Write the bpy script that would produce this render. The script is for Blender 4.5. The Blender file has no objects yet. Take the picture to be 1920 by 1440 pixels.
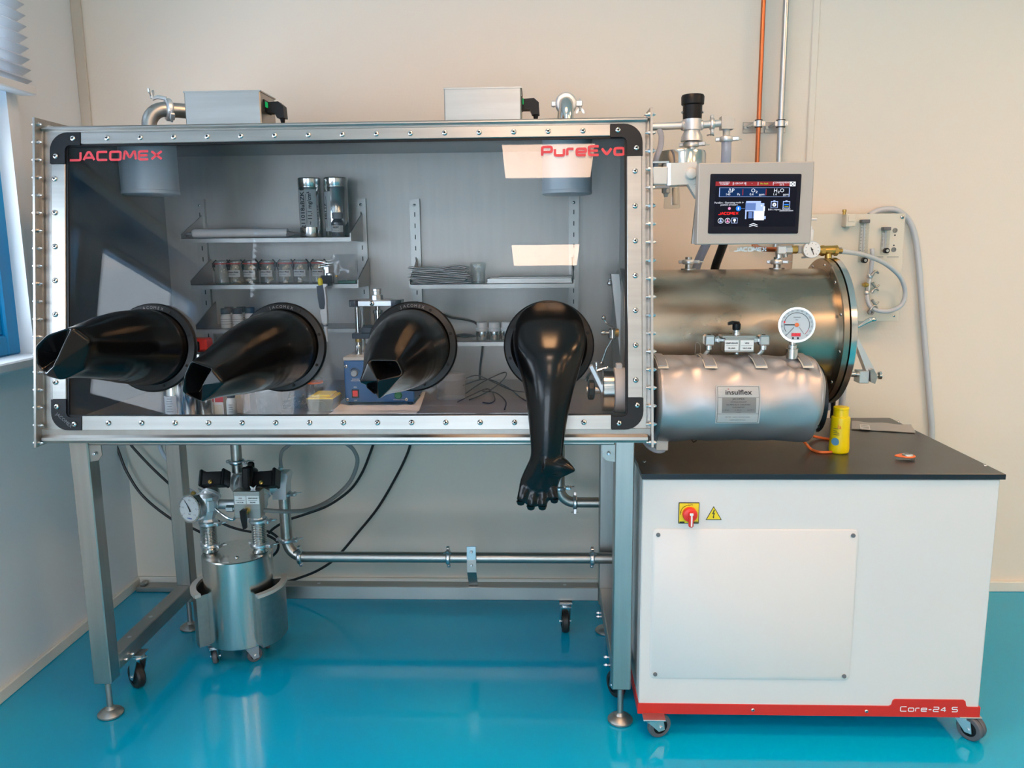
import bpy, math, random
from mathutils import Vector as V, Matrix, Quaternion
random.seed(7)
R = math.radians
SC = bpy.context.scene
COL = SC.collection

# ------------------------------------------------------------------ camera, sky, exposure
CAM_H, FPX = 1.42, 1500.0
PITCH, YAW, ROLL = R(9.614), R(2.187), R(0.566)
_fw = V((-math.sin(YAW)*math.cos(PITCH), math.cos(YAW)*math.cos(PITCH), -math.sin(PITCH)))
_rt = V((math.cos(YAW), math.sin(YAW), 0))
_dn = _fw.cross(_rt)
C_R = _rt*math.cos(ROLL) + _dn*math.sin(ROLL)
C_D = -_rt*math.sin(ROLL) + _dn*math.cos(ROLL)
C_F = _fw
C_O = V((0, 0, CAM_H))
cam = bpy.data.cameras.new('camera')
cam.sensor_width = 36.0
cam.lens = 36.0*FPX/1920.0
cam.clip_start = 0.02
camo = bpy.data.objects.new('camera', cam)
COL.objects.link(camo)
camo.matrix_world = Matrix(((C_R.x, -C_D.x, -C_F.x, 0), (C_R.y, -C_D.y, -C_F.y, 0), (C_R.z, -C_D.z, -C_F.z, CAM_H), (0, 0, 0, 1)))
SC.camera = camo
vs = SC.view_settings
vs.view_transform = 'Standard'
vs.look = 'None'
vs.gamma = 1.0
vs.exposure = 0.28
vs.use_curve_mapping = False
SKY_STRENGTH = 9.5
LAMP_STRENGTH = 22.0
world = bpy.data.worlds.new('sky')
SC.world = world
world.use_nodes = True
_bg = world.node_tree.nodes['Background']
_bg.inputs[0].default_value = (0.85, 0.90, 1.0, 1)
_bg.inputs[1].default_value = SKY_STRENGTH
SC.cycles.max_bounces = 10
SC.cycles.transparent_max_bounces = 24
SC.cycles.glossy_bounces = 5
SC.cycles.diffuse_bounces = 5
SC.cycles.sample_clamp_indirect = 6.0
SC.cycles.caustics_reflective = False
SC.cycles.caustics_refractive = False
def portal(y0, y1, z0, z1):
    l = bpy.data.lights.new('window_portal', 'AREA')
    l.shape = 'RECTANGLE'
    l.size, l.size_y = y1-y0, z1-z0
    l.cycles.is_portal = True
    o = bpy.data.objects.new('window_portal', l)
    COL.objects.link(o)
    o.location = (-1.94, (y0+y1)/2, (z0+z1)/2)
    o.rotation_euler = Matrix(((0, 0, -1), (-1, 0, 0), (0, 1, 0))).to_euler()
WIN = [(0.20, 2.68), (-2.75, -0.25)]
for a, b in WIN:
    portal(a, b, 1.08, 2.6)

_l = bpy.data.lights.new('fill_door_portal', 'AREA'); _l.shape = 'RECTANGLE'; _l.size, _l.size_y = 2.0, 1.86; _l.cycles.is_portal = True
_o = bpy.data.objects.new('fill_door_portal', _l); COL.objects.link(_o)
_o.location = (-.6, -3.78, .93); _o.rotation_euler = Matrix(((1, 0, 0), (0, 0, -1), (0, 1, 0))).to_euler()

# ------------------------------------------------------------------ measuring helpers
def ray(px, py):
    return (C_R*((px-960)/FPX) + C_D*((py-720)/FPX) + C_F)
def P(px, py, Y):
    d = ray(px, py); return C_O + d*(Y/d.y)
def PX(px, py, X):
    d = ray(px, py); return C_O + d*(X/d.x)
def PZ(px, py, Z):
    d = ray(px, py); return C_O + d*((Z-CAM_H)/d.z)
TILT = R(9.5)
W_O = V((0, 2.12, 0.9)); W_V = V((0, math.sin(TILT), math.cos(TILT))); W_N = V((0, -math.cos(TILT), math.sin(TILT)))
def W(u, v, off=0.0):
    return W_O + V((u, 0, 0)) + W_V*v + W_N*off
def S(n, Y):
    return n*Y/FPX

# ------------------------------------------------------------------ mesh builder
X1, Y1, Z1 = V((1, 0, 0)), V((0, 1, 0)), V((0, 0, 1))
def frame(ax, up=None):
    ax = ax.normalized()
    u = up if up is not None else (Z1 if abs(ax.z) < 0.9 else X1)
    a = (u - ax*u.dot(ax)).normalized()
    return a, ax.cross(a)
class MB:
    def __init__(s):
        s.v, s.f, s.m, s.mi = [], [], [], 0
    def add(s, vs, fs):
        n = len(s.v)
        s.v += [V(p) for p in vs]
        s.f += [tuple(i+n for i in f) for f in fs]
        s.m += [s.mi]*len(fs)
        return s
    def mat(s, i):
        s.mi = i; return s
    def box(s, c, sz, M=None, bev=0.0):
        c = V(c); h = [x/2 for x in sz]
        M = M or Matrix.Identity(3)
        b = min(bev, min(h)*0.9)
        if b <= 0:
            vs = [c + M @ V((sx*h[0], sy*h[1], sz_*h[2])) for sx in (-1, 1) for sy in (-1, 1) for sz_ in (-1, 1)]
            return s.add(vs, [(0, 1, 3, 2), (4, 6, 7, 5), (0, 4, 5, 1), (2, 3, 7, 6), (0, 2, 6, 4), (1, 5, 7, 3)])
        vs, idx = [], {}
        for sx in (-1, 1):
            for sy in (-1, 1):
                for sz_ in (-1, 1):
                    sg = (sx, sy, sz_)
                    for k in range(3):
                        p = [sg[i]*(h[i] if i == k else h[i]-b) for i in range(3)]
                        idx[sg+(k,)] = len(vs); vs.append(c + M @ V(p))
        fs = []
        def q(lst, nrm):
            pts = [vs[i] for i in lst]
            n = (pts[1]-pts[0]).cross(pts[2]-pts[0])
            fs.append(tuple(lst) if n.dot(M @ V(nrm)) > 0 else tuple(reversed(lst)))
        for k in range(3):
            i, j = [a for a in range(3) if a != k]
            for sg in (-1, 1):
                ring = []
                for a, bb in ((-1, -1), (1, -1), (1, 1), (-1, 1)):
                    t = [0, 0, 0]; t[k] = sg; t[i] = a; t[j] = bb
                    ring.append(idx[tuple(t)+(k,)])
                nn = [0, 0, 0]; nn[k] = sg; q(ring, nn)
            for a in (-1, 1):
                for bb in (-1, 1):
                    t0 = [0, 0, 0]; t0[i] = a; t0[j] = bb; t1 = list(t0); t0[k] = -1; t1[k] = 1
                    nn = [0, 0, 0]; nn[i] = a; nn[j] = bb
                    q([idx[tuple(t0)+(i,)], idx[tuple(t1)+(i,)], idx[tuple(t1)+(j,)], idx[tuple(t0)+(j,)]], nn)
        for sx in (-1, 1):
            for sy in (-1, 1):
                for sz_ in (-1, 1):
                    q([idx[(sx, sy, sz_, k)] for k in range(3)], (sx, sy, sz_))
        return s.add(vs, fs)
    def bx(s, a, b, bev=0.0):
        a, b = V(a), V(b)
        return s.box((a+b)/2, [abs(x) for x in (b-a)], None, bev)
    def loft(s, rings, cap0=True, cap1=True, closed=False):
        n = len(rings[0]); vs = [p for r in rings for p in r]; fs = []
        m = len(rings)
        for i in range(m if closed else m-1):
            a, b = i*n, ((i+1) % m)*n
            for j in range(n):
                k = (j+1) % n
                fs.append((a+j, a+k, b+k, b+j))
        if not closed:
            if cap0: fs.append(tuple(reversed(range(n))))
            if cap1: fs.append(tuple(range((m-1)*n, m*n)))
        return s.add(vs, fs)
    def cyl(s, p0, p1, r, r2=None, n=16, caps=True):
        p0, p1 = V(p0), V(p1); r2 = r if r2 is None else r2
        a, b = frame(p1-p0)
        cs = [(math.cos(2*math.pi*i/n), math.sin(2*math.pi*i/n)) for i in range(n)]
        return s.loft([[p+(a*c+b*d)*rr for c, d in cs] for p, rr in ((p0, r), (p1, r2))], caps, caps)
    def lathe(s, o, ax, prof, n=20, caps=True, up=None):
        o = V(o); ax = V(ax).normalized(); a, b = frame(ax, up)
        cs = [(math.cos(2*math.pi*i/n), math.sin(2*math.pi*i/n)) for i in range(n)]
        return s.loft([[o+ax*h+(a*c+b*d)*max(r, 1e-5) for c, d in cs] for r, h in prof], caps, caps)
    def ring(s, o, ax, r0, r1, h0, h1, n=28):
        o = V(o); ax = V(ax).normalized(); a, b = frame(ax)
        cs = [(math.cos(2*math.pi*i/n), math.sin(2*math.pi*i/n)) for i in range(n)]
        prof = [(r0, h0), (r1, h0), (r1, h1), (r0, h1)]
        return s.loft([[o+ax*h+(a*c+b*d)*r for c, d in cs] for r, h in prof], closed=True)
    def sphere(s, c, r, n=12, sc=(1, 1, 1)):
        c = V(c); m = max(5, n//2); vs = []
        rings = []
        for i in range(m+1):
            t = math.pi*i/m; rr = max(math.sin(t), 1e-4)
            rings.append([c+V((sc[0]*r*rr*math.cos(2*math.pi*j/n), sc[1]*r*rr*math.sin(2*math.pi*j/n), -sc[2]*r*math.cos(t))) for j in range(n)])
        return s.loft(rings)
    def tube(s, pts, r, n=8, smooth=0, caps=True, closed=False):
        pts = [V(p) for p in pts]
        if smooth: pts = spline(pts, smooth)
        rr = r if isinstance(r, (list, tuple)) else [r]*len(pts)
        if len(rr) != len(pts):
            k = len(rr)-1
            rr2 = []
            for i in range(len(pts)):
                t = i/(len(pts)-1)*k; j = min(int(t), k-1); rr2.append(rr[j]+(rr[j+1]-rr[j])*(t-j))
            rr = rr2
        t0 = (pts[1]-pts[0]).normalized(); a, b = frame(t0); rings = []
        for i, p in enumerate(pts):
            if closed: t = (pts[(i+1) % len(pts)]-pts[i-1])
            else: t = pts[min(i+1, len(pts)-1)]-pts[max(i-1, 0)]
            if t.length < 1e-9: t = t0
            t = t.normalized()
            a = (a - t*a.dot(t))
            a = a.normalized() if a.length > 1e-6 else frame(t)[0]
            b = t.cross(a)
            rings.append([p+(a*math.cos(2*math.pi*j/n)+b*math.sin(2*math.pi*j/n))*rr[i] for j in range(n)])
        return s.loft(rings, caps, caps, closed)
    def prism(s, pts, vec):
        pts = [V(p) for p in pts]; vec = V(vec); n = len(pts)
        nr = V((0, 0, 0))
        for i in range(n): nr += pts[i].cross(pts[(i+1) % n])
        if nr.dot(vec) < 0: pts.reverse()
        return s.add(pts+[p+vec for p in pts], [tuple(reversed(range(n))), tuple(range(n, 2*n))]+[(i, (i+1) % n, n+(i+1) % n, n+i) for i in range(n)])
    def poly(s, pts):
        return s.add(pts, [tuple(range(len(pts)))])
    def wring(s, outer, inner, vec):
        n = len(outer); o = [V(p) for p in outer]; i_ = [V(p) for p in inner]; vec = V(vec)
        vs = o+i_+[p+vec for p in o]+[p+vec for p in i_]; fs = []
        for k in range(n):
            l = (k+1) % n
            fs += [(k, l, n+l, n+k), (2*n+k, 3*n+k, 3*n+l, 2*n+l), (k, 2*n+k, 2*n+l, l), (n+k, n+l, 3*n+l, 3*n+k)]
        return s.add(vs, fs)
def spline(pts, k):
    out = []; n = len(pts)
    for i in range(n-1):
        p0 = pts[max(i-1, 0)]; p1 = pts[i]; p2 = pts[i+1]; p3 = pts[min(i+2, n-1)]
        for j in range(k):
            t = j/k
            out.append(0.5*((2*p1)+(p2-p0)*t+(2*p0-5*p1+4*p2-p3)*t*t+(3*p1-p0-3*p2+p3)*t**3))
    out.append(pts[-1]); return out

# ------------------------------------------------------------------ objects
ORG = {}
def tag(o, label=None, cat=None, group=None, kind=None):
    if label: o['label'] = label
    if cat: o['category'] = cat
    if group: o['group'] = group
    if kind: o['kind'] = kind
    return o
def thing(name, label, cat, loc=(0, 0, 0), group=None):
    o = bpy.data.objects.new(name, None)
    COL.objects.link(o); o.location = loc; o.empty_display_size = 0.05
    ORG[o.name] = V(loc)
    return tag(o, label, cat, group)
def finish(me, ang=32):
    me.shade_smooth()
    me.set_sharp_from_angle(angle=R(ang))
    return me
def mesh_of(name, mb, mats, org=None, ang=32):
    me = bpy.data.meshes.new(name)
    org = org or V((0, 0, 0))
    me.from_pydata([p-org for p in mb.v], [], mb.f)
    for m in (mats if isinstance(mats, (list, tuple)) else [mats]):
        me.materials.append(m)
    if max(mb.m, default=0) > 0:
        me.polygons.foreach_set('material_index', mb.m)
    me.update()
    import bmesh
    bm = bmesh.new(); bm.from_mesh(me)
    bmesh.ops.recalc_face_normals(bm, faces=bm.faces)
    bm.to_mesh(me); bm.free()
    return finish(me, ang)
def part(name, mb, mats, parent=None, label=None, ang=32):
    org = ORG[parent.name] if parent is not None else None
    o = bpy.data.objects.new(name, mesh_of(name, mb, mats, org, ang))
    COL.objects.link(o)
    if parent is not None:
        o.parent = parent; ORG[o.name] = org
    else:
        ORG[o.name] = V((0, 0, 0))
    if label: o['label'] = label
    return o
def single(name, mb, mats, label, cat, group=None, ang=32):
    c = V((0, 0, 0))
    lo = V([min(p[i] for p in mb.v) for i in range(3)]); hi = V([max(p[i] for p in mb.v) for i in range(3)])
    c = V(((lo.x+hi.x)/2, (lo.y+hi.y)/2, lo.z))
    o = bpy.data.objects.new(name, mesh_of(name, mb, mats, c, ang))
    COL.objects.link(o); o.location = c; ORG[o.name] = c
    return tag(o, label, cat, group)
def place(name, me, parent, loc, nrm=Z1, spin=0.0):
    o = bpy.data.objects.new(name, me); COL.objects.link(o)
    o.parent = parent
    o.location = V(loc) - ORG[parent.name]
    o.rotation_mode = 'QUATERNION'
    o.rotation_quaternion = V(nrm).to_track_quat('Z', 'Y') @ Quaternion((0, 0, 1), spin)
    return o
def dup(root, loc, rotz=0.0, label=None, group=None):
    r = root.copy(); COL.objects.link(r); r.location = loc; r.rotation_euler = (0, 0, rotz)
    if label: r['label'] = label
    if group: r['group'] = group
    for ch in list(root.children):
        c = ch.copy(); COL.objects.link(c); c.parent = r
        for g in list(ch.children):
            d = g.copy(); COL.objects.link(d); d.parent = c
    return r
def struct(name, mb, mats, parent=None, ang=32):
    o = part(name, mb, mats, parent, None, ang)
    if parent is None: o['kind'] = 'structure'
    return o

# ------------------------------------------------------------------ text
def textmesh(s, size, mat, align='CENTER', bold=0.0, wide=1.0):
    cu = bpy.data.curves.new('t', 'FONT')
    cu.body = s; cu.size = size; cu.align_x = align; cu.align_y = 'CENTER'; cu.resolution_u = 2
    cu.offset = bold
    o = bpy.data.objects.new('t', cu); COL.objects.link(o)
    bpy.context.view_layer.update()
    me = bpy.data.meshes.new_from_object(o.evaluated_get(bpy.context.evaluated_depsgraph_get()))
    bpy.data.objects.remove(o); bpy.data.curves.remove(cu)
    if wide != 1.0:
        for v in me.vertices: v.co.x *= wide
    me.materials.clear(); me.materials.append(mat)
    return me
def text(s, size, mat, parent, at, xd=X1, yd=Z1, name='lettering', align='CENTER', bold=0.0, wide=1.0):
    me = textmesh(s, size, mat, align, bold, wide); me.name = name
    o = bpy.data.objects.new(name, me); COL.objects.link(o)
    xd, yd = V(xd).normalized(), V(yd).normalized(); zd = xd.cross(yd)
    M = Matrix((xd, yd, zd)).transposed().to_4x4()
    M.translation = V(at)-(ORG[parent.name] if parent else V((0, 0, 0)))
    o.parent = parent
    o.matrix_local = M
    return o
def fillet(pl, rad, closed=False):
    out = []; n = len(pl)
    for i, p in enumerate(pl):
        if not closed and i in (0, n-1): out.append(p); continue
        a = V(pl[i-1]); b = V(p); c = V(pl[(i+1) % n])
        d0, d1 = (a-b), (c-b)
        r = min(rad, d0.length*0.48, d1.length*0.48)
        q0, q1 = b+d0.normalized()*r, b+d1.normalized()*r
        for t in (0, .25, .5, .75, 1):
            out.append(tuple((q0*(1-t)**2+b*2*t*(1-t)+q1*t*t)))
    return out
GL = {'J': (.95, [[(.95, 1), (.95, 0), (-.1, 0)]]), 'A': (1.05, [[(0, 0), (.42, 1), (.62, 1), (1.05, 0)], [(.2, .3), (.85, .3)]]),
      'C': (.95, [[(.95, 1), (0, 1), (0, 0), (.95, 0)]]), 'O': (1.0, [[(0, 0), (0, 1), (1, 1), (1, 0), 'c']]),
      'M': (1.2, [[(0, 0), (.12, 1), (.22, 1), (.6, .2), (.98, 1), (1.08, 1), (1.2, 0)]]), 'E': (.9, [[(.9, 1), (0, 1), (0, 0), (.9, 0)], [(0, .5), (.82, .5)]]),
      'X': (1.0, [[(0, 0), (1, 1)], [(0, 1), (1, 0)]]), 'P': (.9, [[(0, 0), (0, 1), (.9, 1), (.9, .42), (0, .42)]]),
      'u': (.85, [[(0, .74), (0, 0), (.85, 0), (.85, .74)]]), 'r': (.6, [[(0, 0), (0, .74), (.6, .74)]]),
      'e': (.85, [[(.85, 0), (0, 0), (0, .74), (.85, .74), (.85, .37), (0, .37)]]), 'v': (.9, [[(0, .74), (.45, 0), (.9, .74)]]),
      'o': (.85, [[(0, 0), (0, .74), (.85, .74), (.85, 0), 'c']]), '-': (.45, [[(0, .42), (.45, .42)]]),
      '2': (.85, [[(0, 1), (.85, 1), (.85, .5), (0, .5), (0, 0), (.85, 0)]]), '4': (.85, [[(.65, 0), (.65, 1), (0, .3), (.85, .3)]]),
      'S': (.85, [[(.85, 1), (0, 1), (0, .52), (.85, .52), (.85, 0), (0, 0)]]), ' ': (.35, [])}
def strokes(s, x0, h, width, wt, gap=0.3):
    tot = sum(GL[c][0] for c in s)+gap*(len(s)-1)
    k = width/tot/h
    res = []; x = 0
    for c in s:
        w, pls = GL[c]
        for pl in pls:
            cl = pl[-1] == 'c'
            pts = [((x+p[0])*k*h, p[1]*h) for p in (pl[:-1] if cl else pl)]
            pts = fillet([V((a, b, 0)) for a, b in pts], h*0.22, cl)
            res.append(([V(p) for p in pts], cl))
        x += w+gap
    return res
def stroke_text(s, h, width, wt, mat, parent, at, xd=X1, yd=Z1, name='lettering'):
    at, xd, yd = V(at), V(xd).normalized(), V(yd).normalized()
    mb = MB()
    for pts, cl in strokes(s, 0, h-wt, width-wt, wt):
        L, Rr = [], []; n = len(pts)
        for i, p in enumerate(pts):
            a = pts[i-1] if (i > 0 or cl) else None; b = pts[(i+1) % n] if (i < n-1 or cl) else None
            d = ((b-p).normalized() if b is not None else V((0, 0, 0)))+((p-a).normalized() if a is not None else V((0, 0, 0)))
            if d.length < 1e-6: d = V((1, 0, 0))
            d.normalize(); nn = V((-d.y, d.x, 0))
            c = 1.0
            if a is not None and b is not None: c = max(.5, nn.dot(V((-(b-p).normalized().y, (b-p).normalized().x, 0))))
            L.append(p+nn*wt/2/c); Rr.append(p-nn*wt/2/c)
        to = lambda q: at+xd*(q.x+wt/2)+yd*(q.y+wt/2)
        m = n if cl else n-1
        mb.add([to(q) for q in L]+[to(q) for q in Rr], [(n+i, n+(i+1) % n, (i+1) % n, i) for i in range(m)])
    return part(name, mb, mat, parent)

# ------------------------------------------------------------------ materials
def mat(name, col, rough=0.5, metal=0.0, spec=0.5, coat=0.0, noise=None, bump=None, emit=None, sss=0.0, alpha=1.0, sheen=0.0):
    m = bpy.data.materials.new(name); m.use_nodes = True
    nt = m.node_tree; b = nt.nodes['Principled BSDF']
    c4 = (*col, 1)
    b.inputs['Base Color'].default_value = c4
    b.inputs['Roughness'].default_value = rough
    b.inputs['Metallic'].default_value = metal
    b.inputs['Specular IOR Level'].default_value = spec
    b.inputs['Coat Weight'].default_value = coat
    b.inputs['Coat Roughness'].default_value = 0.05
    if emit:
        b.inputs['Emission Color'].default_value = (*emit[0], 1); b.inputs['Emission Strength'].default_value = emit[1]
    if noise or bump:
        tc = nt.nodes.new('ShaderNodeTexCoord')
    if noise:   # (scale xyz, colour2, rough amp)
        mp = nt.nodes.new('ShaderNodeMapping'); mp.inputs['Scale'].default_value = noise[0]
        nt.links.new(tc.outputs['Object'], mp.inputs['Vector'])
        nz = nt.nodes.new('ShaderNodeTexNoise'); nz.inputs['Scale'].default_value = 1.0; nz.inputs['Detail'].default_value = 5
        nt.links.new(mp.outputs[0], nz.inputs['Vector'])
        rp = nt.nodes.new('ShaderNodeValToRGB'); rp.color_ramp.elements[0].position = .35; rp.color_ramp.elements[1].position = .68
        rp.color_ramp.elements[0].color = c4; rp.color_ramp.elements[1].color = (*noise[1], 1)
        nt.links.new(nz.outputs['Fac'], rp.inputs[0]); nt.links.new(rp.outputs[0], b.inputs['Base Color'])
        if noise[2]:
            mr = nt.nodes.new('ShaderNodeMapRange'); mr.inputs['To Min'].default_value = rough-noise[2]; mr.inputs['To Max'].default_value = rough+noise[2]
            nt.links.new(nz.outputs['Fac'], mr.inputs[0]); nt.links.new(mr.outputs[0], b.inputs['Roughness'])
    if bump:    # (kind, scale, strength, distance)
        bp = nt.nodes.new('ShaderNodeBump'); bp.inputs['Strength'].default_value = bump[2]; bp.inputs['Distance'].default_value = bump[3]
        if bump[0] == 'weave':
            ws = []
            for ax in ('X', 'Z'):
                w = nt.nodes.new('ShaderNodeTexWave'); w.bands_direction = ax; w.inputs['Scale'].default_value = bump[1]; w.inputs['Distortion'].default_value = 1.5
                w.inputs['Detail Scale'].default_value = 3
                nt.links.new(tc.outputs['Object'], w.inputs['Vector']); ws.append(w)
            mm = nt.nodes.new('ShaderNodeMath'); mm.operation = 'MULTIPLY'
            nt.links.new(ws[0].outputs['Fac'], mm.inputs[0]); nt.links.new(ws[1].outputs['Fac'], mm.inputs[1])
            nt.links.new(mm.outputs[0], bp.inputs['Height'])
        else:
            n2 = nt.nodes.new('ShaderNodeTexNoise'); n2.inputs['Scale'].default_value = bump[1]; n2.inputs['Detail'].default_value = 3
            nt.links.new(tc.outputs['Object'], n2.inputs['Vector']); nt.links.new(n2.outputs['Fac'], bp.inputs['Height'])
        nt.links.new(bp.outputs[0], b.inputs['Normal'])
    return m
def glassy(name, tint, refl=1.0, rough=0.0, body=None, bodyfac=0.0, ior=1.5):
    m = bpy.data.materials.new(name); m.use_nodes = True
    nt = m.node_tree; nt.nodes.remove(nt.nodes['Principled BSDF'])
    out = nt.nodes['Material Output']
    tr = nt.nodes.new('ShaderNodeBsdfTransparent'); tr.inputs[0].default_value = (*tint, 1)
    gl = nt.nodes.new('ShaderNodeBsdfGlossy'); gl.inputs['Roughness'].default_value = rough
    fr = nt.nodes.new('ShaderNodeFresnel')   # thin sheets: the same reflection from both sides
    ge = nt.nodes.new('ShaderNodeNewGeometry'); io = nt.nodes.new('ShaderNodeMapRange')
    io.inputs['To Min'].default_value = ior; io.inputs['To Max'].default_value = 1/ior
    nt.links.new(ge.outputs['Backfacing'], io.inputs[0]); nt.links.new(io.outputs[0], fr.inputs['IOR'])
    mx = nt.nodes.new('ShaderNodeMixShader')
    src = tr
    if body:
        df = nt.nodes.new('ShaderNodeBsdfDiffuse'); df.inputs[0].default_value = (*body, 1)
        tl = nt.nodes.new('ShaderNodeBsdfTranslucent'); tl.inputs[0].default_value = (*body, 1)
        ad = nt.nodes.new('ShaderNodeMixShader'); ad.inputs[0].default_value = .5
        nt.links.new(df.outputs[0], ad.inputs[1]); nt.links.new(tl.outputs[0], ad.inputs[2])
        mb_ = nt.nodes.new('ShaderNodeMixShader'); mb_.inputs[0].default_value = bodyfac
        nt.links.new(tr.outputs[0], mb_.inputs[1]); nt.links.new(ad.outputs[0], mb_.inputs[2]); src = mb_
    mu = nt.nodes.new('ShaderNodeMath'); mu.operation = 'MULTIPLY'; mu.inputs[1].default_value = refl; mu.use_clamp = True
    nt.links.new(fr.outputs[0], mu.inputs[0]); nt.links.new(mu.outputs[0], mx.inputs[0])
    nt.links.new(src.outputs[0], mx.inputs[1]); nt.links.new(gl.outputs[0], mx.inputs[2]); nt.links.new(mx.outputs[0], out.inputs[0])
    return m
M = {}
M['wall'] = mat('wallpaper', (.83, .74, .64), .8, bump=('weave', 130, .35, .0012))
M['wall2'] = mat('painted_plaster', (.84, .82, .78), .8, bump=('n', 90, .15, .001))
M['wallleft'] = mat('white_plaster', (.80, .825, .85), .75, bump=('n', 90, .15, .001))
M['ceil'] = mat('ceiling_paint', (.80, .79, .77), .9)
M['floor'] = mat('teal_resin_floor', (.0, .38, .61), .11, spec=.5, noise=((1.3, 1.3, 1.3), (.0, .40, .64), .03), bump=('n', 3.0, .05, .004))
M['trim'] = mat('trim_paint', (.60, .53, .44), .6)
M['base'] = mat('baseboard_paint', (.76, .73, .66), .5)
M['blue'] = mat('blue_window_frame', (.002, .30, .62), .35)
M['sill'] = mat('white_sill', (.82, .82, .82), .35)
M['steel'] = mat('brushed_stainless', (.37, .355, .33), .37, 1, noise=((3, 60, 60), (.42, .405, .38), .05))
M['steelsh'] = mat('shelf_stainless', (.34, .33, .31), .38, .9)
M['steelbox'] = mat('housing_stainless', (.36, .345, .32), .34, 1, noise=((3, 50, 50), (.40, .385, .36), .04))
M['steelv'] = mat('brushed_stainless_upright', (.42, .405, .385), .36, 1, noise=((70, 70, 3), (.47, .455, .43), .05))
M['steeld'] = mat('dull_stainless', (.40, .385, .365), .42, 1, noise=((5, 5, 5), (.46, .44, .41), .06))
M['steelin'] = mat('chamber_stainless', (.36, .335, .305), .42, .6, noise=((40, 40, 3), (.39, .365, .335), .05))
M['steelinshade'] = mat('chamber_stainless_shaded', (.24, .24, .24), .35, 1)  # chamber stainless darkened for shade and dark reflections on top and ends
M['pol'] = mat('polished_stainless', (.62, .61, .59), .16, 1)
M['tank'] = mat('stained_stainless', (.30, .255, .20), .29, 1, noise=((5, 7, 7), (.43, .385, .315), .10))
M['vessel'] = mat('spun_stainless', (.58, .57, .54), .22, 1, noise=((60, 60, 2), (.64, .63, .60), .04))
M['alu'] = mat('cast_aluminium', (.68, .69, .70), .42, .9)
M['alupaint'] = mat('grey_lacquer', (.50, .48, .44), .4)
M['zinc'] = mat('zinc_plate', (.62, .64, .66), .28, 1)
M['rubber'] = mat('black_glove_rubber', (.0025, .0026, .003), .19, spec=.30, bump=('n', 14, .12, .004))
M['ring'] = mat('black_ring_plastic', (.004, .004, .0045), .35, spec=.3)
M['black'] = mat('black_plastic', (.006, .006, .007), .4, spec=.25)
M['navy'] = mat('blue_black_plastic', (.006, .012, .025), .35)
M['bracket'] = mat('black_corner_plastic', (.005, .006, .008), .42, spec=.3, bump=('n', 300, .1, .0005))
M['hole'] = mat('dark_recess', (.004, .004, .004), .8)
M['white'] = mat('white_powder_coat', (.67, .635, .615), .38, noise=((4, 4, 4), (.685, .65, .63), .02))
M['red'] = mat('red_lacquer', (.62, .022, .012), .35)
M['redtxt'] = mat('red_vinyl', (.50, .03, .045), .5)
M['worktop'] = mat('black_worktop', (.022, .022, .022), .30, noise=((6, 6, 6), (.030, .029, .028), .05))
M['edge'] = mat('worktop_edge', (.010, .013, .02), .35)
M['yellow'] = mat('yellow_plastic', (.86, .66, .0), .35)
M['sign'] = mat('sign_yellow', (.80, .60, .01), .45)
M['paper'] = mat('white_paper', (.86, .85, .84), .8)
M['label'] = mat('label_white', (.78, .78, .77), .6)
M['dial'] = mat('dial_white', (.55, .56, .57), .5)
M['ink'] = mat('ink', (.015, .015, .02), .6)
M['greyink'] = mat('grey_ink', (.14, .14, .15), .6)
M['copper'] = mat('copper', (.62, .20, .09), .30, 1, noise=((20, 20, 6), (.52, .15, .06), .08))
M['brass'] = mat('brass', (.50, .32, .09), .35, 1)
M['galv'] = mat('galvanised_pipe', (.55, .57, .58), .30, 1)
M['beige'] = mat('beige_panel', (.72, .67, .57), .5)
M['hose'] = glassy('clear_hose', (.85, .88, .95), 1.0, .1, (.62, .68, .84), .75)
M['hosegrey'] = mat('grey_vinyl_hose', (.56, .58, .62), .3)
M['cable'] = mat('black_cable', (.008, .008, .010), .45)
M['braid'] = mat('braided_hose', (.34, .33, .32), .45, .6, bump=('weave', 160, .6, .002))
M['jacket'] = mat('silver_coated_cloth', (.47, .445, .45), .45, .8, bump=('n', 7, .18, .010))
M['wheel'] = mat('grey_tyre', (.10, .10, .11), .5)
M['wheeldark'] = mat('black_tyre', (.018, .016, .015), .5)
M['bluebox'] = mat('blue_enamel', (.016, .10, .29), .4)
M['rocker'] = mat('red_rocker', (.75, .03, .02), .35)
M['green'] = mat('green_button', (.01, .15, .05), .4)
M['canister'] = mat('grey_canister', (.46, .49, .53), .3)
M['lead'] = mat('dark_bottle', (.035, .035, .04), .3)
M['frost'] = glassy('frosted_plastic', (.94, .94, .95), 1.2, .15, (.85, .85, .87), .26)
M['clear'] = glassy('clear_glass', (.93, .95, .95), 1.0, .02)
M['pane'] = glassy('chamber_window', (.955, .96, .965), .46, .0, ior=1.55)
M['jar'] = glassy('jar_glass', (.80, .82, .80), 1.2, .03)
M['wpane'] = glassy('window_glass', (.9, .94, .95), 1.0, .0)
M['bagp'] = glassy('plastic_bag', (.9, .9, .9), 1.0, .12, (.6, .6, .62), .35)
M['ytrans'] = glassy('yellowish_box', (.9, .88, .6), 1.0, .2, (.66, .64, .42), .72)
M['blind'] = glassy('pleated_blind_cloth', (.8, .88, .95), 0.0, .5, (.80, .82, .84), .97)
M['chalk'] = mat('beige_powder', (.60, .50, .38), .9)
M['orange'] = mat('orange_plastic', (.80, .16, .03), .4)
M['redrub'] = mat('red_rubber_ring', (.35, .03, .03), .5)
M['white2'] = mat('white_plastic', (.74, .73, .73), .4)
M['capblue'] = mat('dark_blue_cap', (.02, .04, .07), .4)
M['bag'] = mat('grey_silver_bag', (.42, .41, .40), .4, .1)
M['knobgrey'] = mat('grey_knob', (.25, .25, .25), .35, .6)
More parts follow.
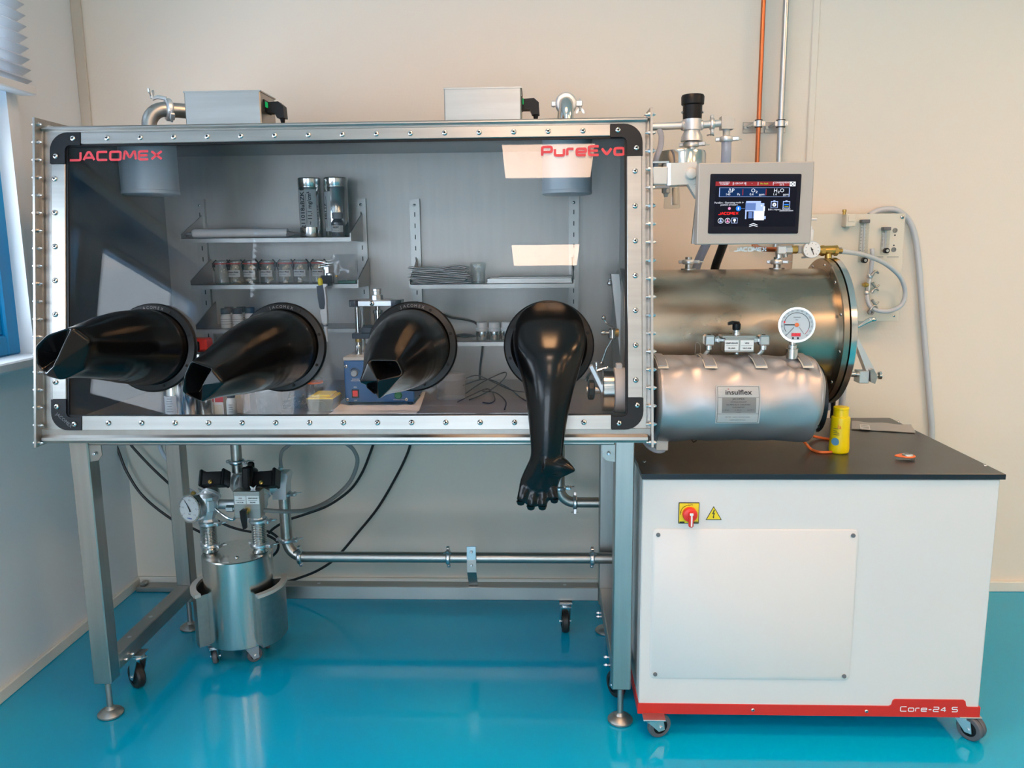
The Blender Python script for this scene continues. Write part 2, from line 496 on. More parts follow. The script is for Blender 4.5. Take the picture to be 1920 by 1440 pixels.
def glow(name, col, s):
    return mat(name, (0, 0, 0), .3, emit=(col, s), spec=.08)
M['lamp'] = glow('lamp_diffuser', (1.0, .69, .50), LAMP_STRENGTH)
M['lampwarm'] = glow('warm_lamp_diffuser', (1.0, .55, .27), LAMP_STRENGTH)
M['scr'] = mat('screen_glass', (.001, .0015, .010), .10, spec=.3)
M['scrbg'] = glow('screen_dark', (.006, .007, .014), 1.0)
M['s_red'] = glow('screen_red', (.30, .03, .035), 1.0)
M['s_white'] = glow('screen_white', (.85, .9, 1.0), 1.0)
M['s_blue'] = glow('screen_blue', (.004, .025, .095), 1.0)
M['s_bright'] = glow('screen_bright_blue', (.02, .22, .85), 1.0)
M['s_pale'] = glow('screen_pale_blue', (.42, .55, .95), 1.0)
M['s_mid'] = glow('screen_mid_blue', (.13, .22, .50), 1.0)
M['s_jred'] = glow('screen_logo_red', (.80, .02, .02), 1.0)
M['s_green'] = glow('screen_green', (.4, .75, .05), 1.0)
M['s_led'] = glow('red_digits', (.9, .02, .03), 1.0)
M['s_pink'] = glow('screen_pink', (.80, .30, .55), 1.0)
M['ledgreen'] = glow('green_led', (.01, .30, .08), 1.0)
# ------------------------------------------------------------------ the room
XL, YB, ZC, XR, YF = -1.746, 3.205, 2.8, 5.0, -3.6
struct('floor', MB().bx((XL-.3, YF-.2, -.12), (XR+.2, YB+.2, 0)), M['floor'])
struct('ceiling', MB().bx((XL-.3, YF-.2, ZC), (XR+.2, YB+.2, ZC+.1)), M['ceil'])
struct('wall_back', MB().bx((XL-.3, YB, 0), (XR+.2, YB+.2, ZC)), M['wall'])
struct('wall_right', MB().bx((XR, YF, 0), (XR+.2, YB, ZC)), M['wall2'])
DX = (-1.6, .4); DZ = 1.86
struct('wall_front', MB().bx((XL-.3, YF-.2, 0), (DX[0], YF, ZC)).bx((DX[0], YF-.2, DZ), (DX[1], YF, ZC)).bx((DX[1], YF-.2, 0), (XR+.2, YF, ZC)), M['wall2'])
ZS, ZT = 1.08, 2.6
mb = MB()
XU2 = -1.800
mb.bx((XL-.26, YF, 0), (XL, YB, ZS)); mb.bx((XL-.26, YF, ZT), (XL, WIN[0][1]+.045, ZC)); mb.bx((XL-.26, WIN[0][1]+.045, ZT), (XU2, YB, ZC))
ys = [YF, WIN[1][0], WIN[1][1], WIN[0][0], WIN[0][1], YB]
for i in (0, 2): mb.bx((XL-.26, ys[i], ZS), (XL, ys[i+1], ZT))
mb.bx((XL-.26, WIN[0][1], ZS), (XL, WIN[0][1]+.045, ZT)); mb.bx((XL-.26, WIN[0][1]+.045, ZS), (XU2, YB, ZT))
struct('wall_left', mb, M['wallleft'])
zb = P(1895, 1088.5, YB).z
struct('baseboard_back', MB().bx((XL, YB-.016, 0), (XR, YB, zb), .003), M['base'])
struct('baseboard_left', MB().bx((XL, YF, 0), (XL+.016, YB-.016, zb), .003), M['base'])
struct('baseboard_right', MB().bx((XR-.016, YF, 0), (XR, YB-.016, zb), .003), M['base'])
struct('trim_1', MB().bx((XU2, YB-.010, ZS), (P(152, 0, YB).x, YB, ZC), .002), M['trim'])
xa = P(1519.5, 150, YB).x
mb = MB().bx((xa-.004, YB-.007, zb), (xa+.022, YB, ZC), .003)
struct('trim_2', mb, M['wall'])
def window(n, y0, y1):
    f = MB()
    xf0, xf1 = XL-.12, XL-.045
    f.bx((xf0, y0, ZS), (xf1, y0+.075, ZT), .006); f.bx((xf0, y1-.075, ZS), (xf1, y1, ZT), .006)
    f.bx((xf0, y0+.075, ZS), (xf1, y1-.075, ZS+.07), .006); f.bx((xf0, y0+.075, ZT-.07), (xf1, y1-.075, ZT), .006)
    w = struct('window_%d' % n, f, M['blue'])
    ym = y0+(y1-y0)*.443
    part('transom', MB().bx((xf0, y0+.075, 1.815), (xf1, y1-.075, 2.0), .006), M['blue'], w)
    part('mullion', MB().bx((xf0, ym-.06, ZS+.07), (xf1, ym+.06, 1.815), .006).bx((xf0, ym-.05, 2.0), (xf1, ym+.05, ZT-.07), .006), M['blue'], w)
    for a, b in ((y0+.075, ym-.06), (ym+.06, y1-.075)):
        for c, d in ((ZS+.07, 1.815), (2.0, ZT-.07)):
            part('pane', MB().bx((xf0+.03, a, c), (xf0+.036, b, d)), M['wpane'], w)
            s_ = .03
            g = MB().bx((xf0+.02, a, c), (xf1-.012, a+s_, d), .004).bx((xf0+.02, b-s_, c), (xf1-.012, b, d), .004)
            g.bx((xf0+.02, a+s_, c), (xf1-.012, b-s_, c+s_), .004).bx((xf0+.02, a+s_, d-s_), (xf1-.012, b-s_, d), .004)
            part('sash', g, M['blue'], w)
    part('sill', MB().bx((XL-.045, y0-.02, ZS-.03), (XL+.075, y1+.005, ZS+.002), .005), M['sill'], w)
    j = MB().bx((XL-.05, y0-.001, ZS), (XL+.004, y0+.014, ZT)).bx((XL-.05, y1-.014, ZS), (XL+.004, y1+.001, ZT))
    part('jamb_lining', j, M['sill'], w)
    return w
window(1, *WIN[0]); window(2, *WIN[1])
y0, y1 = YF-.12, YF-.05; dm = (DX[0]+DX[1])/2
d1 = struct('fill_door_1', MB().bx((DX[0], y0, 0), (DX[0]+.06, y1, DZ), .004).bx((DX[1]-.06, y0, 0), (DX[1], y1, DZ), .004).bx((DX[0]+.06, y0, DZ-.06), (DX[1]-.06, y1, DZ), .004), M['blue'])  # unseen glazed door, added and sized to brighten the lower room
for a, b, s_ in ((DX[0]+.06, dm, 1), (dm, DX[1]-.06, -1)):
    lf = MB().bx((a, y0+.01, .01), (a+.07, y1-.01, DZ-.065), .004).bx((b-.07, y0+.01, .01), (b, y1-.01, DZ-.065), .004).bx((a+.07, y0+.01, .01), (b-.07, y1-.01, .14), .004).bx((a+.07, y0+.01, DZ-.135), (b-.07, y1-.01, DZ-.065), .004)
    lo = part('fill_door_leaf', lf, M['blue'], d1)
    part('pane', MB().bx((a+.07, y0+.03, .14), (b-.07, y0+.036, DZ-.135)), M['wpane'], lo)
    xh = dm-s_*.035
    part('fill_door_handle', MB().tube([(xh, y1-.012, .98), (xh, y1+.05, .98), (xh-s_*.12, y1+.05, .98)], .009, 10), M['zinc'], lo)
def blind(y0, y1, z0, z1, label):
    t = thing('pleated_blind', label, 'blind', (XL+.05, (y0+y1)/2, z0))
    n = int((z1-z0-.03)/.034); mb = MB(); xs = [XL+.03, XL+.062]
    pts = [(xs[i % 2], z0+.03+i*(z1-z0-.03)/(2*n)) for i in range(2*n+1)]
    a = [V((x, y0, z)) for x, z in pts]; b = [V((x, y1, z)) for x, z in pts]; m = len(pts)
    th = V((.0015, 0, 0))
    mb.add(a+b, [(i, m+i, m+i+1, i+1) for i in range(m-1)])
    mb.add([p+th for p in a+b], [(i, i+1, m+i+1, m+i) for i in range(m-1)])
    part('pleated_cloth', mb, M['blind'], t, ang=10)
    part('bottom_rail', MB().bx((XL+.018, y0, z0), (XL+.075, y1, z0+.028), .004), M['white2'], t, 'white metal bottom rail')
    part('head_rail', MB().bx((XL+.002, y0, z1), (XL+.075, y1, z1+.04), .004), M['white2'], t)
    part('clip', MB().bx((XL+.06, y1-.27, z0+.0), (XL+.10, y1-.23, z0+.05), .006), M['white2'], t)
zbl = P(45, 186, 2.74).z
blind(.10, 2.72, 1.935, 2.68, 'pale pleated window blind pulled half down over the blue window')
blind(-2.80, -.20, 1.935, 2.68, 'pleated blind over the window behind the viewer')
# ceiling lamps (the glass of the chamber mirrors the first two)
def ceiling_lamp(x, y, hx, hy, label, m='lampwarm'):
    t = thing('ceiling_lamp', label, 'lamp', (x, y, ZC), 'square ceiling lamps')
    z = ZC-.012
    o = [V((x+sx*(hx+.025), y+sy*(hy+.025), z)) for sx, sy in ((-1, -1), (1, -1), (1, 1), (-1, 1))]
    i_ = [V((x+sx*hx, y+sy*hy, z)) for sx, sy in ((-1, -1), (1, -1), (1, 1), (-1, 1))]
    part('lamp_frame', MB().wring(o, i_, (0, 0, .0115)), M['white2'], t)
    part('diffuser', MB().bx((x-hx, y-hy, ZC-.009), (x+hx, y+hy, ZC-.001)), M[m], t)
ceiling_lamp(.04, -.20, .265, .23, 'square ceiling lamp mirrored beside the upper red lettering', 'lamp')
ceiling_lamp(.03, -1.945, .265, .265, 'square ceiling lamp mirrored in the middle of the chamber glass', 'lamp')
ceiling_lamp(.04, 1.55, .265, .265, 'square ceiling lamp straight above the glove box front edge')
ceiling_lamp(2.3, 1.55, .265, .265, 'added unseen ceiling lamp warming the wall with the copper pipe')  # out of view, put in to warm this wall
for x, n in ((2.1, 'in the second lamp column'), (3.7, 'along the far side wall')):  # unseen lamps added to raise the room light
    for y, d in ((-.2, 'in the middle row'), (-1.945, 'towards the room end')):
        ceiling_lamp(x, y, .265, .265, 'added unseen ceiling lamp %s, %s' % (n, d))
# cable duct on the floor along the back wall
a = PZ(264, 1103, .0); b = PZ(331, 1103, .0)
single('cable_duct', MB().bx((a.x, YB-.075, 0), (b.x+.12, YB-.02, .022), .004).bx((a.x+.01, YB-.06, .022), (a.x+.035, YB-.03, .034), .003), M['steeld'], 'low dark cable duct lying on the floor in the corner', 'duct')
# ------------------------------------------------------------------ fasteners shared by many parts
def screw_mesh(name, r, h, m=None, n=14):
    mb = MB(); mb.lathe((0, 0, 0), Z1, [(r, 0), (r, h*.25), (r*.92, h*.55), (r*.72, h*.85), (r*.42, h)], n)
    mb.mat(1).lathe((0, 0, h), Z1, [(r*.40, 0), (r*.34, .0004)], 6)
    return mesh_of(name, mb, [m or M['pol'], M['hole']])
SCREW = screw_mesh('screw', .0078, .005)
SMALL = screw_mesh('small_screw', .0055, .003)
def bolt_mesh():
    mb = MB(); r = .0055
    mb.cyl((0, 0, -.015), (0, 0, .0125), .0028, n=8)
    mb.lathe((0, 0, .003), Z1, [(r, 0), (r, .004), (r*.8, .0065), (r*.3, .0075)], 6)
    mb.lathe((0, 0, -.003), -Z1, [(r, 0), (r, .005)], 6)
    return mesh_of('bolt', mb, M['zinc'])
BOLT = bolt_mesh()
def wingnut_mesh(s=1.0):
    mb = MB(); mb.cyl((0, 0, 0), (0, 0, .012*s), .005*s, .004*s, n=8)
    for k in (-1, 1):
        mb.prism([V((k*.003, -.0015, .002))*s, V((k*.013, -.0015, .012))*s, V((k*.014, -.0015, .020))*s, V((k*.008, -.0015, .020))*s, V((k*.003, -.0015, .011))*s], V((0, .003*s, 0)))
    return mesh_of('wing_nut', mb, M['galv'])
WING = wingnut_mesh()
def clamp(parent, c, ax, r, lug, m='zinc', wing=True, sc=1.0):
    """a ring clamp of a vacuum flange: ring, hinge lug, screw lug, wing nut"""
    c = V(c); ax = V(ax).normalized(); lug = (V(lug)-ax*V(lug).dot(ax)).normalized(); t = ax.cross(lug); w = .007*sc
    mb = MB()
    mb.lathe(c, ax, [(r*.98, -w*1.2), (r*1.12, -w), (r*1.22, -w*.5), (r*1.22, w*.5), (r*1.12, w), (r*.98, w*1.2)], 20)
    Mx = Matrix((lug, t, ax)).transposed()
    mb.box(c+lug*(r*1.22+.007*sc), (.020*sc, .018*sc, w*1.7), Mx, .002)
    mb.box(c-lug*(r*1.22+.005*sc), (.014*sc, .016*sc, w*1.7), Mx, .002)
    mb.cyl(c-lug*(r*1.22+.005*sc)-t*.010*sc, c-lug*(r*1.22+.005*sc)+t*.010*sc, .0032*sc, n=8)
    mb.cyl(c+lug*(r*1.22+.010*sc)-t*.014*sc, c+lug*(r*1.22+.010*sc)+t*.016*sc, .003*sc, n=8)
    o = part('flange_clamp', mb, M[m], parent)
    if wing:
        wn = place('wing_nut', WING, o, c+lug*(r*1.22+.010*sc)+t*.010*sc, t)
        wn.scale = (sc, sc, sc)
    return o

# ------------------------------------------------------------------ the glove box
FX0, FX1 = -1.39, .291          # the two bolted end flanges
YBK = 2.955                     # outside of its back
UL, UR, VB, VT = -1.362, .273, .034, .860
ZTOP = W(0, .876).z
box = thing('glove_box', 'large stainless steel glove box with a slanted window and four black gloves', 'glove box', (-.545, 2.5, .89))
t_ = .004
part('top_panel', MB().bx((FX0, W(0, .876).y, ZTOP-t_), (FX1, YBK, ZTOP)), M['steelinshade'], box)
part('bottom_panel', MB().bx((FX0, W(0, .01).y, .915), (FX1, YBK, .937)), M['steelin'], box)
part('back_panel', MB().bx((FX0, YBK-t_, .90), (FX1, YBK, ZTOP)), M['steelin'], box)
def endshape(off, v0, v1, yb, z0):
    return [W(0, v0, off), W(0, v1, off), V((0, yb, W(0, v1, off).z)), V((0, yb, z0))]
for x, nm in ((FX0+.004, 'end_panel'), (FX1-.010, 'end_panel')):
    part(nm, MB().prism([p+V((x, 0, 0)) for p in endshape(-.002, 0, .876, YBK, .90)], (.006, 0, 0)), M['steelinshade'], box)
for x in (FX0-.006, FX1):
    fl = part('end_flange', MB().prism([p+V((x, 0, 0)) for p in endshape(.030, -.012, .895, 2.985, W(0, -.012, .03).z)], (.006, 0, 0)), M['steel'], box)
    nb = 19
    for i in range(nb):
        place('bolt', BOLT, fl, W(x+.003, .0+.880*i/(nb-1), .017), X1 if x > 0 else -X1, i*.7)
    for i in range(1, 15):
        y = W(0, .88, .017).y+(2.97-W(0, .88, .017).y)*i/14
        place('bolt', BOLT, fl, (x+.003, y, W(0, .880, .017).z), X1 if x > 0 else -X1, i*.7)
def rectring(o, i_, off, th):
    f = lambda q: [W(q[0], q[2], off), W(q[1], q[2], off), W(q[1], q[3], off), W(q[0], q[3], off)]
    return MB().wring(f(o), f(i_), W_N*th)
IN = (-1.320, .231, .074, .828)
part('window_surround', rectring((FX0, FX1, -.002, .876), (IN[0]-.012, IN[1]+.012, IN[2]-.012, IN[3]+.012), -.016, .014), M['steel'], box)
part('gasket', rectring((IN[0]-.014, IN[1]+.014, IN[2]-.014, IN[3]+.014), (IN[0]+.006, IN[1]-.006, IN[2]+.003, IN[3]-.006), -.004, .005), M['black'], box, 'thin black rubber gasket round the window')
part('bottom_lip', MB().box(W(-.55, .010, .004), (FX1-FX0, .022, .022), Matrix((X1, W_V, -W_N)).transposed(), .007), M['steel'], box)
part('top_lip', MB().box(W(-.55, .872, .0), (FX1-FX0, .012, .014), Matrix((X1, W_V, -W_N)).transposed(), .004), M['steel'], box)
f = lambda q, off: [W(q[0], q[2], off), W(q[1], q[2], off), W(q[1], q[3], off), W(q[0], q[3], off)]
part('window_pane', MB().prism(f((IN[0]-.011, IN[1]+.011, IN[2]-.011, IN[3]+.011), -.012), W_N*.008), M['pane'], box, 'large clear window pane')
def strip(u0, u1, v0, v1):
    return part('clamp_strip', MB().box(W((u0+u1)/2, (v0+v1)/2, .0015), (u1-u0, v1-v0, .007), Matrix((X1, W_V, -W_N)).transposed(), .0015), M['steel'], box)
CB = .086
strip(UL+CB, UR-CB, .828, VT); strip(UL+CB, UR-CB, VB, IN[2])
strip(UL+.002, IN[0], VB+CB, VT-CB); strip(IN[1], UR-.002, VB+CB, VT-CB)
def corner(u, v, su, sv):
    a, w_, ro, ri = CB, .0425, .050, .014
    pts = [(0, a)]
    pts += [(ro*(1-math.cos(t)), ro*(1-math.sin(t))) for t in [math.pi/2*k/8 for k in range(9)]]
    pts += [(a, 0), (a, w_*.84), (w_+ri, w_*.84)]
    pts += [(w_+ri*(1-math.sin(t)), w_*.84+ri*(1-math.cos(t))) for t in [math.pi/2*k/4 for k in range(1, 5)]]
    pts += [(w_, a)]
    mb = MB().prism([W(u+su*p, v+sv*q, -.002) for p, q in pts], W_N*.009)
    part('corner_bracket', mb, M['bracket'], box, 'black rounded corner bracket')
    for p, q in ((.066, .0175), (.0165, .066)):
        place('screw', SCREW, box, W(u+su*p, v+sv*q, .007), W_N, p*50)
corner(UL, VT, 1, -1); corner(UR, VT, -1, -1); corner(UL, VB, 1, 1); corner(UR, VB, -1, 1)
for i in range(15):
    u = -1.2005+i*(1.2005+.1125)/14
    place('screw', SCREW, box, W(u, .843, .005), W_N, i); place('screw', SCREW, box, W(u, .054, .005), W_N, i*.6)
for i in range(7):
    v = .168+i*(.732-.168)/6
    place('screw', SCREW, box, W(-1.3495, v, .005), W_N, i*.9); place('screw', SCREW, box, W(.2525, v, .005), W_N, i)
stroke_text('JACOMEX', .0285, .264, .0064, M['redtxt'], box, W(-1.312, .782, -.0036), X1, W_V)
stroke_text('PureEvo', .0305, .228, .0070, M['redtxt'], box, W(-.001, .776, -.0036), X1, W_V)
text('JACOMEX', .013, M['greyink'], box, W(-1.325, .062, .0072), V((.75, 0, 0))-W_V*.66, W_V*.75+V((.66, 0, 0)))

# ------------------------------------------------------------------ four gloves on their port rings
def smoothobj(o, lev=1):
    m = o.modifiers.new('smooth', 'SUBSURF'); m.levels = lev; m.render_levels = lev; return o
def portring(parent, c):
    mb = MB(); b = .1215
    mb.lathe(c, W_N, [(b-.004, -.004), (b, .002), (b+.001, .010), (b-.003, .016), (b-.018, .019), (b-.021, .016), (b-.023, .012), (.085, .012), (.085, -.004)], 56, caps=False)
    o = part('port_ring', mb, M['ring'], parent)
    h = MB(); h.lathe((0, 0, 0), Z1, [(.0035, 0), (.003, .0012)], 8)
    me = HOLE
    a, bb = frame(W_N)
    for i in range(8):
        t = 2*math.pi*(i+.4)/8
        place('screw_hole', me, o, c+W_N*.0185+(a*math.cos(t)+bb*math.sin(t))*(b-.0115), W_N)
    return o
HOLE = mesh_of('screw_hole', MB().lathe((0, 0, 0), Z1, [(.0042, 0), (.0036, .0012)], 8), M['hole'])
def engraved(parent, c, s):
    n = len(s)
    for i, ch in enumerate(s):
        t = R(90+16-32*i/(n-1)); d = X1*math.cos(t)+W_V*math.sin(t); e = W_V*math.cos(t)-X1*math.sin(t)
        text(ch, .011, M['greyink'], parent, c+d*.1095+W_N*.0193, -e, d)
# each crumpled end: corner pixels of the rim, inner points, their offset along the sleeve, facets
GL_DEF = [
    (-1.0715, 1.745, 'black rubber glove sleeve pushed out at the window edge, crumpled before the flange',
     {'A': (128, 611, -.012), 'B': (84, 628, 0), 'C': (62, 650, 0), 'D': (65, 686, 0), 'E': (84, 706, 0), 'F': (112, 714, 0), 'G': (146, 694, -.02), 'H': (156, 640, -.03), 'M': (102, 646, -.035), 'K': (108, 688, .018), 'N': (86, 672, -.05), 'O': (76, 690, -.02)},
     'ABM BCN BNM CDN NDO DEO OEK NOK NKM MKA AKH HKG KFG KEF', (104, 664)),
    (-.7115, 1.70, 'black rubber glove sleeve pushed out towards the jars, second from the window wall',
     {'A': (355, 676, 0), 'B': (400, 690, .006), 'C': (421, 718, 0), 'D': (376, 757, 0), 'E': (338, 739, 0), 'F': (344, 705, .004), 'M': (384, 720, .012), 'N': (370, 712, -.055), 'K': (360, 742, -.035)},
     'ABN NBM BCM MCD MDN NDK KDE ANF FNK FKE', (380, 716)),
    (-.352, 1.745, 'black rubber glove sleeve with star-folded end hanging before the blue press',
     {'A': (690, 676, .004), 'B': (744, 677, 0), 'C': (756, 703, 0), 'D': (710, 751, 0), 'E': (672, 717, 0), 'M': (711, 711, .016), 'N': (722, 692, -.060), 'F': (694, 734, -.030)},
     'ABN ANM BCN NCM AME MCD EMF MDF EFD', (712, 710)),
]
def tri_z(p, tris):
    best = None
    for (x0, y0, z0), (x1, y1, z1), (x2, y2, z2) in tris:
        d = (y1-y2)*(x0-x2)+(x2-x1)*(y0-y2)
        a = ((y1-y2)*(p[0]-x2)+(x2-x1)*(p[1]-y2))/d; b = ((y2-y0)*(p[0]-x2)+(x0-x2)*(p[1]-y2))/d; c = 1-a-b
        m = min(a, b, c)
        if best is None or m > best[0]: best = (m, a*z0+b*z1+c*z2)
    return best[1]
for gi, (u, Ye, label, pt, facets, cen) in enumerate(GL_DEF):
    c = W(u, .262)
    g = thing('box_glove', label, 'glove', c, 'black gloves on the chamber window')
    portring(g, c)
    N, L = 96, 26
    st = c+W_N*.010
    rim = [pt[k] for k in 'ABCDEFGH' if k in pt and not (gi == 2 and k == 'F')]
    tris = [tuple(pt[k] for k in f_) for f_ in facets.split()]
    ctr = P(cen[0], cen[1], Ye); ax = (ctr-st).normalized()
    def rimpt(t):       # rim pixel seen from the middle at angle t (0 = up, growing to the left)
        dx, dy = -math.sin(t), -math.cos(t); best = None
        for i in range(len(rim)):
            (x0, y0, _), (x1, y1, _) = rim[i], rim[(i+1) % len(rim)]
            ex, ey = x1-x0, y1-y0; den = dx*ey-dy*ex
            if abs(den) < 1e-9: continue
            s_ = ((x0-cen[0])*ey-(y0-cen[1])*ex)/den; q = ((x0-cen[0])*dy-(y0-cen[1])*dx)/den
            if s_ > 0 and -1e-6 <= q <= 1+1e-6 and (best is None or s_ < best): best = s_
        return best
    rad = [rimpt(2*math.pi*j/N) for j in range(N)]
    for _ in range(2): rad = [(rad[j-1]+2*rad[j]+rad[(j+1) % N])/4 for j in range(N)]
    def cap(j, r, lift=0.0):
        t = 2*math.pi*j/N; x, y = cen[0]-math.sin(t)*rad[j]*r, cen[1]-math.cos(t)*rad[j]*r
        return P(x, y, Ye)+ax*(tri_z((x, y), tris)+lift)
    rings = []
    for i in range(L+1):
        k = i/L; sm = k*k*(3-2*k); w_ = max(0, (k-.45)/.55)**2.2
        dirn = (W_N*(1-min(1, k*1.4))+ax*min(1, k*1.4)).normalized(); a, b = frame(dirn, Z1)
        p = st.lerp(ctr, k)+W_N*.016*math.sin(math.pi*min(1, k*1.6))+Z1*.006*math.sin(math.pi*k)
        rg = []
        for j in range(N):
            t = 2*math.pi*j/N
            q = .1005+(.054-.1005)*k**1.35
            q *= 1+.008*math.sin(3*t+k*5+gi)*k+.05*math.sin(math.pi*min(1, k*2.2))*.6
            low = max(0, -math.cos(t-.35))
            if .12 < k < .62: q += .0018*math.sin(k*95+3*math.sin(t+gi))*low*math.sin((k-.12)/.5*math.pi)
            q += .004*math.exp(-((k-.10)/.05)**2)
            e_ = cap(j, 1.0)+ax*-.004
            back = e_-(ctr-p)*1.0
            off = (e_-ctr)*(1.0-.18*math.sin(math.pi*k)*0)
            rg.append((p+(a*math.cos(t)+b*math.sin(t))*q).lerp(p+off, w_))
        rings.append(rg)
    for i in range(1, 18):
        r = 1-i/18.0
        rings.append([cap(j, r) for j in range(N)])
    o = part('sleeve', MB().loft(rings, False, True), M['rubber'], g, ang=180)
    md = o.modifiers.new('soft', 'SMOOTH'); md.iterations = 2; md.factor = .5
    smoothobj(o)
    engraved(g, c, 'JACOMEX')
# the fourth glove hangs down and ends in a hand
c = W(.0185, .262)
g = thing('box_glove', 'black rubber glove hanging down with an empty limp hand below the window', 'glove', c, 'black gloves on the chamber window')
portring(g, c); engraved(g, c, 'JACOMEX')
mb = MB()
mb.lathe(c+W_N*.008, W_N, [(.1005*math.cos(q), .085*math.sin(q)) for q in [R(88*k/10) for k in range(11)]], 48, up=Z1)
rows = [(566, 1030, 24, 2.172, .006), (580, 1030, 48, 2.150, .030), (600, 1030, 62, 2.122, .048), (625, 1030, 68, 2.096, .060), (655, 1030, 67, 2.070, .066), (695, 1030, 57, 2.046, .060), (740, 1029, 45, 2.025, .050), (790, 1027, 37, 2.010, .040), (830, 1026, 32.5, 2.002, .034), (855, 1025, 31.5, 2.0, .031), (875, 1021, 36, 2.0, .027), (897, 1014, 39, 2.0, .022), (915, 1009, 38, 2.0, .016), (928, 1008, 35, 1.998, .011)]
rings = []
k_ = 4; N = 48
rv = spline([V((r[1], r[0], r[3])) for r in rows], k_); rw = spline([V((r[2], r[4], 0)) for r in rows], k_)
for p_, w_ in zip(rv, rw):
    q_ = P(p_.x, p_.y, p_.z); hw = S(w_.x, p_.z)
    rings.append([q_+V((hw*math.cos(2*math.pi*j/N), w_.y*math.sin(2*math.pi*j/N), 0)) for j in range(N)])
mb.loft(rings)
def finger(p0, p1, r0, r1):
    mb.tube([p0, p0.lerp(p1, .5), p0.lerp(p1, .85), p1], [r0, r0*.95, (r0*.4+r1*.6), r1], 12)
for a, b, r0 in (((986, 912), (977, 941), .0165), ((1001, 918), (996, 950), .0155), ((1018, 918), (1017, 950), .0150), ((1033, 908), (1039, 937), .0150)):
    finger(P(*a, 2.0), P(*b, 1.988), r0, .0125)
mb.tube([P(1024, 868, 2.0), P(1042, 871, 1.995), P(1060, 876, 1.985), P(1079, 883, 1.975)], [.040, .030, .020, .004], 14)
mb.tube([P(1035, 890, 2.0), P(1052, 886, 1.99), P(1074, 884, 1.978)], [.018, .014, .004], 12)
o = part('sleeve', mb, M['rubber'], g, ang=60)
md = o.modifiers.new('weld', 'REMESH'); md.mode = 'VOXEL'; md.voxel_size = .0034; md.use_smooth_shade = True
md = o.modifiers.new('soft', 'SMOOTH'); md.iterations = 14; md.factor = .5
# dark open ends of the limp fingers
for a in ((976.5, 942), (995.5, 951), (1017, 951), (1039.5, 938)):
    p = P(*a, 1.986)
    part('finger_tip', MB().loft([[p+V((s*math.cos(t), s*.7*math.sin(t), h)) for t in [2*math.pi*j/8 for j in range(8)]] for s, h in ((.012, .004), (.0085, -.006), (.002, -.0085))]), M['rubber'], g)
# ------------------------------------------------------------------ on top of the glove box
def topbox(x0, x1, yt, Yf, dep, label, warm):
    a = P(x0, yt, Yf); b = P(x1, yt, Yf); z0 = ZTOP
    t = thing('lamp_housing', label, 'metal box', ((a.x+b.x)/2, Yf+dep/2, z0), 'steel boxes on the glove box')
    part('housing', MB().bx((a.x, Yf, z0), (b.x, Yf+dep, a.z), .003), M['steelbox'], t)
    part('lid', MB().bx((a.x-.001, Yf-.002, a.z-.003), (b.x+.002, Yf+dep+.002, a.z+.001)), M['steelbox'], t)
    part('socket', MB().bx((b.x, Yf+.025, a.z-.055), (b.x+.003, Yf+.085, a.z-.02)), M['black'], t)
    part('switch', MB().bx((b.x+.002, Yf+.032, a.z-.040), (b.x+.006, Yf+.05, a.z-.025), .001), M['ledgreen'], t, 'small green lit switch')
    px, py, pz = b.x, Yf+.065, a.z-.038
    mb = MB().prism([V((px+.003, py-.018, pz+.014)), V((px+.036, py-.018, pz+.016)), V((px+.050, py-.018, pz+.004)), V((px+.052, py-.018, pz-.030)), V((px+.030, py-.018, pz-.030)), V((px+.024, py-.018, pz-.016)), V((px+.003, py-.018, pz-.016))], (0, .034, 0))
    mb.cyl((px+.041, py, pz-.028), (px+.041, py+.002, pz-.046), .008, .005, 10)
    part('plug', mb, M['black'], t, 'angled black mains plug')
    mb = MB().tube([(px+.041, py, pz-.047), (px+.042, py+.008, pz-.062), (px+.05, py+.05, z0+.006), (px+.06, py+.16, z0+.006), (px+.06, YBK-.02, z0+.006), (px+.06, YBK+.02, z0-.02), (px+.06, YBK+.03, z0-.3)], .004, 8, 5)
    single('power_cable', mb, M['cable'], 'black mains cable running back from the plug of the steel box '+('beside the window' if not warm else 'nearer the tall flange'), 'cable')
topbox(344, 487, 172, 2.36, .13, 'brushed steel box with black plug on the glove box top, beside the window', 0)
topbox(832, 977, 165.5, 2.38, .13, 'brushed steel box with black plug on the glove box top, before the pale wall', 1)
def elbow_pts(p0, d0, p1c, d1, r, n=8):
    """quarter bend: start p0 going d0 then turning to d1 with radius r"""
    d0, d1 = V(d0).normalized(), V(d1).normalized(); c = V(p0)+d1*r
    return [c - d1*r*math.cos(t)+d0*r*math.sin(t) for t in [math.pi/2*k/n for k in range(n+1)]]
# elbow beside the first box: rises, turns to the right and back behind the box
p = P(280, 236, 2.52); p.z = ZTOP
t = thing('pipe_elbow', 'steel pipe elbow on the glove box beside the first steel box, running behind it', 'pipe', p, 'vacuum pipes on the glove box')
d1 = V((.80, .60, 0))
r_ = .0225
ep = elbow_pts(p+Z1*.040, Z1, None, d1, .052)
part('base_flange', MB().lathe(p, Z1, [(r_*1.5, 0), (r_*1.5, .008), (r_*1.15, .011), (r_*1.1, .02), (r_, .022)], 24), M['pol'], t)
part('bend', MB().tube([p+Z1*.005]+ep, r_, 20), M['steel'], t)
part('pipe', MB().tube([ep[-1], ep[-1]+d1*.26], r_, 20), M['steel'], t)
clamp(t, ep[-1]+d1*.008, d1, r_*1.25, V((.6, -.8, -.6)), 'alu', wing=False, sc=1.2)
clamp(t, p+Z1*.013, Z1, r_*1.25, (-1, -.3, 0), 'alu')
q_ = ep[-1]+d1*.006+Z1*(r_*1.25*1.18)-X1*.008
part('clamp_arm', MB().tube([q_+X1*.006, q_+V((-.020, -.006, .004)), q_+V((-.034, -.010, -.002))], .006, 8), M['alu'], t)
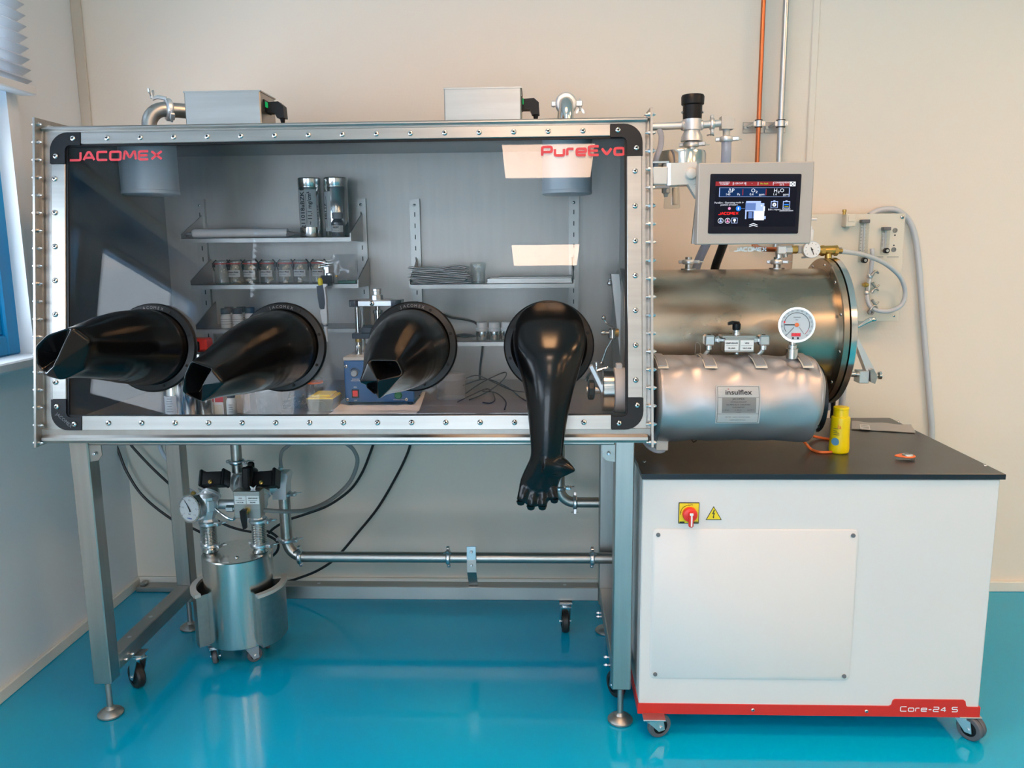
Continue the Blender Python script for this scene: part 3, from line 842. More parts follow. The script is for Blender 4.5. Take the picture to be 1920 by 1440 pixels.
place('wing_nut', WING, t, q_+V((-.034, -.010, .000)), V((-.1, 0, 1))).scale = (1.3, 1.3, 1.3)
# elbow beside the second box: turns straight back
p = P(1062, 232, 2.58); p.z = ZTOP
t = thing('pipe_elbow', 'steel pipe elbow with ring clamp on the glove box near the tall flange edge', 'pipe', p, 'vacuum pipes on the glove box')
d1 = V((.0, 1, 0)); ep = elbow_pts(p+Z1*.052, Z1, None, d1, .05)
part('base_flange', MB().lathe(p, Z1, [(r_*1.5, 0), (r_*1.5, .008), (r_*1.15, .011), (r_*1.1, .02), (r_, .022)], 24), M['pol'], t)
part('bend', MB().tube([p+Z1*.005]+ep, r_, 20), M['pol'], t)
part('pipe', MB().tube([ep[-1], ep[-1]+d1*.26], r_, 20), M['steel'], t)
clamp(t, ep[-1]-d1*.004, d1, r_*1.25, X1, 'alu')
clamp(t, p+Z1*.013, Z1, r_*1.25, (-1, -.4, 0), 'alu')

# ------------------------------------------------------------------ hanging inside: filter canisters
def canister(px0, px1, pyb, Y, label):
    a = P(px0, pyb, Y); b = P(px1, pyb, Y); r = (b.x-a.x)/2; c = V(((a.x+b.x)/2, Y, 0)); zt = ZTOP-t_-.0005
    t = thing('filter_canister', label, 'canister', (c.x, Y, a.z), 'grey filter canisters inside the chamber')
    part('shell', MB().lathe((c.x, Y, a.z+.008), Z1, [(r*.985, .0), (r*.985, zt-a.z-.008)], 40), M['canister'], t)
    part('bottom_rim', MB().lathe((c.x, Y, a.z), Z1, [(r*.93, 0), (r, .003), (r, .012), (r*.985, .014)], 40), M['canister'], t)
canister(233, 334, 367, 2.55, 'grey cylindrical filter canister hanging under the red lettering near the window')
canister(1016, 1110, 366, 2.58, 'grey cylindrical filter canister hanging above the shelves, under the pale reflection')

# ------------------------------------------------------------------ inside: uprights and shelves
YR = YBK-t_-.0005
def upright(px, pyt, pyb, label):
    a = P(px, pyt, YR-.014); b = P(px, pyb, YR-.014)
    w = .018
    t = thing('shelf_upright', label, 'shelf rail', (a.x, YR, b.z), 'slotted shelf rails')
    mb = MB().bx((a.x-w, YR-.016, b.z), (a.x+w, YR-.014, a.z)).bx((a.x-w, YR-.014, b.z), (a.x-w+.002, YR, a.z)).bx((a.x+w-.002, YR-.014, b.z), (a.x+w, YR, a.z))
    part('rail', mb, M['steelsh'], t)
    SL = mesh_of('slot', MB().bx((-.0018, -.0004, -.008), (.0018, .0006, .008)), M['hole'])
    z = a.z-.055
    while z > b.z+.03:
        place('slot', SL, t, (a.x, YR-.0164, z), Z1); z -= .04
    place('screw', SMALL, t, (a.x, YR-.016, a.z-.022), -Y1)
    return a.x
XU = [upright(373, 374, 690, 'slotted steel shelf rail holding the left ends of the jar shelves'), upright(676, 372, 700, 'slotted steel shelf rail beside the two tall silver canisters'),
      upright(777, 373, 700, 'slotted steel shelf rail standing by the stack of grey bags'), upright(1076, 368, 700, 'slotted steel shelf rail below the grey canister near the chamber door')]
def shelf(i0, i1, px_l, py_f, px_r, Yf, label):
    a = P(px_l, py_f, Yf); b = P(px_r, py_f, Yf); z = a.z; yr = YR-.0165
    t = thing('wall_shelf', label, 'shelf', ((a.x+b.x)/2, Yf, z), 'steel shelves in the chamber')
    part('board', MB().bx((a.x+.003, Yf, z-.016), (b.x-.003, Yf+.002, z)).bx((a.x+.003, Yf, z-.002), (b.x-.003, yr, z)), M['steelsh'], t)
    for x in (a.x, b.x-.003):
        part('bracket', MB().prism([V((x, Yf, z-.014)), V((x, Yf, z+.012)), V((x, yr, z+.085)), V((x, yr, z-.016))], (.003, 0, 0)), M['steeld'], t)
    return t, V((a.x, Yf, z)), V((b.x, Yf, z))
T1, T1a, T1b = shelf(0, 1, 338, 447, 658, 2.745, 'top steel shelf carrying two tall silver canisters')
T2, T2a, T2b = shelf(0, 1, 356, 534, 672, 2.745, 'middle steel shelf carrying a row of swing-top jars')
T3, T3a, T3b = shelf(0, 1, 366, 617, 672, 2.745, 'lower steel shelf carrying white bottles with dark caps')
T4, T4a, T4b = shelf(2, 3, 767, 533, 1077, 2.745, 'steel shelf carrying grey bags, a clear jar and a tray')
T5, T5a, T5b = shelf(2, 3, 772, 641, 1077, 2.745, 'steel shelf carrying small bottles with white caps')
def onshelf(px, sh, Y):
    """point on a shelf board seen at column px, depth Y"""
    q = P(px, 500, Y); return V((q.x, Y, sh.z))
# top shelf: white tube in a bag, two canisters, a little bottle
a = onshelf(366, T1a, 2.80); b = onshelf(543, T1a, 2.80)
t = thing('paper_roll', 'white roll wrapped in clear film lying on the top shelf', 'roll', (a.x, 2.80, T1a.z))
part('roll', MB().lathe(a+V((.0, 0, .0165)), X1, [(.012, 0), (.016, .006), (.0162, (b.x-a.x)*.5), (.0145, b.x-a.x)], 18), M['white2'], t)
part('wrapper_end', MB().loft([[b+V((x, w*math.cos(q), .012+h*math.sin(q))) for q in [2*math.pi*j/10 for j in range(10)]] for x, w, h in ((-.002, .0145, .0118), (.012, .012, .009), (.03, .018, .006), (.055, .022, .004))]), M['bagp'], t, 'crumpled clear wrapper end')
part('wrapper_start', MB().loft([[a+V((x, w*math.cos(q), .012+h*math.sin(q))) for q in [2*math.pi*j/10 for j in range(10)]] for x, w, h in ((.002, .015, .0118), (-.008, .014, .0112), (-.024, .021, .0105))]), M['bagp'], t)
def tallcan(px0, px1, pyt, Y, label, txt1, txt2, lx0, lx1, ly0, ly1, flip):
    a = onshelf(px0, T1a, Y); b = onshelf(px1, T1a, Y); r = (b.x-a.x)/2; c = (a+b)/2; h = P((px0+px1)/2, pyt, Y).z-T1a.z
    t = thing('silver_canister', label, 'canister', c, 'silver canisters on the top shelf')
    part('body', MB().lathe(c, Z1, [(r*.97, 0), (r, .004), (r, h-.035), (r*.97, h-.033), (r*.97, h-.030), (r, h-.028), (r, h-.003), (r*.95, h)], 32), M['pol'], t)
    # paper label: an arc of the cylinder
    t0, t1 = lx0, lx1; z0, z1 = ly0*h, ly1*h; n = 10; rr = r+.0006
    pt = lambda q, z: c+V((rr*math.sin(q), -rr*math.cos(q), z))
    mb = MB()
    mb.loft([[pt(t0+(t1-t0)*k/n, z0), pt(t0+(t1-t0)*k/n, z1)] for k in range(n+1)], False, False)
    part('paper_label', mb, M['label'], t, 'pale paper label with handwriting')
    zz = (z0+z1)/2
    for s, q, sz in ((txt1, t0*.68+t1*.32, .0235), (txt2, t0*.33+t1*.67, .019)):
        pos = c+V(((rr+.0008)*math.sin(q), -(rr+.0008)*math.cos(q), zz)); xd = V((0, 0, 1)) if not flip else V((0, 0, -1)); tang = V((math.cos(q), math.sin(q), 0))
        o = text(s, sz, M['ink'], t, pos+V((0, -.0012, 0)), xd, -tang if not flip else tang, bold=.0004)
    q = t0*.5+t1*.5
    pos = c+V(((rr+.0009)*math.sin(q), -(rr+.0009)*math.cos(q), 0))
    part('underline', MB().bx(pos+V((-.0006, -.001, z0+.012)), pos+V((.0006, -.0005, z1-.016))), M['ink'], t)
tallcan(567, 609, 334, 2.83, 'tall silver canister with a wide handwritten label, nearer to the paper roll', '211018aBZK1', '~ 11,1 mg/cm²', -.95, .78, .17, .80, False)
tallcan(615, 657, 333, 2.83, 'tall silver canister behind the small dark bottle on the top shelf', '21101', '', -1.2, -.28, .10, .76, True)
c = onshelf(637, T1a, 2.765)
t = thing('sample_bottle', 'small dark grey bottle with white label on the top shelf before a canister', 'bottle', c)
r = S(12, 2.765)
part('body', MB().lathe(c, Z1, [(r*.95, 0), (r, .003), (r, .048), (r*.7, .058), (r*.62, .062)], 24), M['lead'], t)
part('cap', MB().lathe(c+Z1*.061, Z1, [(r*.8, 0), (r*.82, .002), (r*.82, .018), (r*.76, .020)], 24), M['greyink'], t)
part('label', MB().loft([[c+V(((r+.0005)*math.sin(q), -(r+.0005)*math.cos(q), z)) for z in (.016, .038)] for q in [-1.1+2.2*k/8 for k in range(9)]], False, False), M['label'], t, 'white printed label')
text('90297', .0085, M['ink'], t, c+V((-.002, -r-.0022, .031)), bold=.0003)
text('Lithium salt', .004, M['ink'], t, c+V((0, -r-.0022, .022)))
# swing-top jars
def jar(c, label, h=.082, r=.0265, lab=True, fill=0):
    t = thing('swing_top_jar', label, 'jar', c, 'swing-top glass jars in a row')
    part('glass', MB().lathe(c, Z1, [(r*.9, 0), (r, .004), (r, h*.62), (r*.86, h*.74), (r*.84, h*.8), (r*.90, h*.82), (r*.90, h*.845), (r*.8, h*.845)], 20, caps=True), M['jar'], t)
    part('rubber_ring', MB().ring(c, Z1, r*.80, r*1.02, h*.835, h*.885, 20), M['redrub'], t, 'dark red rubber ring')
    part('lid', MB().lathe(c, Z1, [(r*.96, h*.885), (r*.96, h*.94), (r*.75, h*.985), (r*.3, h*1.0)], 20), M['jar'], t)
    w = MB()
    for s in (-1, 1):
        w.tube([c+V((s*r*.98, -.004, h*.55)), c+V((s*r*1.08, -.006, h*.72)), c+V((s*r*1.05, -.003, h*.9)), c+V((s*r*.7, 0, h*1.02))], .0022, 6, 3)
        w.box(c+V((s*r*1.06, -.004, h*.80)), (.006, .012, .016), None, .001)
    part('wire_clip', w, M['black'], t)
    if lab:
        part('label', MB().loft([[c+V(((r+.0005)*math.sin(q), -(r+.0005)*math.cos(q), z)) for z in (h*.30, h*.58)] for q in [-.85+1.7*k/8 for k in range(9)]], False, False), M['label'], t, 'white printed label')
        text('Lithium Metal', .0066, M['ink'], t, c+V((0, -r-.0022, h*.50)), bold=.00025)
        text('99,9 % Batt.', .0050, M['ink'], t, c+V((-.004, -r-.0022, h*.40)))
        rn = random.Random(int(fill*10))
        m = MB()
        for k in range(4):
            m.lathe(c+V((rn.uniform(-.012, .012), rn.uniform(-.014, .004), .004+k*.009)), V((rn.uniform(-1, 1), rn.uniform(-1, 1), 1.2)), [(.008, -.003), (.0095, 0), (.008, .003)], 10)
        for k in range(3):
            m.lathe(c+V((rn.uniform(-.01, .01), -.008, h*.64+k*.004)), V((rn.uniform(-1, 1), -1, .6)), [(.006, -.002), (.008, 0), (.006, .002)], 8)
        part('pellets', m, M['chalk'], t, 'beige and white pellets')
    return t
jl = ['unlabelled swing-top glass jar at the window end of the jar row', 'first labelled swing-top jar, next to the unlabelled jar', 'second labelled swing-top jar counted from the unlabelled one', 'third labelled swing-top jar, under the middle of the top shelf', 'fourth labelled swing-top jar with larger gap beside it', 'fifth labelled swing-top jar counted from the unlabelled one', 'last labelled swing-top jar, half hidden by shiny scraps']
for i, (px, l) in enumerate(zip((415, 441, 469, 501, 535, 563, 597), jl)):
    jar(onshelf(px+1, T2a, 2.80 if i % 2 else 2.795), l, lab=i > 0, fill=i+1)
# things at the end of the jar row
def wavybag(name, c, w, h, d, m, label, cat, seed, parent=None):
    rn = random.Random(seed); n, k = 9, 7; fr, bk = [], []
    for j in range(k+1):
        for i in range(n+1):
            x = w*(i/n-.5); z = h*j/k; bul = math.sin(math.pi*i/n)*math.sin(math.pi*min(1, (j+.6)/k))
            y = d*bul*.5+rn.uniform(-1, 1)*.0035*(1 if j < k else .3)
            fr.append(c+V((x+rn.uniform(-.002, .002), -y-.0006, z+.001))); bk.append(c+V((x, y+.0006, z+.001)))
    mb = MB(); W_ = n+1
    mb.add(fr, [(j*W_+i, j*W_+i+1, (j+1)*W_+i+1, (j+1)*W_+i) for j in range(k) for i in range(n)])
    mb.add(bk, [(j*W_+i, (j+1)*W_+i, (j+1)*W_+i+1, j*W_+i+1) for j in range(k) for i in range(n)])
    if parent is None:
        return single(name, mb, m, label, cat)
    return part(name, mb, m, parent, label)
wavybag('zip_bag', onshelf(648, T2a, 2.775), .085, .098, .03, M['bagp'], 'crumpled clear zip bag standing at the end of the jar shelf', 'bag', 5)
c = onshelf(618, T2a, 2.77)
single('metal_tin', MB().lathe(c, Z1, [(.0135, 0), (.014, .002), (.014, .034), (.0125, .036)], 20), M['zinc'], 'small pale metal tin between the last jar and the clear bag', 'tin')
c = onshelf(630, T2a, 2.762)
t = thing('glass_vial', 'tiny glass vial standing before the clear zip bag', 'vial', c)
part('glass', MB().lathe(c, Z1, [(.005, 0), (.0055, .001), (.0055, .018), (.003, .022)], 12), M['clear'], t)
part('cap', MB().lathe(c+Z1*.022, Z1, [(.0042, 0), (.0042, .006)], 12), M['brass'], t)
c = onshelf(612, T2a, 2.79)
rn = random.Random(4)
mb = MB()
for k in range(5):
    mb.box(c+V((rn.uniform(-.01, .012), rn.uniform(-.006, .006), .058+.005*k)), (.040, .022, .0012), Matrix.Rotation(rn.uniform(-.4, .4), 3, 'Z') @ Matrix.Rotation(rn.uniform(-.25, .25), 3, 'Y'))
mb.box(c+V((0, 0, .028)), (.016, .012, .055))
single('foil_scraps', mb, M['pol'], 'stack of shiny foil pieces at the end of the jar row', 'foil')
c = onshelf(650, T2a, 2.755)
single('green_card', MB().box(c+V((0, 0, .005)), (.062, .012, .010), None, .001), mat('dark_green', (.01, .09, .07), .5), 'flat dark green piece under the clear zip bag', 'card')
# white bottles with dark caps on the lower shelf
def capbottle(px, Y, sh, label, group, r, hb, capm, bodym, cap_r, cap_h):
    c = onshelf(px, sh, Y)
    t = thing('bottle', label, 'bottle', c, group)
    part('body', MB().lathe(c, Z1, [(r*.93, 0), (r, .003), (r, hb*.86), (r*.75, hb), (r*.7, hb+.002)], 20), bodym, t)
    part('cap', MB().lathe(c+Z1*(hb+.001), Z1, [(cap_r, 0), (cap_r*1.02, .002), (cap_r*1.02, cap_h-.002), (cap_r*.92, cap_h)], 20), capm, t)
    return t, c
for i, (px, Y, l) in enumerate(((417, 2.785, 'white bottle with dark cap at the window end of the lower shelf'), (439, 2.785, 'white bottle with dark cap, second in the front row of the lower shelf'), (424, 2.86, 'white bottle with dark cap in the rear row, behind the first gap'), (447, 2.86, 'white bottle with dark cap in the rear row of the lower shelf'), (463, 2.82, 'white bottle with dark cap half hidden by the second glove ring'))):
    t, c = capbottle(px, Y, T3a, l, 'white bottles with dark caps', .0185, .048, M['capblue'], M['white2'], .0165, .020)
    for k in range(3):
        part('print_line', MB().ring(c, Z1, .0186, .0188, .014+.008*k, .0152+.008*k, 20), M['greyink'], t)
for i, (px, l) in enumerate(((902, 'small silver bottle with white screw cap nearest the third glove'), (925.5, 'small silver bottle with white screw cap, the middle one of three'), (949, 'small silver bottle with white screw cap touching the hanging glove ring'))):
    t, c = capbottle(px, 2.79, T5a, l, 'silver bottles with white caps', .0215, .036, M['white2'], M['pol'], .0185, .026)
    part('cap_skirt', MB().lathe(c+Z1*.032, Z1, [(.0205, 0), (.0215, .002), (.0215, .010), (.018, .013)], 20), M['white2'], t)
# shelf of the second unit: bags, jar, tray
c = onshelf(826, T4a, 2.82); rn = random.Random(2)
for k in range(11):
    w = S(108, 2.82)*rn.uniform(.86, 1.02); d = .12; n = 8
    z = c.z+.0010+k*.0052
    cx = c.x+rn.uniform(-.008, .008)
    mb = MB(); rg = []
    for i in range(n+1):
        x = cx-w/2+w*i/n; zz_ = z+.0014*math.sin(i*1.7+k)+(.004*math.sin(i*.9+2) if k > 8 else 0); e_ = .0006 if i in (0, n) else .0024
        rg.append([V((x, 2.82-d/2+rn.uniform(-.003, .003), zz_+.001)), V((x, 2.82, zz_-e_+.0015)), V((x, 2.82+d/2, zz_+.001)), V((x, 2.82+d/2, zz_+.002)), V((x, 2.82, zz_+e_+.002)), V((x, 2.82-d/2, zz_+.0032))])
    mb.loft(rg)
    o = single('flat_bag', mb, M['bag'], 'flat grey foil bag, %s from the bottom of the stack beside the clear jar' % ['lowest', 'second', 'third', 'fourth', 'fifth', 'sixth', 'seventh', 'eighth', 'ninth', 'tenth'][k] if k < 10 else 'topmost crinkled grey foil bag of the stack beside the clear jar', 'bag', 'flat grey bags in a stack')
c = onshelf(896, T4a, 2.79)
t = thing('glass_jar', 'empty upside-down clear glass jar standing on the shelf beside the bags', 'jar', c)
r = S(15, 2.79)
part('glass', MB().lathe(c, Z1, [(r*.88, 0), (r*.9, .003), (r*.9, .045), (r, .052), (r, .066), (r*.9, .071), (r*.5, .073)], 24), M['clear'], t)
part('inner_wall', MB().lathe(c, Z1, [(r*.82, .001), (r*.82, .05), (r*.9, .06), (r*.8, .068)], 24), M['clear'], t)
a = onshelf(912, T4a, 2.76); b = onshelf(1073, T4a, 2.76)
t = thing('tray', 'shallow dark metal tray lying on the shelf under the pale reflection', 'tray', ((a.x+b.x)/2, 2.8, T4a.z))
part('tray_body', MB().bx((a.x, 2.755, a.z+.0005), (b.x, 2.89, a.z+.004)).bx((a.x, 2.755, a.z+.004), (b.x, 2.758, a.z+.016)).bx((a.x, 2.887, a.z+.004), (b.x, 2.89, a.z+.016)).bx((a.x, 2.755, a.z+.004), (a.x+.003, 2.89, a.z+.016)).bx((b.x-.003, 2.755, a.z+.004), (b.x, 2.89, a.z+.016)), M['steeld'], t)
part('tray_lid', MB().bx((a.x+.04, 2.77, a.z+.0165), (b.x, 2.885, a.z+.021), .001), M['steeld'], t)
# pipette hanging from the edge of the jar shelf
a = P(600, 524, 2.70); b = P(614, 641, 2.70)
ax = (b-a).normalized(); L = (b-a).length
t = thing('pipette', 'white and dark blue pipette with yellow button hanging from the jar shelf', 'pipette', b)
sd = X1-ax*ax.x; sd.normalize(); fr = ax.cross(sd)
def prof(pts_, th, m, nm, lab=None):
    return part(nm, MB().prism([a+ax*(L*y)+sd*x-fr*th/2 for x, y in pts_], fr*th), m, t, lab)
prof([(-.012, .10), (.008, .09), (.012, .12), (.014, .24), (.010, .40), (.006, .46), (-.004, .48), (-.011, .44), (-.013, .26)], .020, M['navy'], 'grip', 'dark blue grip')
prof([(.010, .07), (.022, .08), (.024, .10), (.016, .13), (.016, .30), (.013, .46), (.012, .58), (.009, .70), (-.007, .70), (-.010, .52), (-.007, .47), (.006, .47), (.011, .38), (.012, .2)], .022, M['white2'], 'handle_shell', 'white shell with finger hook')
part('button', MB().lathe(a+ax*(L*.10), -ax, [(.006, 0), (.0085, .006), (.0085, .019), (.007, .022), (.006, .026)], 14), M['yellow'], t, 'yellow push button')
part('side_button', MB().box(a+ax*(L*.235)-sd*.0125-fr*.002, (.006, .012, .012), None, .001), M['yellow'], t, 'small yellow button')
part('shaft', MB().lathe(a+ax*(L*.69), ax, [(.008, 0), (.0075, .012), (.006, .018), (.0058, L*.10)], 14), M['white2'], t)
part('collar', MB().lathe(a+ax*(L*.72), ax, [(.0083, 0), (.0083, .006)], 14), M['greyink'], t)
part('tip', MB().lathe(a+ax*(L*.79), ax, [(.0062, 0), (.0052, L*.08), (.0022, L*.21)], 14), M['white2'], t, 'long white tip')
part('holder', MB().bx((a.x-.008, 2.705, a.z-.022), (a.x+.03, 2.7445, a.z-.014), .001).bx((a.x-.008, 2.742, a.z-.022), (a.x+.03, 2.7446, a.z+.012)), M['black'], t)
# ------------------------------------------------------------------ standing on the chamber floor
ZF = .9375
def onfloor(px, py): return PZ(px, py, ZF)
def sheet(pts, z, label, seed):
    n = 8; a, b, c, d = [PZ(*p, ZF) for p in pts]
    g = [[(a.lerp(b, i/n)).lerp(d.lerp(c, i/n), j/n) for i in range(n+1)] for j in range(n+1)]
    top = [V((p.x, p.y, z+.0012+.0012*math.sin(p.x*30+seed)*math.sin(p.y*17)**2)) for r in g for p in r]
    mb = MB(); w = n+1
    mb.add(top, [(j*w+i, j*w+i+1, (j+1)*w+i+1, (j+1)*w+i) for j in range(n) for i in range(n)])
    mb.add([p-V((0, 0, .0008)) for p in top], [(j*w+i, (j+1)*w+i, (j+1)*w+i+1, j*w+i+1) for j in range(n) for i in range(n)])
    return single('paper_sheet', mb, M['paper'], label, 'paper', 'white sheets under the press')
sheet([(604, 784), (776, 784), (786, 768), (640, 764)], ZF, 'lower white paper sheet, nearest the window, under the blue press', 1)
sheet([(620, 772), (786, 772), (798, 736), (660, 736)], ZF+.0016, 'upper white paper sheet directly under the blue press', 2)
zp = ZF+.0052
# blue press
fl = PZ(652, 762, ZF); Yp = fl.y
x0, x1 = P(646, 720, Yp).x, P(776, 720, Yp).x; zt = P(646, 676, Yp).z; yb = Yp+.17
press = thing('bench_press', 'blue bench press with red switch and chrome columns on white paper', 'press', ((x0+x1)/2, Yp+.08, zp))
part('housing', MB().bx((x0, Yp, zp+.008), (x1, yb, zt), .003), M['bluebox'], press)
part('cover_plate', MB().bx((x0-.001, Yp-.001, zt), (x1+.001, yb, zt+.010), .001), M['alupaint'], press, 'grey top plate')
for x in (x0+.015, x1-.015):
    for y in (Yp+.015, yb-.015): part('foot', MB().cyl((x, y, zp-.0005), (x, y, zp+.009), .009, n=12), M['black'], press)
def fp(px, py): q = P(px, py, Yp); return V((q.x, Yp, q.z))
k = fp(665.5, 699)
part('knob', MB().lathe(k, -Y1, [(.011, 0), (.0115, .002), (.0105, .014), (.009, .016)], 24), M['knobgrey'], press, 'grey turning knob')
part('dial_mark', MB().loft([[k+V((r*math.cos(q), -.0004, r*math.sin(q))) for r in (.0135, .0158)] for q in [R(15+150*i/14) for i in range(15)]], False, False), M['label'], press)
text('PRESSURE', .0052, M['label'], press, fp(667, 711)+V((0, -.0006, 0))); text('REGULATOR', .0052, M['label'], press, fp(667, 714)+V((0, -.0006, 0)))
text('ON', .006, M['label'], press, fp(666, 726)+V((0, -.0006, 0))); text('OFF', .006, M['label'], press, fp(667, 751)+V((0, -.0006, 0)))
part('rocker_frame', MB().bx(fp(660, 746)+V((0, -.003, 0)), fp(673, 730)+V((0, .001, 0)), .001), M['black'], press)
part('rocker', MB().bx(fp(662, 743)+V((0, -.006, 0)), fp(671, 732)+V((0, -.001, 0)), .001), M['rocker'], press, 'lit red rocker switch')
kg = fp(747, 741)
part('push_button', MB().lathe(kg, -Y1, [(.012, 0), (.0125, .003), (.010, .006), (.009, .010)], 20), M['green'], press, 'round dark green button')
text('WORKING TABLE', .0045, M['label'], press, fp(748, 749.5)+V((0, -.0006, 0)))
for p in ((649, 687), (651.5, 749), (762, 749), (764, 687)): place('screw', SMALL, press, fp(*p), -Y1)
def pc(px, py, Y): return P(px, py, Y)
Ya = Yp+.06
c0, c1 = pc(672, 640, Ya).x, pc(742, 640, Ya).x
zc = lambda py: P(700, py, Ya).z
for x in (c0, c1):
    for y in (Ya, Ya+.07):
        part('column', MB().cyl((x, y, zt+.0095), (x, y, zc(574)), .0075, n=18), M['pol'], press)
    part('column_collar', MB().lathe((x, Ya, zc(641)), Z1, [(.0095, 0), (.0095, zc(635)-zc(641))], 18), M['brass'], press, 'brass collar')
    part('column_sleeve', MB().lathe((x, Ya, zt+.0095), Z1, [(.0098, 0), (.0098, .028), (.008, .032)], 18), M['pol'], press)
part('top_plate', MB().bx((c0-.018, Ya-.018, zc(574)), (c1+.016, Ya+.09, zc(563)), .002), M['alu'], press)
for x in (c0-.004, c1+.004): part('end_cap', MB().lathe((x, Ya-.004, zc(574.5)), Z1, [(.0185, 0), (.0185, zc(562.5)-zc(574.5))], 20), M['navy'], press)
part('moving_plate', MB().bx((c0-.016, Ya-.018, zc(634)), (c1+.016, Ya+.09, zc(624)), .002), M['navy'], press)
part('pressing_block', MB().bx((c0+.012, Ya-.012, zc(624)), (c1-.012, Ya+.08, zc(613)), .002), M['navy'], press)
xm = (c0+c1)/2; ym = Ya+.03
part('spindle', MB().lathe((xm, ym, zc(624)), Z1, [(.013, 0), (.013, zc(590)-zc(624)), (.016, zc(589)-zc(624)), (.016, zc(583)-zc(624)), (.008, zc(582)-zc(624)), (.008, zc(562)-zc(624))], 20), M['pol'], press)
part('adjusting_nut', MB().lathe((xm, ym, zc(563)), Z1, [(.018, 0), (.018, .014), (.012, .016), (.012, .026), (.0135, .027), (.0135, .034), (.012, .035)], 8), M['zinc'], press)
place('screw', SCREW, press, (xm-.008, Ya-.0182, (zc(563)+zc(574))/2), -Y1)
# yellow tip box
a = onfloor(574.5, 772)
t = thing('tip_box', 'pipette tip box with yellow insert in a clear tray, before the papers', 'box', a)
Yt = a.y; x0, x1 = P(574, 760, Yt).x, P(622, 760, Yt).x; h = P(600, 749, Yt).z-ZF; d = .105; sk = .008
def frus(x0, x1, y0, y1, z0, z1, s, sx=0):
    return [[V((x0+s, y0+s, z0)), V((x1-s, y0+s, z0)), V((x1-s, y1-s, z0)), V((x0+s, y1-s, z0))], [V((x0, y0, z1)), V((x1, y0, z1)), V((x1, y1, z1)), V((x0, y1, z1))]]
part('tray', MB().loft(frus(x0, x1+.006, Yt, Yt+d, ZF+.0008, ZF+h, .006)), M['ytrans'], t, 'yellowish clear tray')
part('insert', MB().loft(frus(x0+.004, x1+.002, Yt+.004, Yt+d-.004, ZF+h+.0002, ZF+h+.004, -.001)).bx((x0+.012, Yt+.012, ZF+h+.004), (x1-.006, Yt+d-.012, ZF+h+.011), .003), M['yellow'], t, 'bright yellow insert')
xm = (x0+x1)/2
part('arch_rib', MB().tube([(xm-.020, Yt-.0005+.006, ZF+.002), (xm-.020, Yt+.002, ZF+.022), (xm-.012, Yt+.0005, ZF+.030), (xm+.012, Yt+.0005, ZF+.030), (xm+.020, Yt+.002, ZF+.022), (xm+.020, Yt-.0005+.006, ZF+.002)], .0014, 6, 4), M['ytrans'], t)
# tubs
def tub(px, py, w, h, label, lid, taper=.92):
    c = onfloor(px, py); r = S(w/2, c.y); c.y += r; hh = S(h, c.y)
    t = thing('plastic_tub', label, 'tub', c)
    part('wall', MB().lathe(c, Z1, [(r*taper, .0006), (r*.98, hh*.9), (r*.98, hh)], 36, caps=False).lathe(c+Z1*.0006, Z1, [(r*taper, 0), (r*taper*.5, .0005)], 36), M['frost'], t)
    if lid:
        part('lid', MB().lathe(c, Z1, [(r*1.03, hh*.80), (r*1.03, hh*1.02), (r*.95, hh*1.04), (r*.5, hh*1.045)], 36), M['frost'], t)
    return t, c, r, hh
tub(843.5, 751, 57, 46, 'round frosted plastic tub with lid standing before the tangled black cables', True, .97)
t, c, r, hh = tub(497, 782, 55, 56, 'open clear plastic tub with crumpled bags inside, beside the glass jars', False, .84)
part('rim', MB().ring(c, Z1, r*.97, r*1.06, hh*.86, hh*.90, 36).ring(c, Z1, r*.98, r*1.05, hh*.99, hh*1.03, 36), M['frost'], t)
wavybag('crumpled_bag', c+Z1*.002, r*1.25, hh*.75, r*.9, M['bagp'], 'crumpled clear bag', None, 9, t)
part('tweezers', MB().box(c+V((.004, -.01, hh*.92)), (.045, .004, .002), Matrix.Rotation(-.5, 3, 'Y') @ Matrix.Rotation(.3, 3, 'Z')), M['pol'], t, 'steel tweezers')
part('blue_cap', MB().lathe(c+V((.018, .0, hh*.86)), Z1, [(.012, 0), (.012, .014)], 14), mat('blue_cap', (.03, .06, .30), .4), t)
# heap of little glass vials with a jar behind
base = onfloor(551, 768); rn = random.Random(11)
k = 0
for iz in range(3):
    for iy in range(3):
        for ix in range(5-iz):
            p = base+V(((ix-2+iz*.5)*.0165+rn.uniform(-.002, .002), .012+iy*.017+rn.uniform(-.002, .002), .0075+iz*.0135))
            ax = V((rn.uniform(-.25, .25), -1, rn.uniform(-.06, .06)))
            mb = MB().lathe(p-ax*.0, ax, [(.0055, -.007), (.0072, -.005), (.0072, .003), (.0045, .006), (.0052, .0075)], 10)
            single('glass_vial', mb, M['clear'], 'tiny clear glass vial lying in the heap beside the yellow tip box', 'vial', 'heap of glass vials'); k += 1
c = onfloor(588, 748); c.y += .02
t = thing('swing_top_jar', 'low glass jar with orange rubber ring standing behind the yellow tip box', 'jar', c)
r = S(16, c.y)
part('glass', MB().lathe(c, Z1, [(r*.9, .0005), (r, .004), (r, .042), (r*.85, .05)], 24), M['clear'], t)
part('rubber_ring', MB().ring(c, Z1, r*.8, r*1.02, .050, .056, 24), M['orange'], t, 'orange rubber ring')
part('lid', MB().lathe(c+Z1*.056, Z1, [(r*.98, 0), (r*.98, .008), (r*.7, .014)], 24), M['clear'], t)
part('label', MB().loft([[c+V(((r+.0005)*math.sin(q), -(r+.0005)*math.cos(q), z)) for z in (.004, .014)] for q in [-.8+1.6*k/8 for k in range(9)]], False, False), M['label'], t)
q0 = c+V((-.055, .035, 0))
t = thing('plastic_box', 'low frosted plastic box behind the heap of vials, under the second glove ring', 'box', q0)
part('tray', MB().bx(q0+V((-.035, -.03, .0006)), q0+V((.035, .03, .045)), .003), M['frost'], t)
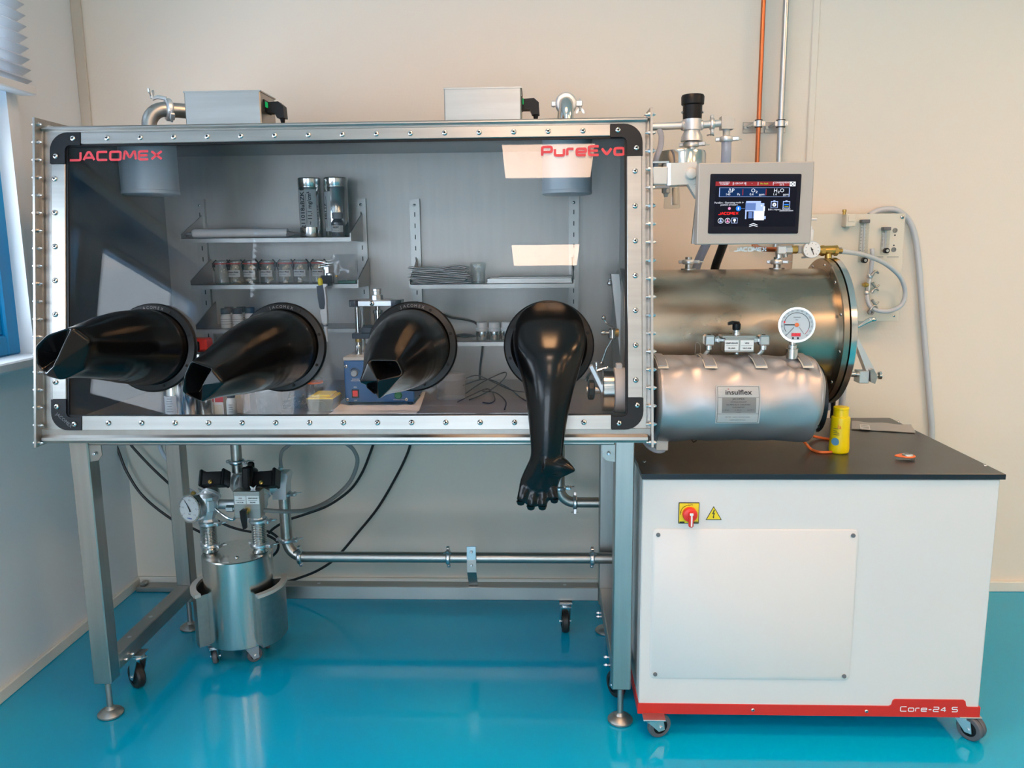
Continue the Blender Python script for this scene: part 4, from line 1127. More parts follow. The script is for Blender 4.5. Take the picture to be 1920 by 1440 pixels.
part('lid', MB().bx(q0+V((-.037, -.032, .0455)), q0+V((.037, .032, .056)), .003), M['frost'], t)
# cans and boxes behind the first two gloves
def can(px0, px1, py_top, py_bot, label, lab):
    c = onfloor((px0+px1)/2, py_bot); r = S((px1-px0)/2, c.y); c.y += r
    h = P((px0+px1)/2, py_top, c.y).z-ZF
    t = thing('silver_can', label, 'can', c, 'silver cans on the chamber floor')
    part('body', MB().lathe(c, Z1, [(r*.96, .0006), (r, .004), (r, h-.004), (r*.96, h), (r*.9, h-.003)], 28), M['pol'], t)
    if lab:
        part('paper_label', MB().loft([[c+V(((r+.0005)*math.sin(q), -(r+.0005)*math.cos(q), z)) for z in (.012, h*.62)] for q in [-.75+1.5*k/8 for k in range(9)]], False, False), M['label'], t, 'white printed label')
        for i in range(7):
            part('print_line', MB().box(c+V((0, -r-.0012, .02+i*.0075)), (.020-(i % 3)*.004, .0003, .0012)), M['greyink'], t)
    return t
can(303, 337, 715, 784, 'silver can with white label between the first two gloves', True)
can(339, 372, 690, 783, 'plain shiny silver can directly below the second glove end', False)
can(372, 399, 722, 786, 'slim silver can beside the small white box', False)
a = onfloor(402, 783); Yc = a.y
t = thing('carton', 'small white carton with a red square beside the silver cans', 'carton', a)
x0, x1 = P(400, 760, Yc).x, P(419, 760, Yc).x; h = P(410, 735, Yc).z-ZF
part('box', MB().bx((x0, Yc, ZF+.0005), (x1, Yc+.04, ZF+h), .001), M['white2'], t)
part('red_print', MB().bx((x0+.006, Yc-.0006, ZF+h*.60), (x1+.0005, Yc-.0001, ZF+h*.98)), M['redtxt'], t)
part('print_panel', MB().bx((x0+.002, Yc-.0006, ZF+h*.12), (x1-.004, Yc-.0001, ZF+h*.5)), M['beige'], t)
a = onfloor(460, 779); a.y += .03
t = thing('carton', 'tall white carton standing behind the white bottle and open tub', 'carton', a)
x0, x1 = P(428, 760, a.y).x, P(458, 760, a.y).x; h = P(440, 725, a.y).z-ZF
part('box', MB().bx((x0, a.y, ZF+.0005), (x1, a.y+.05, ZF+h), .001), M['white2'], t)
part('print_panel', MB().bx((x0+.015, a.y-.0006, ZF+h*.55), (x1-.008, a.y-.0001, ZF+h*.82)), M['beige'], t)
c = onfloor(432, 785); c.y += .015
t = thing('bottle', 'white bottle with dark cap on the chamber floor before the cartons', 'bottle', c)
r = S(9.5, c.y)
part('body', MB().lathe(c, Z1, [(r*.95, .0005), (r, .003), (r, .050), (r*.72, .058), (r*.7, .061)], 20), M['white2'], t)
part('cap', MB().lathe(c+Z1*.060, Z1, [(r*.80, 0), (r*.82, .002), (r*.82, .018), (r*.74, .020)], 20), M['capblue'], t)
for k in range(4): part('print_line', MB().box(c+V((.003, -r-.0004, .02+k*.007)), (.012, .0006, .0012)), M['greyink'], t)
# red and black tool and a shiny can behind the first glove
q = onfloor(376, 706); Yq = 2.72
q = V((P(376, 660, Yq).x, Yq, ZF))
t = thing('shiny_drum', 'shiny rounded metal drum behind the first glove, under the red case', 'drum', q)
z1 = P(376, 657, Yq).z; z2 = P(376, 634, Yq).z
part('body', MB().lathe(q, Z1, [(.05, .0006), (.052, .004), (.052, z1-ZF-.008), (.045, z1-ZF)], 28), M['pol'], t)
q2 = V((q.x, Yq, z1+.0003))
t = thing('instrument_case', 'red and black instrument case on the metal drum beside the first glove ring', 'case', q2)
part('case', MB().bx((q2.x-.055, Yq-.03, z1+.0004), (q2.x+.035, Yq+.03, z2), .006), M['rocker'], t)
part('front', MB().bx((q2.x-.05, Yq-.036, z1+.003), (q2.x+.012, Yq-.0295, z2-.008), .003), M['black'], t)
# tangled cables on the chamber floor and one behind the bottles
def cablepts(l, z): return [V((PZ(x, y, ZF).x, PZ(x, y, ZF).y, ZF+zz)) for (x, y), zz in zip(l, z)]
for l, z, lb in (([(872, 741), (905, 727), (945, 716), (948, 722), (930, 735), (905, 744), (880, 752)], [.004, .02, .035, .03, .02, .008, .004], 'thin black cable looping beside the frosted tub'),
              ([(868, 726), (910, 722), (950, 732), (975, 748), (992, 757)], [.006, .022, .012, .006, .004], 'thin black cable running past the frosted tub to the hanging glove'),
              ([(870, 716), (895, 716), (925, 728), (960, 738), (995, 738)], [.01, .024, .022, .012, .004], 'thin black cable lying furthest back on the chamber floor'),
              ([(858, 756), (885, 746), (915, 738), (928, 752), (920, 758), (905, 757)], [.004, .01, .016, .008, .004, .004], 'thin black cable curling at the foot of the frosted tub'),
              ([(905, 738), (930, 742), (948, 756), (946, 770)], [.008, .01, .006, .004], 'thin black cable pointing to the window beside the tub')):
    single('cable', MB().tube(cablepts(l, z), .0022, 6, 6), M['cable'], lb, 'cable')
Yw = 2.93
single('cable', MB().tube([P(820, 585, Yw), P(845, 595, Yw), P(875, 600, Yw), P(895, 609, Yw), P(905, 640, Yw), P(900, 690, Yw), V((P(900, 720, Yw).x, Yw-.01, ZF+.004))], .004, 8, 6), M['cable'], 'black cable hanging on the chamber back above the small silver bottles', 'cable')
single('cable_bundle', MB().tube([P(850, 632, 2.9), P(870, 628, 2.9), P(895, 632, 2.9)], .005, 8, 4).tube([P(852, 637, 2.88), P(875, 634, 2.88), P(890, 638, 2.88)], .005, 8, 4), M['cable'], 'dark cable coil lying on the shelf beside the small silver bottles', 'cable')

# ------------------------------------------------------------------ doors of the transfer locks, inside
AX_S = V((0, 2.33, .981)); R_S = .125
AX_B = V((0, 2.63, 1.147)); R_B = .2
xi = FX1-.0105
t = thing('lock_hatch', 'round steel hatch in a white ring on the chamber end, below the slanted door arm', 'hatch', (xi, AX_S.y, AX_S.z))
hz = P(1150, 731, AX_S.y).z; hc = V((0, AX_S.y, hz)); hr = .062
hx0, hx1 = P(1128, 731, AX_S.y).x, P(1149, 731, AX_S.y).x
part('white_ring', MB().lathe(hc+X1*hx1, X1, [(hr*.9, 0), (hr*1.06, .003), (hr*1.06, xi-hx1-.010), (hr*1.12, xi-hx1-.008), (hr*1.12, xi-hx1-.0002)], 40), M['white2'], t, 'thick white plastic ring')
part('lid', MB().lathe(hc+X1*hx0, X1, [(hr*.95, 0), (hr*1.02, .003), (hr*1.02, hx1-hx0-.0002)], 40), M['pol'], t)
part('shaft', MB().cyl(hc+X1*(hx0-.045), hc+X1*(hx0+.001), .012, n=16), M['steeld'], t)
part('hand_wheel', MB().lathe(hc+X1*P(1102, 745, AX_S.y).x, X1, [(.026, 0), (.030, .004), (.030, .016), (.024, .020)], 10), M['black'], t, 'black hand wheel')
part('cross_bar', MB().box(hc+V((hx0-.012, 0, .03)), (.016, .03, .10), Matrix.Rotation(-.45, 3, 'Y'), .003), M['alu'], t)
part('hinge_block', MB().bx(hc+V((hx1+.008, -.012, hr*1.03)), hc+V((hx1+.026, .02, hr*1.03+.014)), .002), M['white2'], t)
b0 = P(1118, 683, 2.36); 
part('clamp_nut', MB().lathe(b0, Z1, [(.009, -.006), (.011, -.004), (.011, .006), (.009, .008)], 12).lathe(b0+V((0, 0, .0)), -Z1, [(.005, 0), (.005, .03)], 10), M['zinc'], t)
part('toggle', MB().tube([b0+V((.03, 0, -.012)), b0+V((.0, 0, -.02)), b0+V((-.02, 0, -.03)), b0+V((-.03, 0, -.05))], .0055, 8, 4).sphere(b0+V((.034, 0, -.011)), .007), M['pol'], t)
t = thing('door_arm', 'slanted grey bar of the big lock door with steel lever, inside the chamber', 'door arm', (xi, 2.60, 1.1))
Yd = 2.58
pa = [P(1146, 514, Yd), P(1161, 514, Yd), P(1176, 690, Yd), P(1165, 690, Yd)]
part('bar', MB().prism(pa, (0, .05, 0)), M['steeld'], t)
part('pivot', MB().cyl(P(1158, 528, Yd+.02), V((xi, Yd+.02, P(1158, 528, Yd+.02).z)), .011, n=14), M['pol'], t)
part('pivot_nut', MB().sphere(P(1143, 531, Yd+.02), .008).sphere(P(1143, 524, Yd+.02), .005), M['zinc'], t)
hb = P(1148, 624, Yd-.02)
part('lever_hub', MB().lathe(hb-Z1*.02, Z1, [(.010, 0), (.013, .004), (.013, .030), (.008, .036)], 16).lathe(hb, -X1, [(.006, .01), (.006, .022), (.008, .024), (.008, .032), (.005, .036)], 12), M['pol'], t)
part('lever', MB().tube([hb+V((0, -.004, -.02)), P(1137, 655, Yd-.03), P(1128, 681, Yd-.04)], [.0035, .0035, .005], 10).sphere(P(1128, 681, Yd-.04), .007), M['pol'], t)
part('lever', MB().tube([hb+V((0, -.004, .02)), P(1138, 606, Yd-.03), P(1131, 597, Yd-.03)], [.003, .003, .003], 8).sphere(P(1132, 596, Yd-.03), .008), M['pol'], t)
part('brass_bush', MB().cyl(hb+V((.010, 0, 0)), hb+V((.020, 0, 0)), .013, n=14), M['brass'], t)
part('door_disc', MB().lathe(V((xi-.028, AX_B.y+.06, AX_B.z)), X1, [(.20, 0), (.205, .004), (.205, .018), (.19, .022)], 40), M['steelin'], t)
# ------------------------------------------------------------------ big transfer lock
xe = P(1590, 640, AX_B.y-.15).x
t = thing('transfer_lock', 'large stained steel cylinder of the big transfer lock with round end door', 'lock chamber', V((FX1+.006, AX_B.y, AX_B.z-R_B)))
c0 = V((FX1+.0065, AX_B.y, AX_B.z))
L = xe-.045-c0.x
part('tube', MB().lathe(c0, X1, [(R_B+.012, 0), (R_B+.012, .006), (R_B, .008), (R_B, L)], 72), M['tank'], t)
part('tube_flange', MB().lathe(c0+X1*L, X1, [(R_B-.01, -.002), (R_B+.030, -.001), (R_B+.033, .002), (R_B+.033, .018), (R_B+.028, .020)], 72), M['tank'], t)
part('end_door', MB().lathe(c0+X1*(L+.021), X1, [(R_B+.020, 0), (R_B+.036, .001), (R_B+.036, .018), (R_B+.030, .022), (R_B+.02, .0225), (.05, .024)], 72), M['pol'], t)
for i in range(12):
    q = 2*math.pi*i/12+.2
    place('bolt', SMALL, t, c0+V((L-.0012, (R_B+.016)*math.cos(q), (R_B+.016)*math.sin(q))), -X1)
xd = c0.x+L+.044
# door yoke with clamp screw, and the lever
Yk = AX_B.y-.05
pz = lambda px, py, Y=Yk: P(px, py, Y)
part('lever', MB().tube([pz(1598, 617), pz(1612, 611), pz(1626, 602), pz(1638, 598)], [.004, .005, .008, .007], 10).sphere(pz(1635, 599), .010, sc=(1.6, .8, .8)), M['pol'], t)
part('lever_hub', MB().lathe(pz(1603, 621), X1, [(.010, -.03), (.010, .004), (.006, .010)], 14), M['zinc'], t)
part('yoke_arm', MB().prism([pz(1600, 630), pz(1608, 632), pz(1642, 697), pz(1625, 697)], (0, .03, 0)), M['alu'], t)
part('yoke_bar', MB().cyl(V((xd-.02, Yk+.015, pz(1600, 703).z)), pz(1612, 703)+V((0, .015, 0)), .009, n=14), M['pol'], t)
part('yoke_block', MB().bx(pz(1608, 718)+V((0, -.012, 0)), pz(1628, 695)+V((0, .035, 0)), .002), M['alu'], t)
part('screw_plate', MB().prism([pz(1628, 692)+V((0, -.02, 0)), pz(1633, 690)+V((0, -.02, 0)), pz(1641, 704)+V((0, -.02, 0)), pz(1636, 718)+V((0, -.02, 0)), pz(1628, 714)+V((0, -.02, 0))], (0, .05, 0)), M['steel'], t)
part('clamp_screw', MB().lathe(pz(1638, 705)+V((0, .012, 0)), X1, [(.005, -.02), (.005, .018), (.012, .020), (.013, .028), (.006, .030)], 16), M['pol'], t)
# two necks on the tube
for px, r in ((1293, .011), (1460, .011)):
    q = P(px, 500, AX_B.y-.02); c = V((q.x, AX_B.y, AX_B.z+R_B-.003)); zt = P(px, 482, AX_B.y).z
    part('neck', MB().cyl(c, (c.x, c.y, zt), r, n=18).ring(c+Z1*.006, Z1, r, r*2.2, -.004, .0005, 18), M['steel'], t)
    clamp(t, (c.x, c.y, P(px, 491, AX_B.y).z), Z1, r*1.55, (1, -.5, 0), 'alu', sc=.9)
part('data_wire', MB().tube([P(1303, 668, 2.40), P(1304, 646, 2.40), P(1308, 643, 2.40), P(1313, 648, 2.40), P(1313, 668, 2.40)], .0013, 6, 3), M['steel'], t)

# ------------------------------------------------------------------ small transfer lock in its silver jacket
xj0, xj1 = FX1+.03, P(1534, 746, AX_S.y-.05).x
t = thing('jacketed_lock', 'small transfer lock wrapped in a silver insulating jacket', 'lock chamber', V((FX1+.007, AX_S.y, AX_S.z-R_S)))
part('tube', MB().lathe(V((FX1+.0065, AX_S.y, AX_S.z)), X1, [(.118, 0), (.118, .006), (.098, .008), (.098, xj1-FX1+.002), (.10, xj1-FX1+.006), (.05, xj1-FX1+.012)], 48), M['black'], t, 'dark tube end')
n, m = 72, 60; rings = []
tuck = [(.21, -.42, 1), (.50, -.42, 1), (.83, -.50, 1.9)]
for i in range(m+1):
    k = i/m; x = xj0+(xj1-xj0)*k; rg = []
    for j in range(n):
        q = 2*math.pi*j/n    # q=0 at the top, going to the front
        r = R_S*(1-.10*max(0, 1-k/.03)**2-.16*max(0, (k-.955)/.045)**2)
        r += .0022*math.sin(q*3+k*5)+.0016*math.sin(k*23+2*math.sin(q*2))+.0010*math.sin(q*7+k*14)
        for kk, qq, w in tuck:
            dx, dq = (k-kk)*(xj1-xj0), (q+qq if q < math.pi else q-2*math.pi+qq)*R_S*1.0
            dq = (q-(-qq)*1.0)*R_S
            dist = math.hypot(dx, dq)
            r -= .009*w*math.exp(-(dist/.020)**2)
            an = math.atan2(dq, dx)
            r += .0030*w*math.cos(an*5+kk*9)*math.exp(-((dist-.045)/.030)**2)
        # a long soft fold running down toward the front
        dx = k-.70-.16*q; r += .0045*math.exp(-(dx/.05)**2)*max(0, math.sin(min(max(q, 0), 2.2)*1.3)) if 0 < q < 2.2 else 0
        rg.append(V((x+.006*math.sin(q*2)*k, AX_S.y-r*math.sin(q), AX_S.z+r*math.cos(q))))
    rings.append(rg)
part('jacket', MB().loft(rings), M['jacket'], t, ang=60)
for px, w in ((1238, 20), (1327, 23), (1421, 22), (1508, 20)):
    q = P(px, 680, AX_S.y-.06); x0, x1 = q.x-S(w/2, 2.27), q.x+S(w/2, 2.27); pts = []
    k = (q.x-xj0)/(xj1-xj0)
    arc = [R(a) for a in (-40, -25, -10, 5, 20, 30, 38)]
    for rr, nm, mm, ins, qe in ((R_S+.0045, 'strap_base', 'beige', 0, 0), (R_S+.0075, 'strap', 'jacket', .003, R(-3))):
        A = [[V((x, AX_S.y-rr*math.sin(a+qe), AX_S.z+rr*math.cos(a+qe))) for x in (x0+ins+.010*math.sin(a+qe), x1-ins+.010*math.sin(a+qe))] for a in arc]
        B = [[p+V((0, .0, -.0016)) for p in r] for r in A]
        mb = MB(); mb.loft([[a[0], a[1], b[1], b[0]] for a, b in zip(A, B)])
        part(nm, mb, M[mm], t)
# sewn label
ql, qr = 1341, 1426
x0, x1 = P(1342, 760, 2.205).x, P(1425, 760, 2.205).x
def jp(u, v, lift=.0035):   # u 0..1 along, v 0..1 up
    a = R(112-48*v)
    rr = R_S+lift+.003
    return V((x0+(x1-x0)*u, AX_S.y-rr*math.sin(a), AX_S.z+rr*math.cos(a)))
def jpatch(u0, u1, v0, v1, lift, nm, m, lab=None):
    part(nm, MB().loft([[jp(u0, v0+(v1-v0)*k/8, lift), jp(u1, v0+(v1-v0)*k/8, lift)] for k in range(9)], False, False), M[m], t, lab)
jpatch(0, 1, 0, 1, .0035, 'sewn_label', 'label', 'white sewn-on maker label')
for u0, u1, v0, v1 in ((.03, .97, .965, .975), (.03, .97, .03, .04), (.03, .04, .03, .975), (.96, .97, .03, .975), (.04, .96, .27, .277), (.04, .96, .69, .697)):
    jpatch(u0, u1, v0, v1, .0037, 'label_line', 'greyink')
jpatch(.13, .90, .30, .685, .0036, 'silver_field', 'bag')
def jtext(s, u, v, size, m='ink', bold=0, wide=1):
    p = jp(u, v, .0042); a = R(112-48*v); up = V((0, math.cos(a)*1.0, math.sin(a))); 
    text(s, size, M[m], t, p+V((0, -.0006, 0)), X1, up, bold=bold, wide=wide)
jtext('insulflex', .50, .82, .0195, 'ink', .0003, 1.15)
jpatch(.262, .29, .895, .915, .0042, 'red_dot', 'redtxt')
jtext('JACOMEX', .50, .655, .0075); jtext('MATELAS ISOLANT', .50, .58, .0052); jtext('SAS MINI INOX CHAUFFANT', .50, .51, .0052); jtext('23-02/108031507', .5, .445, .0048)
jtext('L : 340 mm', .22, .375, .0038); jtext('D : 250 mm', .5, .375, .0038); jtext('60 x 160 °C', .78, .375, .0038)
jtext('I: 10-2022', .5, .315, .0034); jtext('ISO 9001   made for thermal protection', .5, .19, .0042); jtext('insulation jackets and covers', .5, .11, .0038)
part('draw_cord', MB().tube([P(1528, 800, 2.24), P(1533, 797, 2.23), P(1535, 802, 2.23), P(1530, 806, 2.24)], .0022, 6, 4).tube([P(1296, 822, 2.3), P(1300, 829, 2.27), P(1306, 826, 2.27)], .0016, 6, 3), M['black'], t)
part('cable_box', MB().bx((FX1+.04, AX_S.y-.05, .835), (FX1+.075, AX_S.y+.01, .866), .002).cyl((FX1+.058, AX_S.y-.02, .836), (FX1+.058, AX_S.y-.02, .822), .007, n=10), M['alupaint'], t)
part('seam_piping', MB().tube([V((xj0+.012, AX_S.y-(R_S+.001)*math.sin(R(a)), AX_S.z+(R_S+.001)*math.cos(R(a)))) for a in range(-20, 185, 12)], .0022, 6).tube([V((xj1-.014+.006*math.sin(R(2*a)), AX_S.y-(R_S-.003)*math.sin(R(a)), AX_S.z+(R_S-.003)*math.cos(R(a)))) for a in range(-20, 185, 12)], .0022, 6), M['jacket'], t)
# grey hose under the lock
single('drain_hose', MB().tube([P(1205, 815, 2.42), P(1212, 832, 2.36), P(1226, 843, 2.32), P(1240, 845, 2.31), P(1247, 838, 2.30), P(1247, 829, 2.30)], .008, 10, 6), M['hosegrey'], 'grey hose curling under the silver jacket at the black worktop corner', 'hose')
# valve block on top of it
Yv = 2.30
v0 = P(1386, 668, Yv); v0.z = AX_S.z+R_S+.006
t = thing('valve_block', 'steel valve block with two white labels and black handle on the silver jacket', 'valve', v0)
pv = lambda px, py, Y=Yv: P(px, py, Y)
part('block', MB().bx(pv(1358, 661), pv(1415, 632)+V((0, .045, 0)), .002), M['steel'], t)
part('top_bar', MB().bx(pv(1354, 634)+V((0, -.002, 0)), pv(1417, 629)+V((0, .05, 0)), .001), M['steel'], t)
for a, b, s1, s2 in (((1358.5, 657), (1385, 638), 'REMPLISSAGE', 'FILLING'), ((1387.5, 657), (1413, 638), 'VIDE', 'VACUUM')):
    part('label_plate', MB().bx(pv(*a)+V((0, -.0012, 0)), pv(*b)+V((0, -.0001, 0))), M['label'], t, 'white valve label')
    m_ = ((a[0]+b[0])/2)
    text(s1, .0058, M['ink'], t, pv(m_, 643.5)+V((0, -.002, 0)), bold=.0002); text(s2, .0058, M['ink'], t, pv(m_, 653)+V((0, -.002, 0)), bold=.0002)
    part('label_line', MB().box(pv(m_, 648)+V((0, -.0018, 0)), (.032, .0006, .0006)), M['ink'], t)
for px, s in ((1332, -1), (1435, 1)):
    c = pv(px, 639)+V((0, .02, 0))
    part('fitting', MB().box(c, (.030, .032, .030), None, .004).lathe(c-Z1*.015, -Z1, [(.011, 0), (.011, .012), (.008, .014)], 12).lathe(c-X1*s*.014, -X1*s, [(.008, 0), (.008, .008), (.011, .008), (.011, .014), (.007, .015), (.007, .026)], 6), M['zinc'], t)
    part('fitting_hole', MB().cyl(c+V((0, -.0, .0148)), c+V((0, 0, .0156)), .006, n=10), M['hole'], t)
    part('bent_pipe', MB().tube([c-Z1*.027, c-Z1*.036+V((-.006, 0, 0)), c+V((-.014, .004, -.046))], .0075, 10, 4), M['steel'], t)
part('stem', MB().lathe(pv(1384, 630)+V((0, .02, 0)), Z1, [(.012, 0), (.012, .008), (.009, .009), (.009, .018)], 14), M['zinc'], t)
k = pv(1384, 612)+V((0, .02, 0))
part('handle', MB().lathe(k-Z1*.012, Z1, [(.011, 0), (.012, .004), (.012, .018), (.009, .022)], 14).prism([k+V((.008, -.006, .012)), k+V((-.012, -.006, .014)), k+V((-.024, -.006, .010)), k+V((-.024, -.006, .002)), k+V((-.012, -.006, .004)), k+V((.004, -.006, .0))], (0, .012, 0)), M['black'], t, 'black valve handle')
part('post', MB().cyl((v0.x-.002, Yv+.02, v0.z), pv(1386, 660)+V((0, .02, 0)), .005, n=10), M['zinc'], t)
# dial gauge
Ygd = 2.285
gc = P(1493.5, 609, Ygd); gr = S(31.5, Ygd)
t = thing('vacuum_gauge', 'white dial gauge with orange hub and red digits standing on the silver jacket', 'gauge', (gc.x-.004, Ygd+.02, AX_S.z+R_S))
Fn = V((-.18, -1, .05)).normalized(); Fx = V((1, -.18, 0)).normalized(); Fz = Fx.cross(-Fn) * -1
Fz = Fn.cross(Fx) if Fn.cross(Fx).z > 0 else Fx.cross(Fn)
gp = lambda x, z, h=0: gc+Fx*x*gr+Fz*z*gr+Fn*h
part('case', MB().lathe(gc, -Fn, [(gr*.98, -.004), (gr*1.03, -.001), (gr*1.04, .006), (gr*1.0, .03), (gr*.9, .042)], 48), M['pol'], t)
part('bezel', MB().ring(gc, Fn, gr*.92, gr*1.04, .003, .0065, 48), M['pol'], t)
part('dial', MB().lathe(gc, Fn, [(gr*.93, .0035), (gr*.92, .0042)], 48), M['dial'], t, 'white dial')
def dialarc(r0, r1, a0, a1, h, nm, m):
    part(nm, MB().loft([[gp(r*math.cos(R(a)), r*math.sin(R(a)), h) for r in (r0, r1)] for a in [a0+(a1-a0)*k/30 for k in range(31)]], False, False), M[m], t)
dialarc(.695, .725, -20, 215, .0046, 'dial_arc', 'ink'); dialarc(.695, .725, -48, -20, .0046, 'dial_arc', 'redtxt')
for k in range(15):
    a = 225-k*270/14
    q = R(a)
    text(str(k*10 if k < 11 else k*5), .006, M['greyink'], t, gp(.83*math.cos(q), .83*math.sin(q), .0047), V((math.sin(q)*Fx.x+0, Fx.y*math.sin(q), -math.cos(q))), None or (Fx*math.cos(q)+Fz*math.sin(q)))
def bar(x0, z0, x1, z1, w, h, nm, m, lab=None):
    a, b = V((x0, z0, 0)), V((x1, z1, 0)); d = (b-a).normalized(); n_ = V((-d.y, d.x, 0))*w/2
    part(nm, MB().prism([gp(*(a+n_).xy, h), gp(*(b+n_).xy, h), gp(*(b-n_).xy, h), gp(*(a-n_).xy, h)], Fn*.0006), M[m], t, lab)
bar(0, 0, -.68, 0, .07, .0052, 'needle', 'ink', 'black needle'); bar(-.15, -.15, -.62, -.68, .022, .0050, 'needle', 'ink'); bar(.15, -.15, .42, -.52, .02, .005, 'needle', 'greyink')
part('hub', MB().lathe(gp(0, 0), Fn, [(gr*.12, .0055), (gr*.12, .0075), (gr*.10, .008)], 20), M['orange'], t, 'orange hub')
part('display', MB().prism([gp(-.28, -.68, .005), gp(.24, -.68, .005), gp(.24, -.48, .005), gp(-.28, -.48, .005)], Fn*.0006), mat('digits_back', (.05, .0, .0), .3, emit=((.35, .0, .01), 1)), t, 'red lit display')
text('-0.97', .010, M['s_led'], t, gp(-.02, -.58, .0062), Fx, Fz, bold=.0003)
for x in (-.18, .10): part('key', MB().lathe(gp(x, -.78), Fn, [(gr*.065, .0045), (gr*.06, .006)], 12), M['ink'], t)
part('red_lamp', MB().lathe(gp(-.69, .16), Fn, [(gr*.05, .005), (gr*.04, .006)], 10), M['s_led'], t)
bar(-.2, .45, .2, .45, .04, .0044, 'print_line', 'greyink'); text('bar', .006, M['greyink'], t, gp(0, .3, .0048), Fx, Fz)
sx = gc.x-.004; z0 = AX_S.z+R_S-.004
zz = lambda py: P(1487, py, Ygd).z
part('stem', MB().lathe((sx, Ygd+.015, z0), Z1, [(.017, 0), (.017, zz(655)-z0), (.013, zz(654)-z0), (.013, zz(648)-z0), (.009, zz(647)-z0), (.009, gc.z-gr*.9-z0)], 20), M['pol'], t)

# ------------------------------------------------------------------ touch panel
Yp_ = 2.15
TL, TR, BL = P(1311, 305.5, Yp_), P(1527.5, 306.5, Yp_), P(1303.5, 459, Yp_)
pw, ph = TR.x-TL.x, TL.z-BL.z
t = thing('touch_panel', 'light grey touch screen panel with lit blue display on a swivel arm', 'screen', V((TL.x+pw/2, Yp_+.02, BL.z)))
o0 = V((TL.x, Yp_, BL.z))
def tp(px, py, h=0.0):   # pixel in the frame -> on the panel front
    q = P(px, py, Yp_); return V((q.x, Yp_-h, q.z))
part('housing', MB().bx(o0, o0+V((pw, .040, ph)), .0025), M['white'] if False else mat('panel_grey', (.36, .325, .29), .4), t)
def quadbox(pts, h0, h1, nm, m, lab=None):
    q = [tp(*p, h0) for p in pts]
    part(nm, MB().prism(q, (0, -(h1-h0), 0)), M[m] if isinstance(m, str) else m, t, lab)
def rrect(x0, y0, x1, y1, r, sk=0):
    pts = []
    for cx, cy, a in ((x1-r, y0+r, 270), (x1-r, y1-r, 0), (x0+r, y1-r, 90), (x0+r, y0+r, 180)):
        for k in range(5):
            q = R(a+22.5*k); pts.append((cx+r*math.cos(q), cy+r*math.sin(q)))
    return pts
def skew(pts):   # the panel's own axes in the picture: columns lean slightly
    return [(x-(y-306)*(.044+(x-1311)*.00009), y) for x, y in pts]
def sq(x0, y0, x1, y1, h0, h1, nm, m, lab=None, r=None):
    quadbox(skew(rrect(x0, y0, x1, y1, r) if r else [(x0, y0), (x1, y0), (x1, y1), (x0, y1)]), h0, h1, nm, m, lab)
sq(1333, 326, 1504, 438, .0002, .0012, 'bezel', 'scr', 'glossy blue-black screen bezel', r=2.5)
# display contents are flat light on the screen
Q = lambda zx, zy: (1290+zx/7.58+((290+zy/7.58)-306)*.044, 290+zy/7.58)   # zoomed detail -> unskewed frame pixels
sq(*Q(392, 380), *Q(1532, 1022), .0012, .0014, 'display', 'scrbg', 'lit display')
def zr(x0, y0, x1, y1, m, nm='print', h=.0014, lab=None):
    sq(*Q(x0, y0), *Q(x1, y1), h, h+.0001, nm, m, lab)
def zt(s, x, y, size, m='s_white', wide=1.0, bold=0, al='CENTER'):
    u = Q(x, y); p = skew([u])[0]
    text(s, size*Yp_/FPX/7.58*1.35, M[m], t, tp(*p, .00175), X1, Z1, align=al, bold=bold, wide=wide)
zr(392, 382, 1445, 446, 's_red', 'title_bar')
zr(1450, 384, 1530, 450, 's_white', 'home_icon'); 
for dx, dy in ((-22, 0), (22, 0), (0, -20), (0, 20)): zr(1490+dx-9, 417+dy-7, 1490+dx+9, 417+dy+7, 'scrbg', 'icon_mark', .0016)
for s, x, y in (('10/10/2022', 515, 398), ('15:36:58', 515, 421), ('2 GROUP 50', 735, 410), ('•', 910, 412), ('CONFINEMENT', 1335, 398), ('55 %', 1335, 428)): zt(s, x, y, 24)
zt('No fault', 1085, 412, 24, 's_green')
for x in (640, 822, 997, 1213): zr(x-2, 392, x+2, 436, 's_white', 'divider', .0016)
zr(450, 472, 785, 598, 's_mid' if False else 's_blue', 'value_field'); zr(785, 472, 1112, 598, 's_blue', 'value_field')
for x0, y0, x1, y1 in ((445, 468, 1445, 472), (445, 596, 1445, 600), (445, 468, 449, 600), (1441, 468, 1445, 600)): zr(x0, y0, x1, y1, 's_pale', 'field_border', .0016)
for x in (780, 1112): zr(x-4, 490, x+4, 578, 's_red', 'divider', .0016)
zt('ΔP', 615, 512, 54); zt('O₂', 945, 512, 54); zt('H₂O', 1295, 512, 54)
for s, x in (('140', 568), ('Pa', 720), ('0.4', 905), ('ppm', 1050), ('1.4', 1237), ('ppm', 1395)): zt(s, x, 566, 32)
zt('PureEvo : Operating mode in', 585, 682, 25); zt('positive pressure', 585, 712, 25)
def disc(x, y, r, m, nm='icon', h=.0015):
    cxy = Q(x, y); rr = r/7.58
    quadbox(skew([(cxy[0]+rr*math.cos(q), cxy[1]+rr*math.sin(q)) for q in [2*math.pi*k/20 for k in range(20)]]), h, h+.0001, nm, m)
disc(720, 765, 38, 's_bright'); zr(712, 748, 728, 782, 's_white', 'icon_mark', .0017)
zr(760, 764, 812, 769, 's_mid', 'icon_line', .0015)
disc(590, 765, 20, 's_pink')
u = Q(430, 858); p = skew([u])[0]
stroke_text('JACOMEX', 5.2*Yp_/FPX, 36.5*Yp_/FPX, 1.25*Yp_/FPX, M['s_jred'], t, tp(*p, .0017))
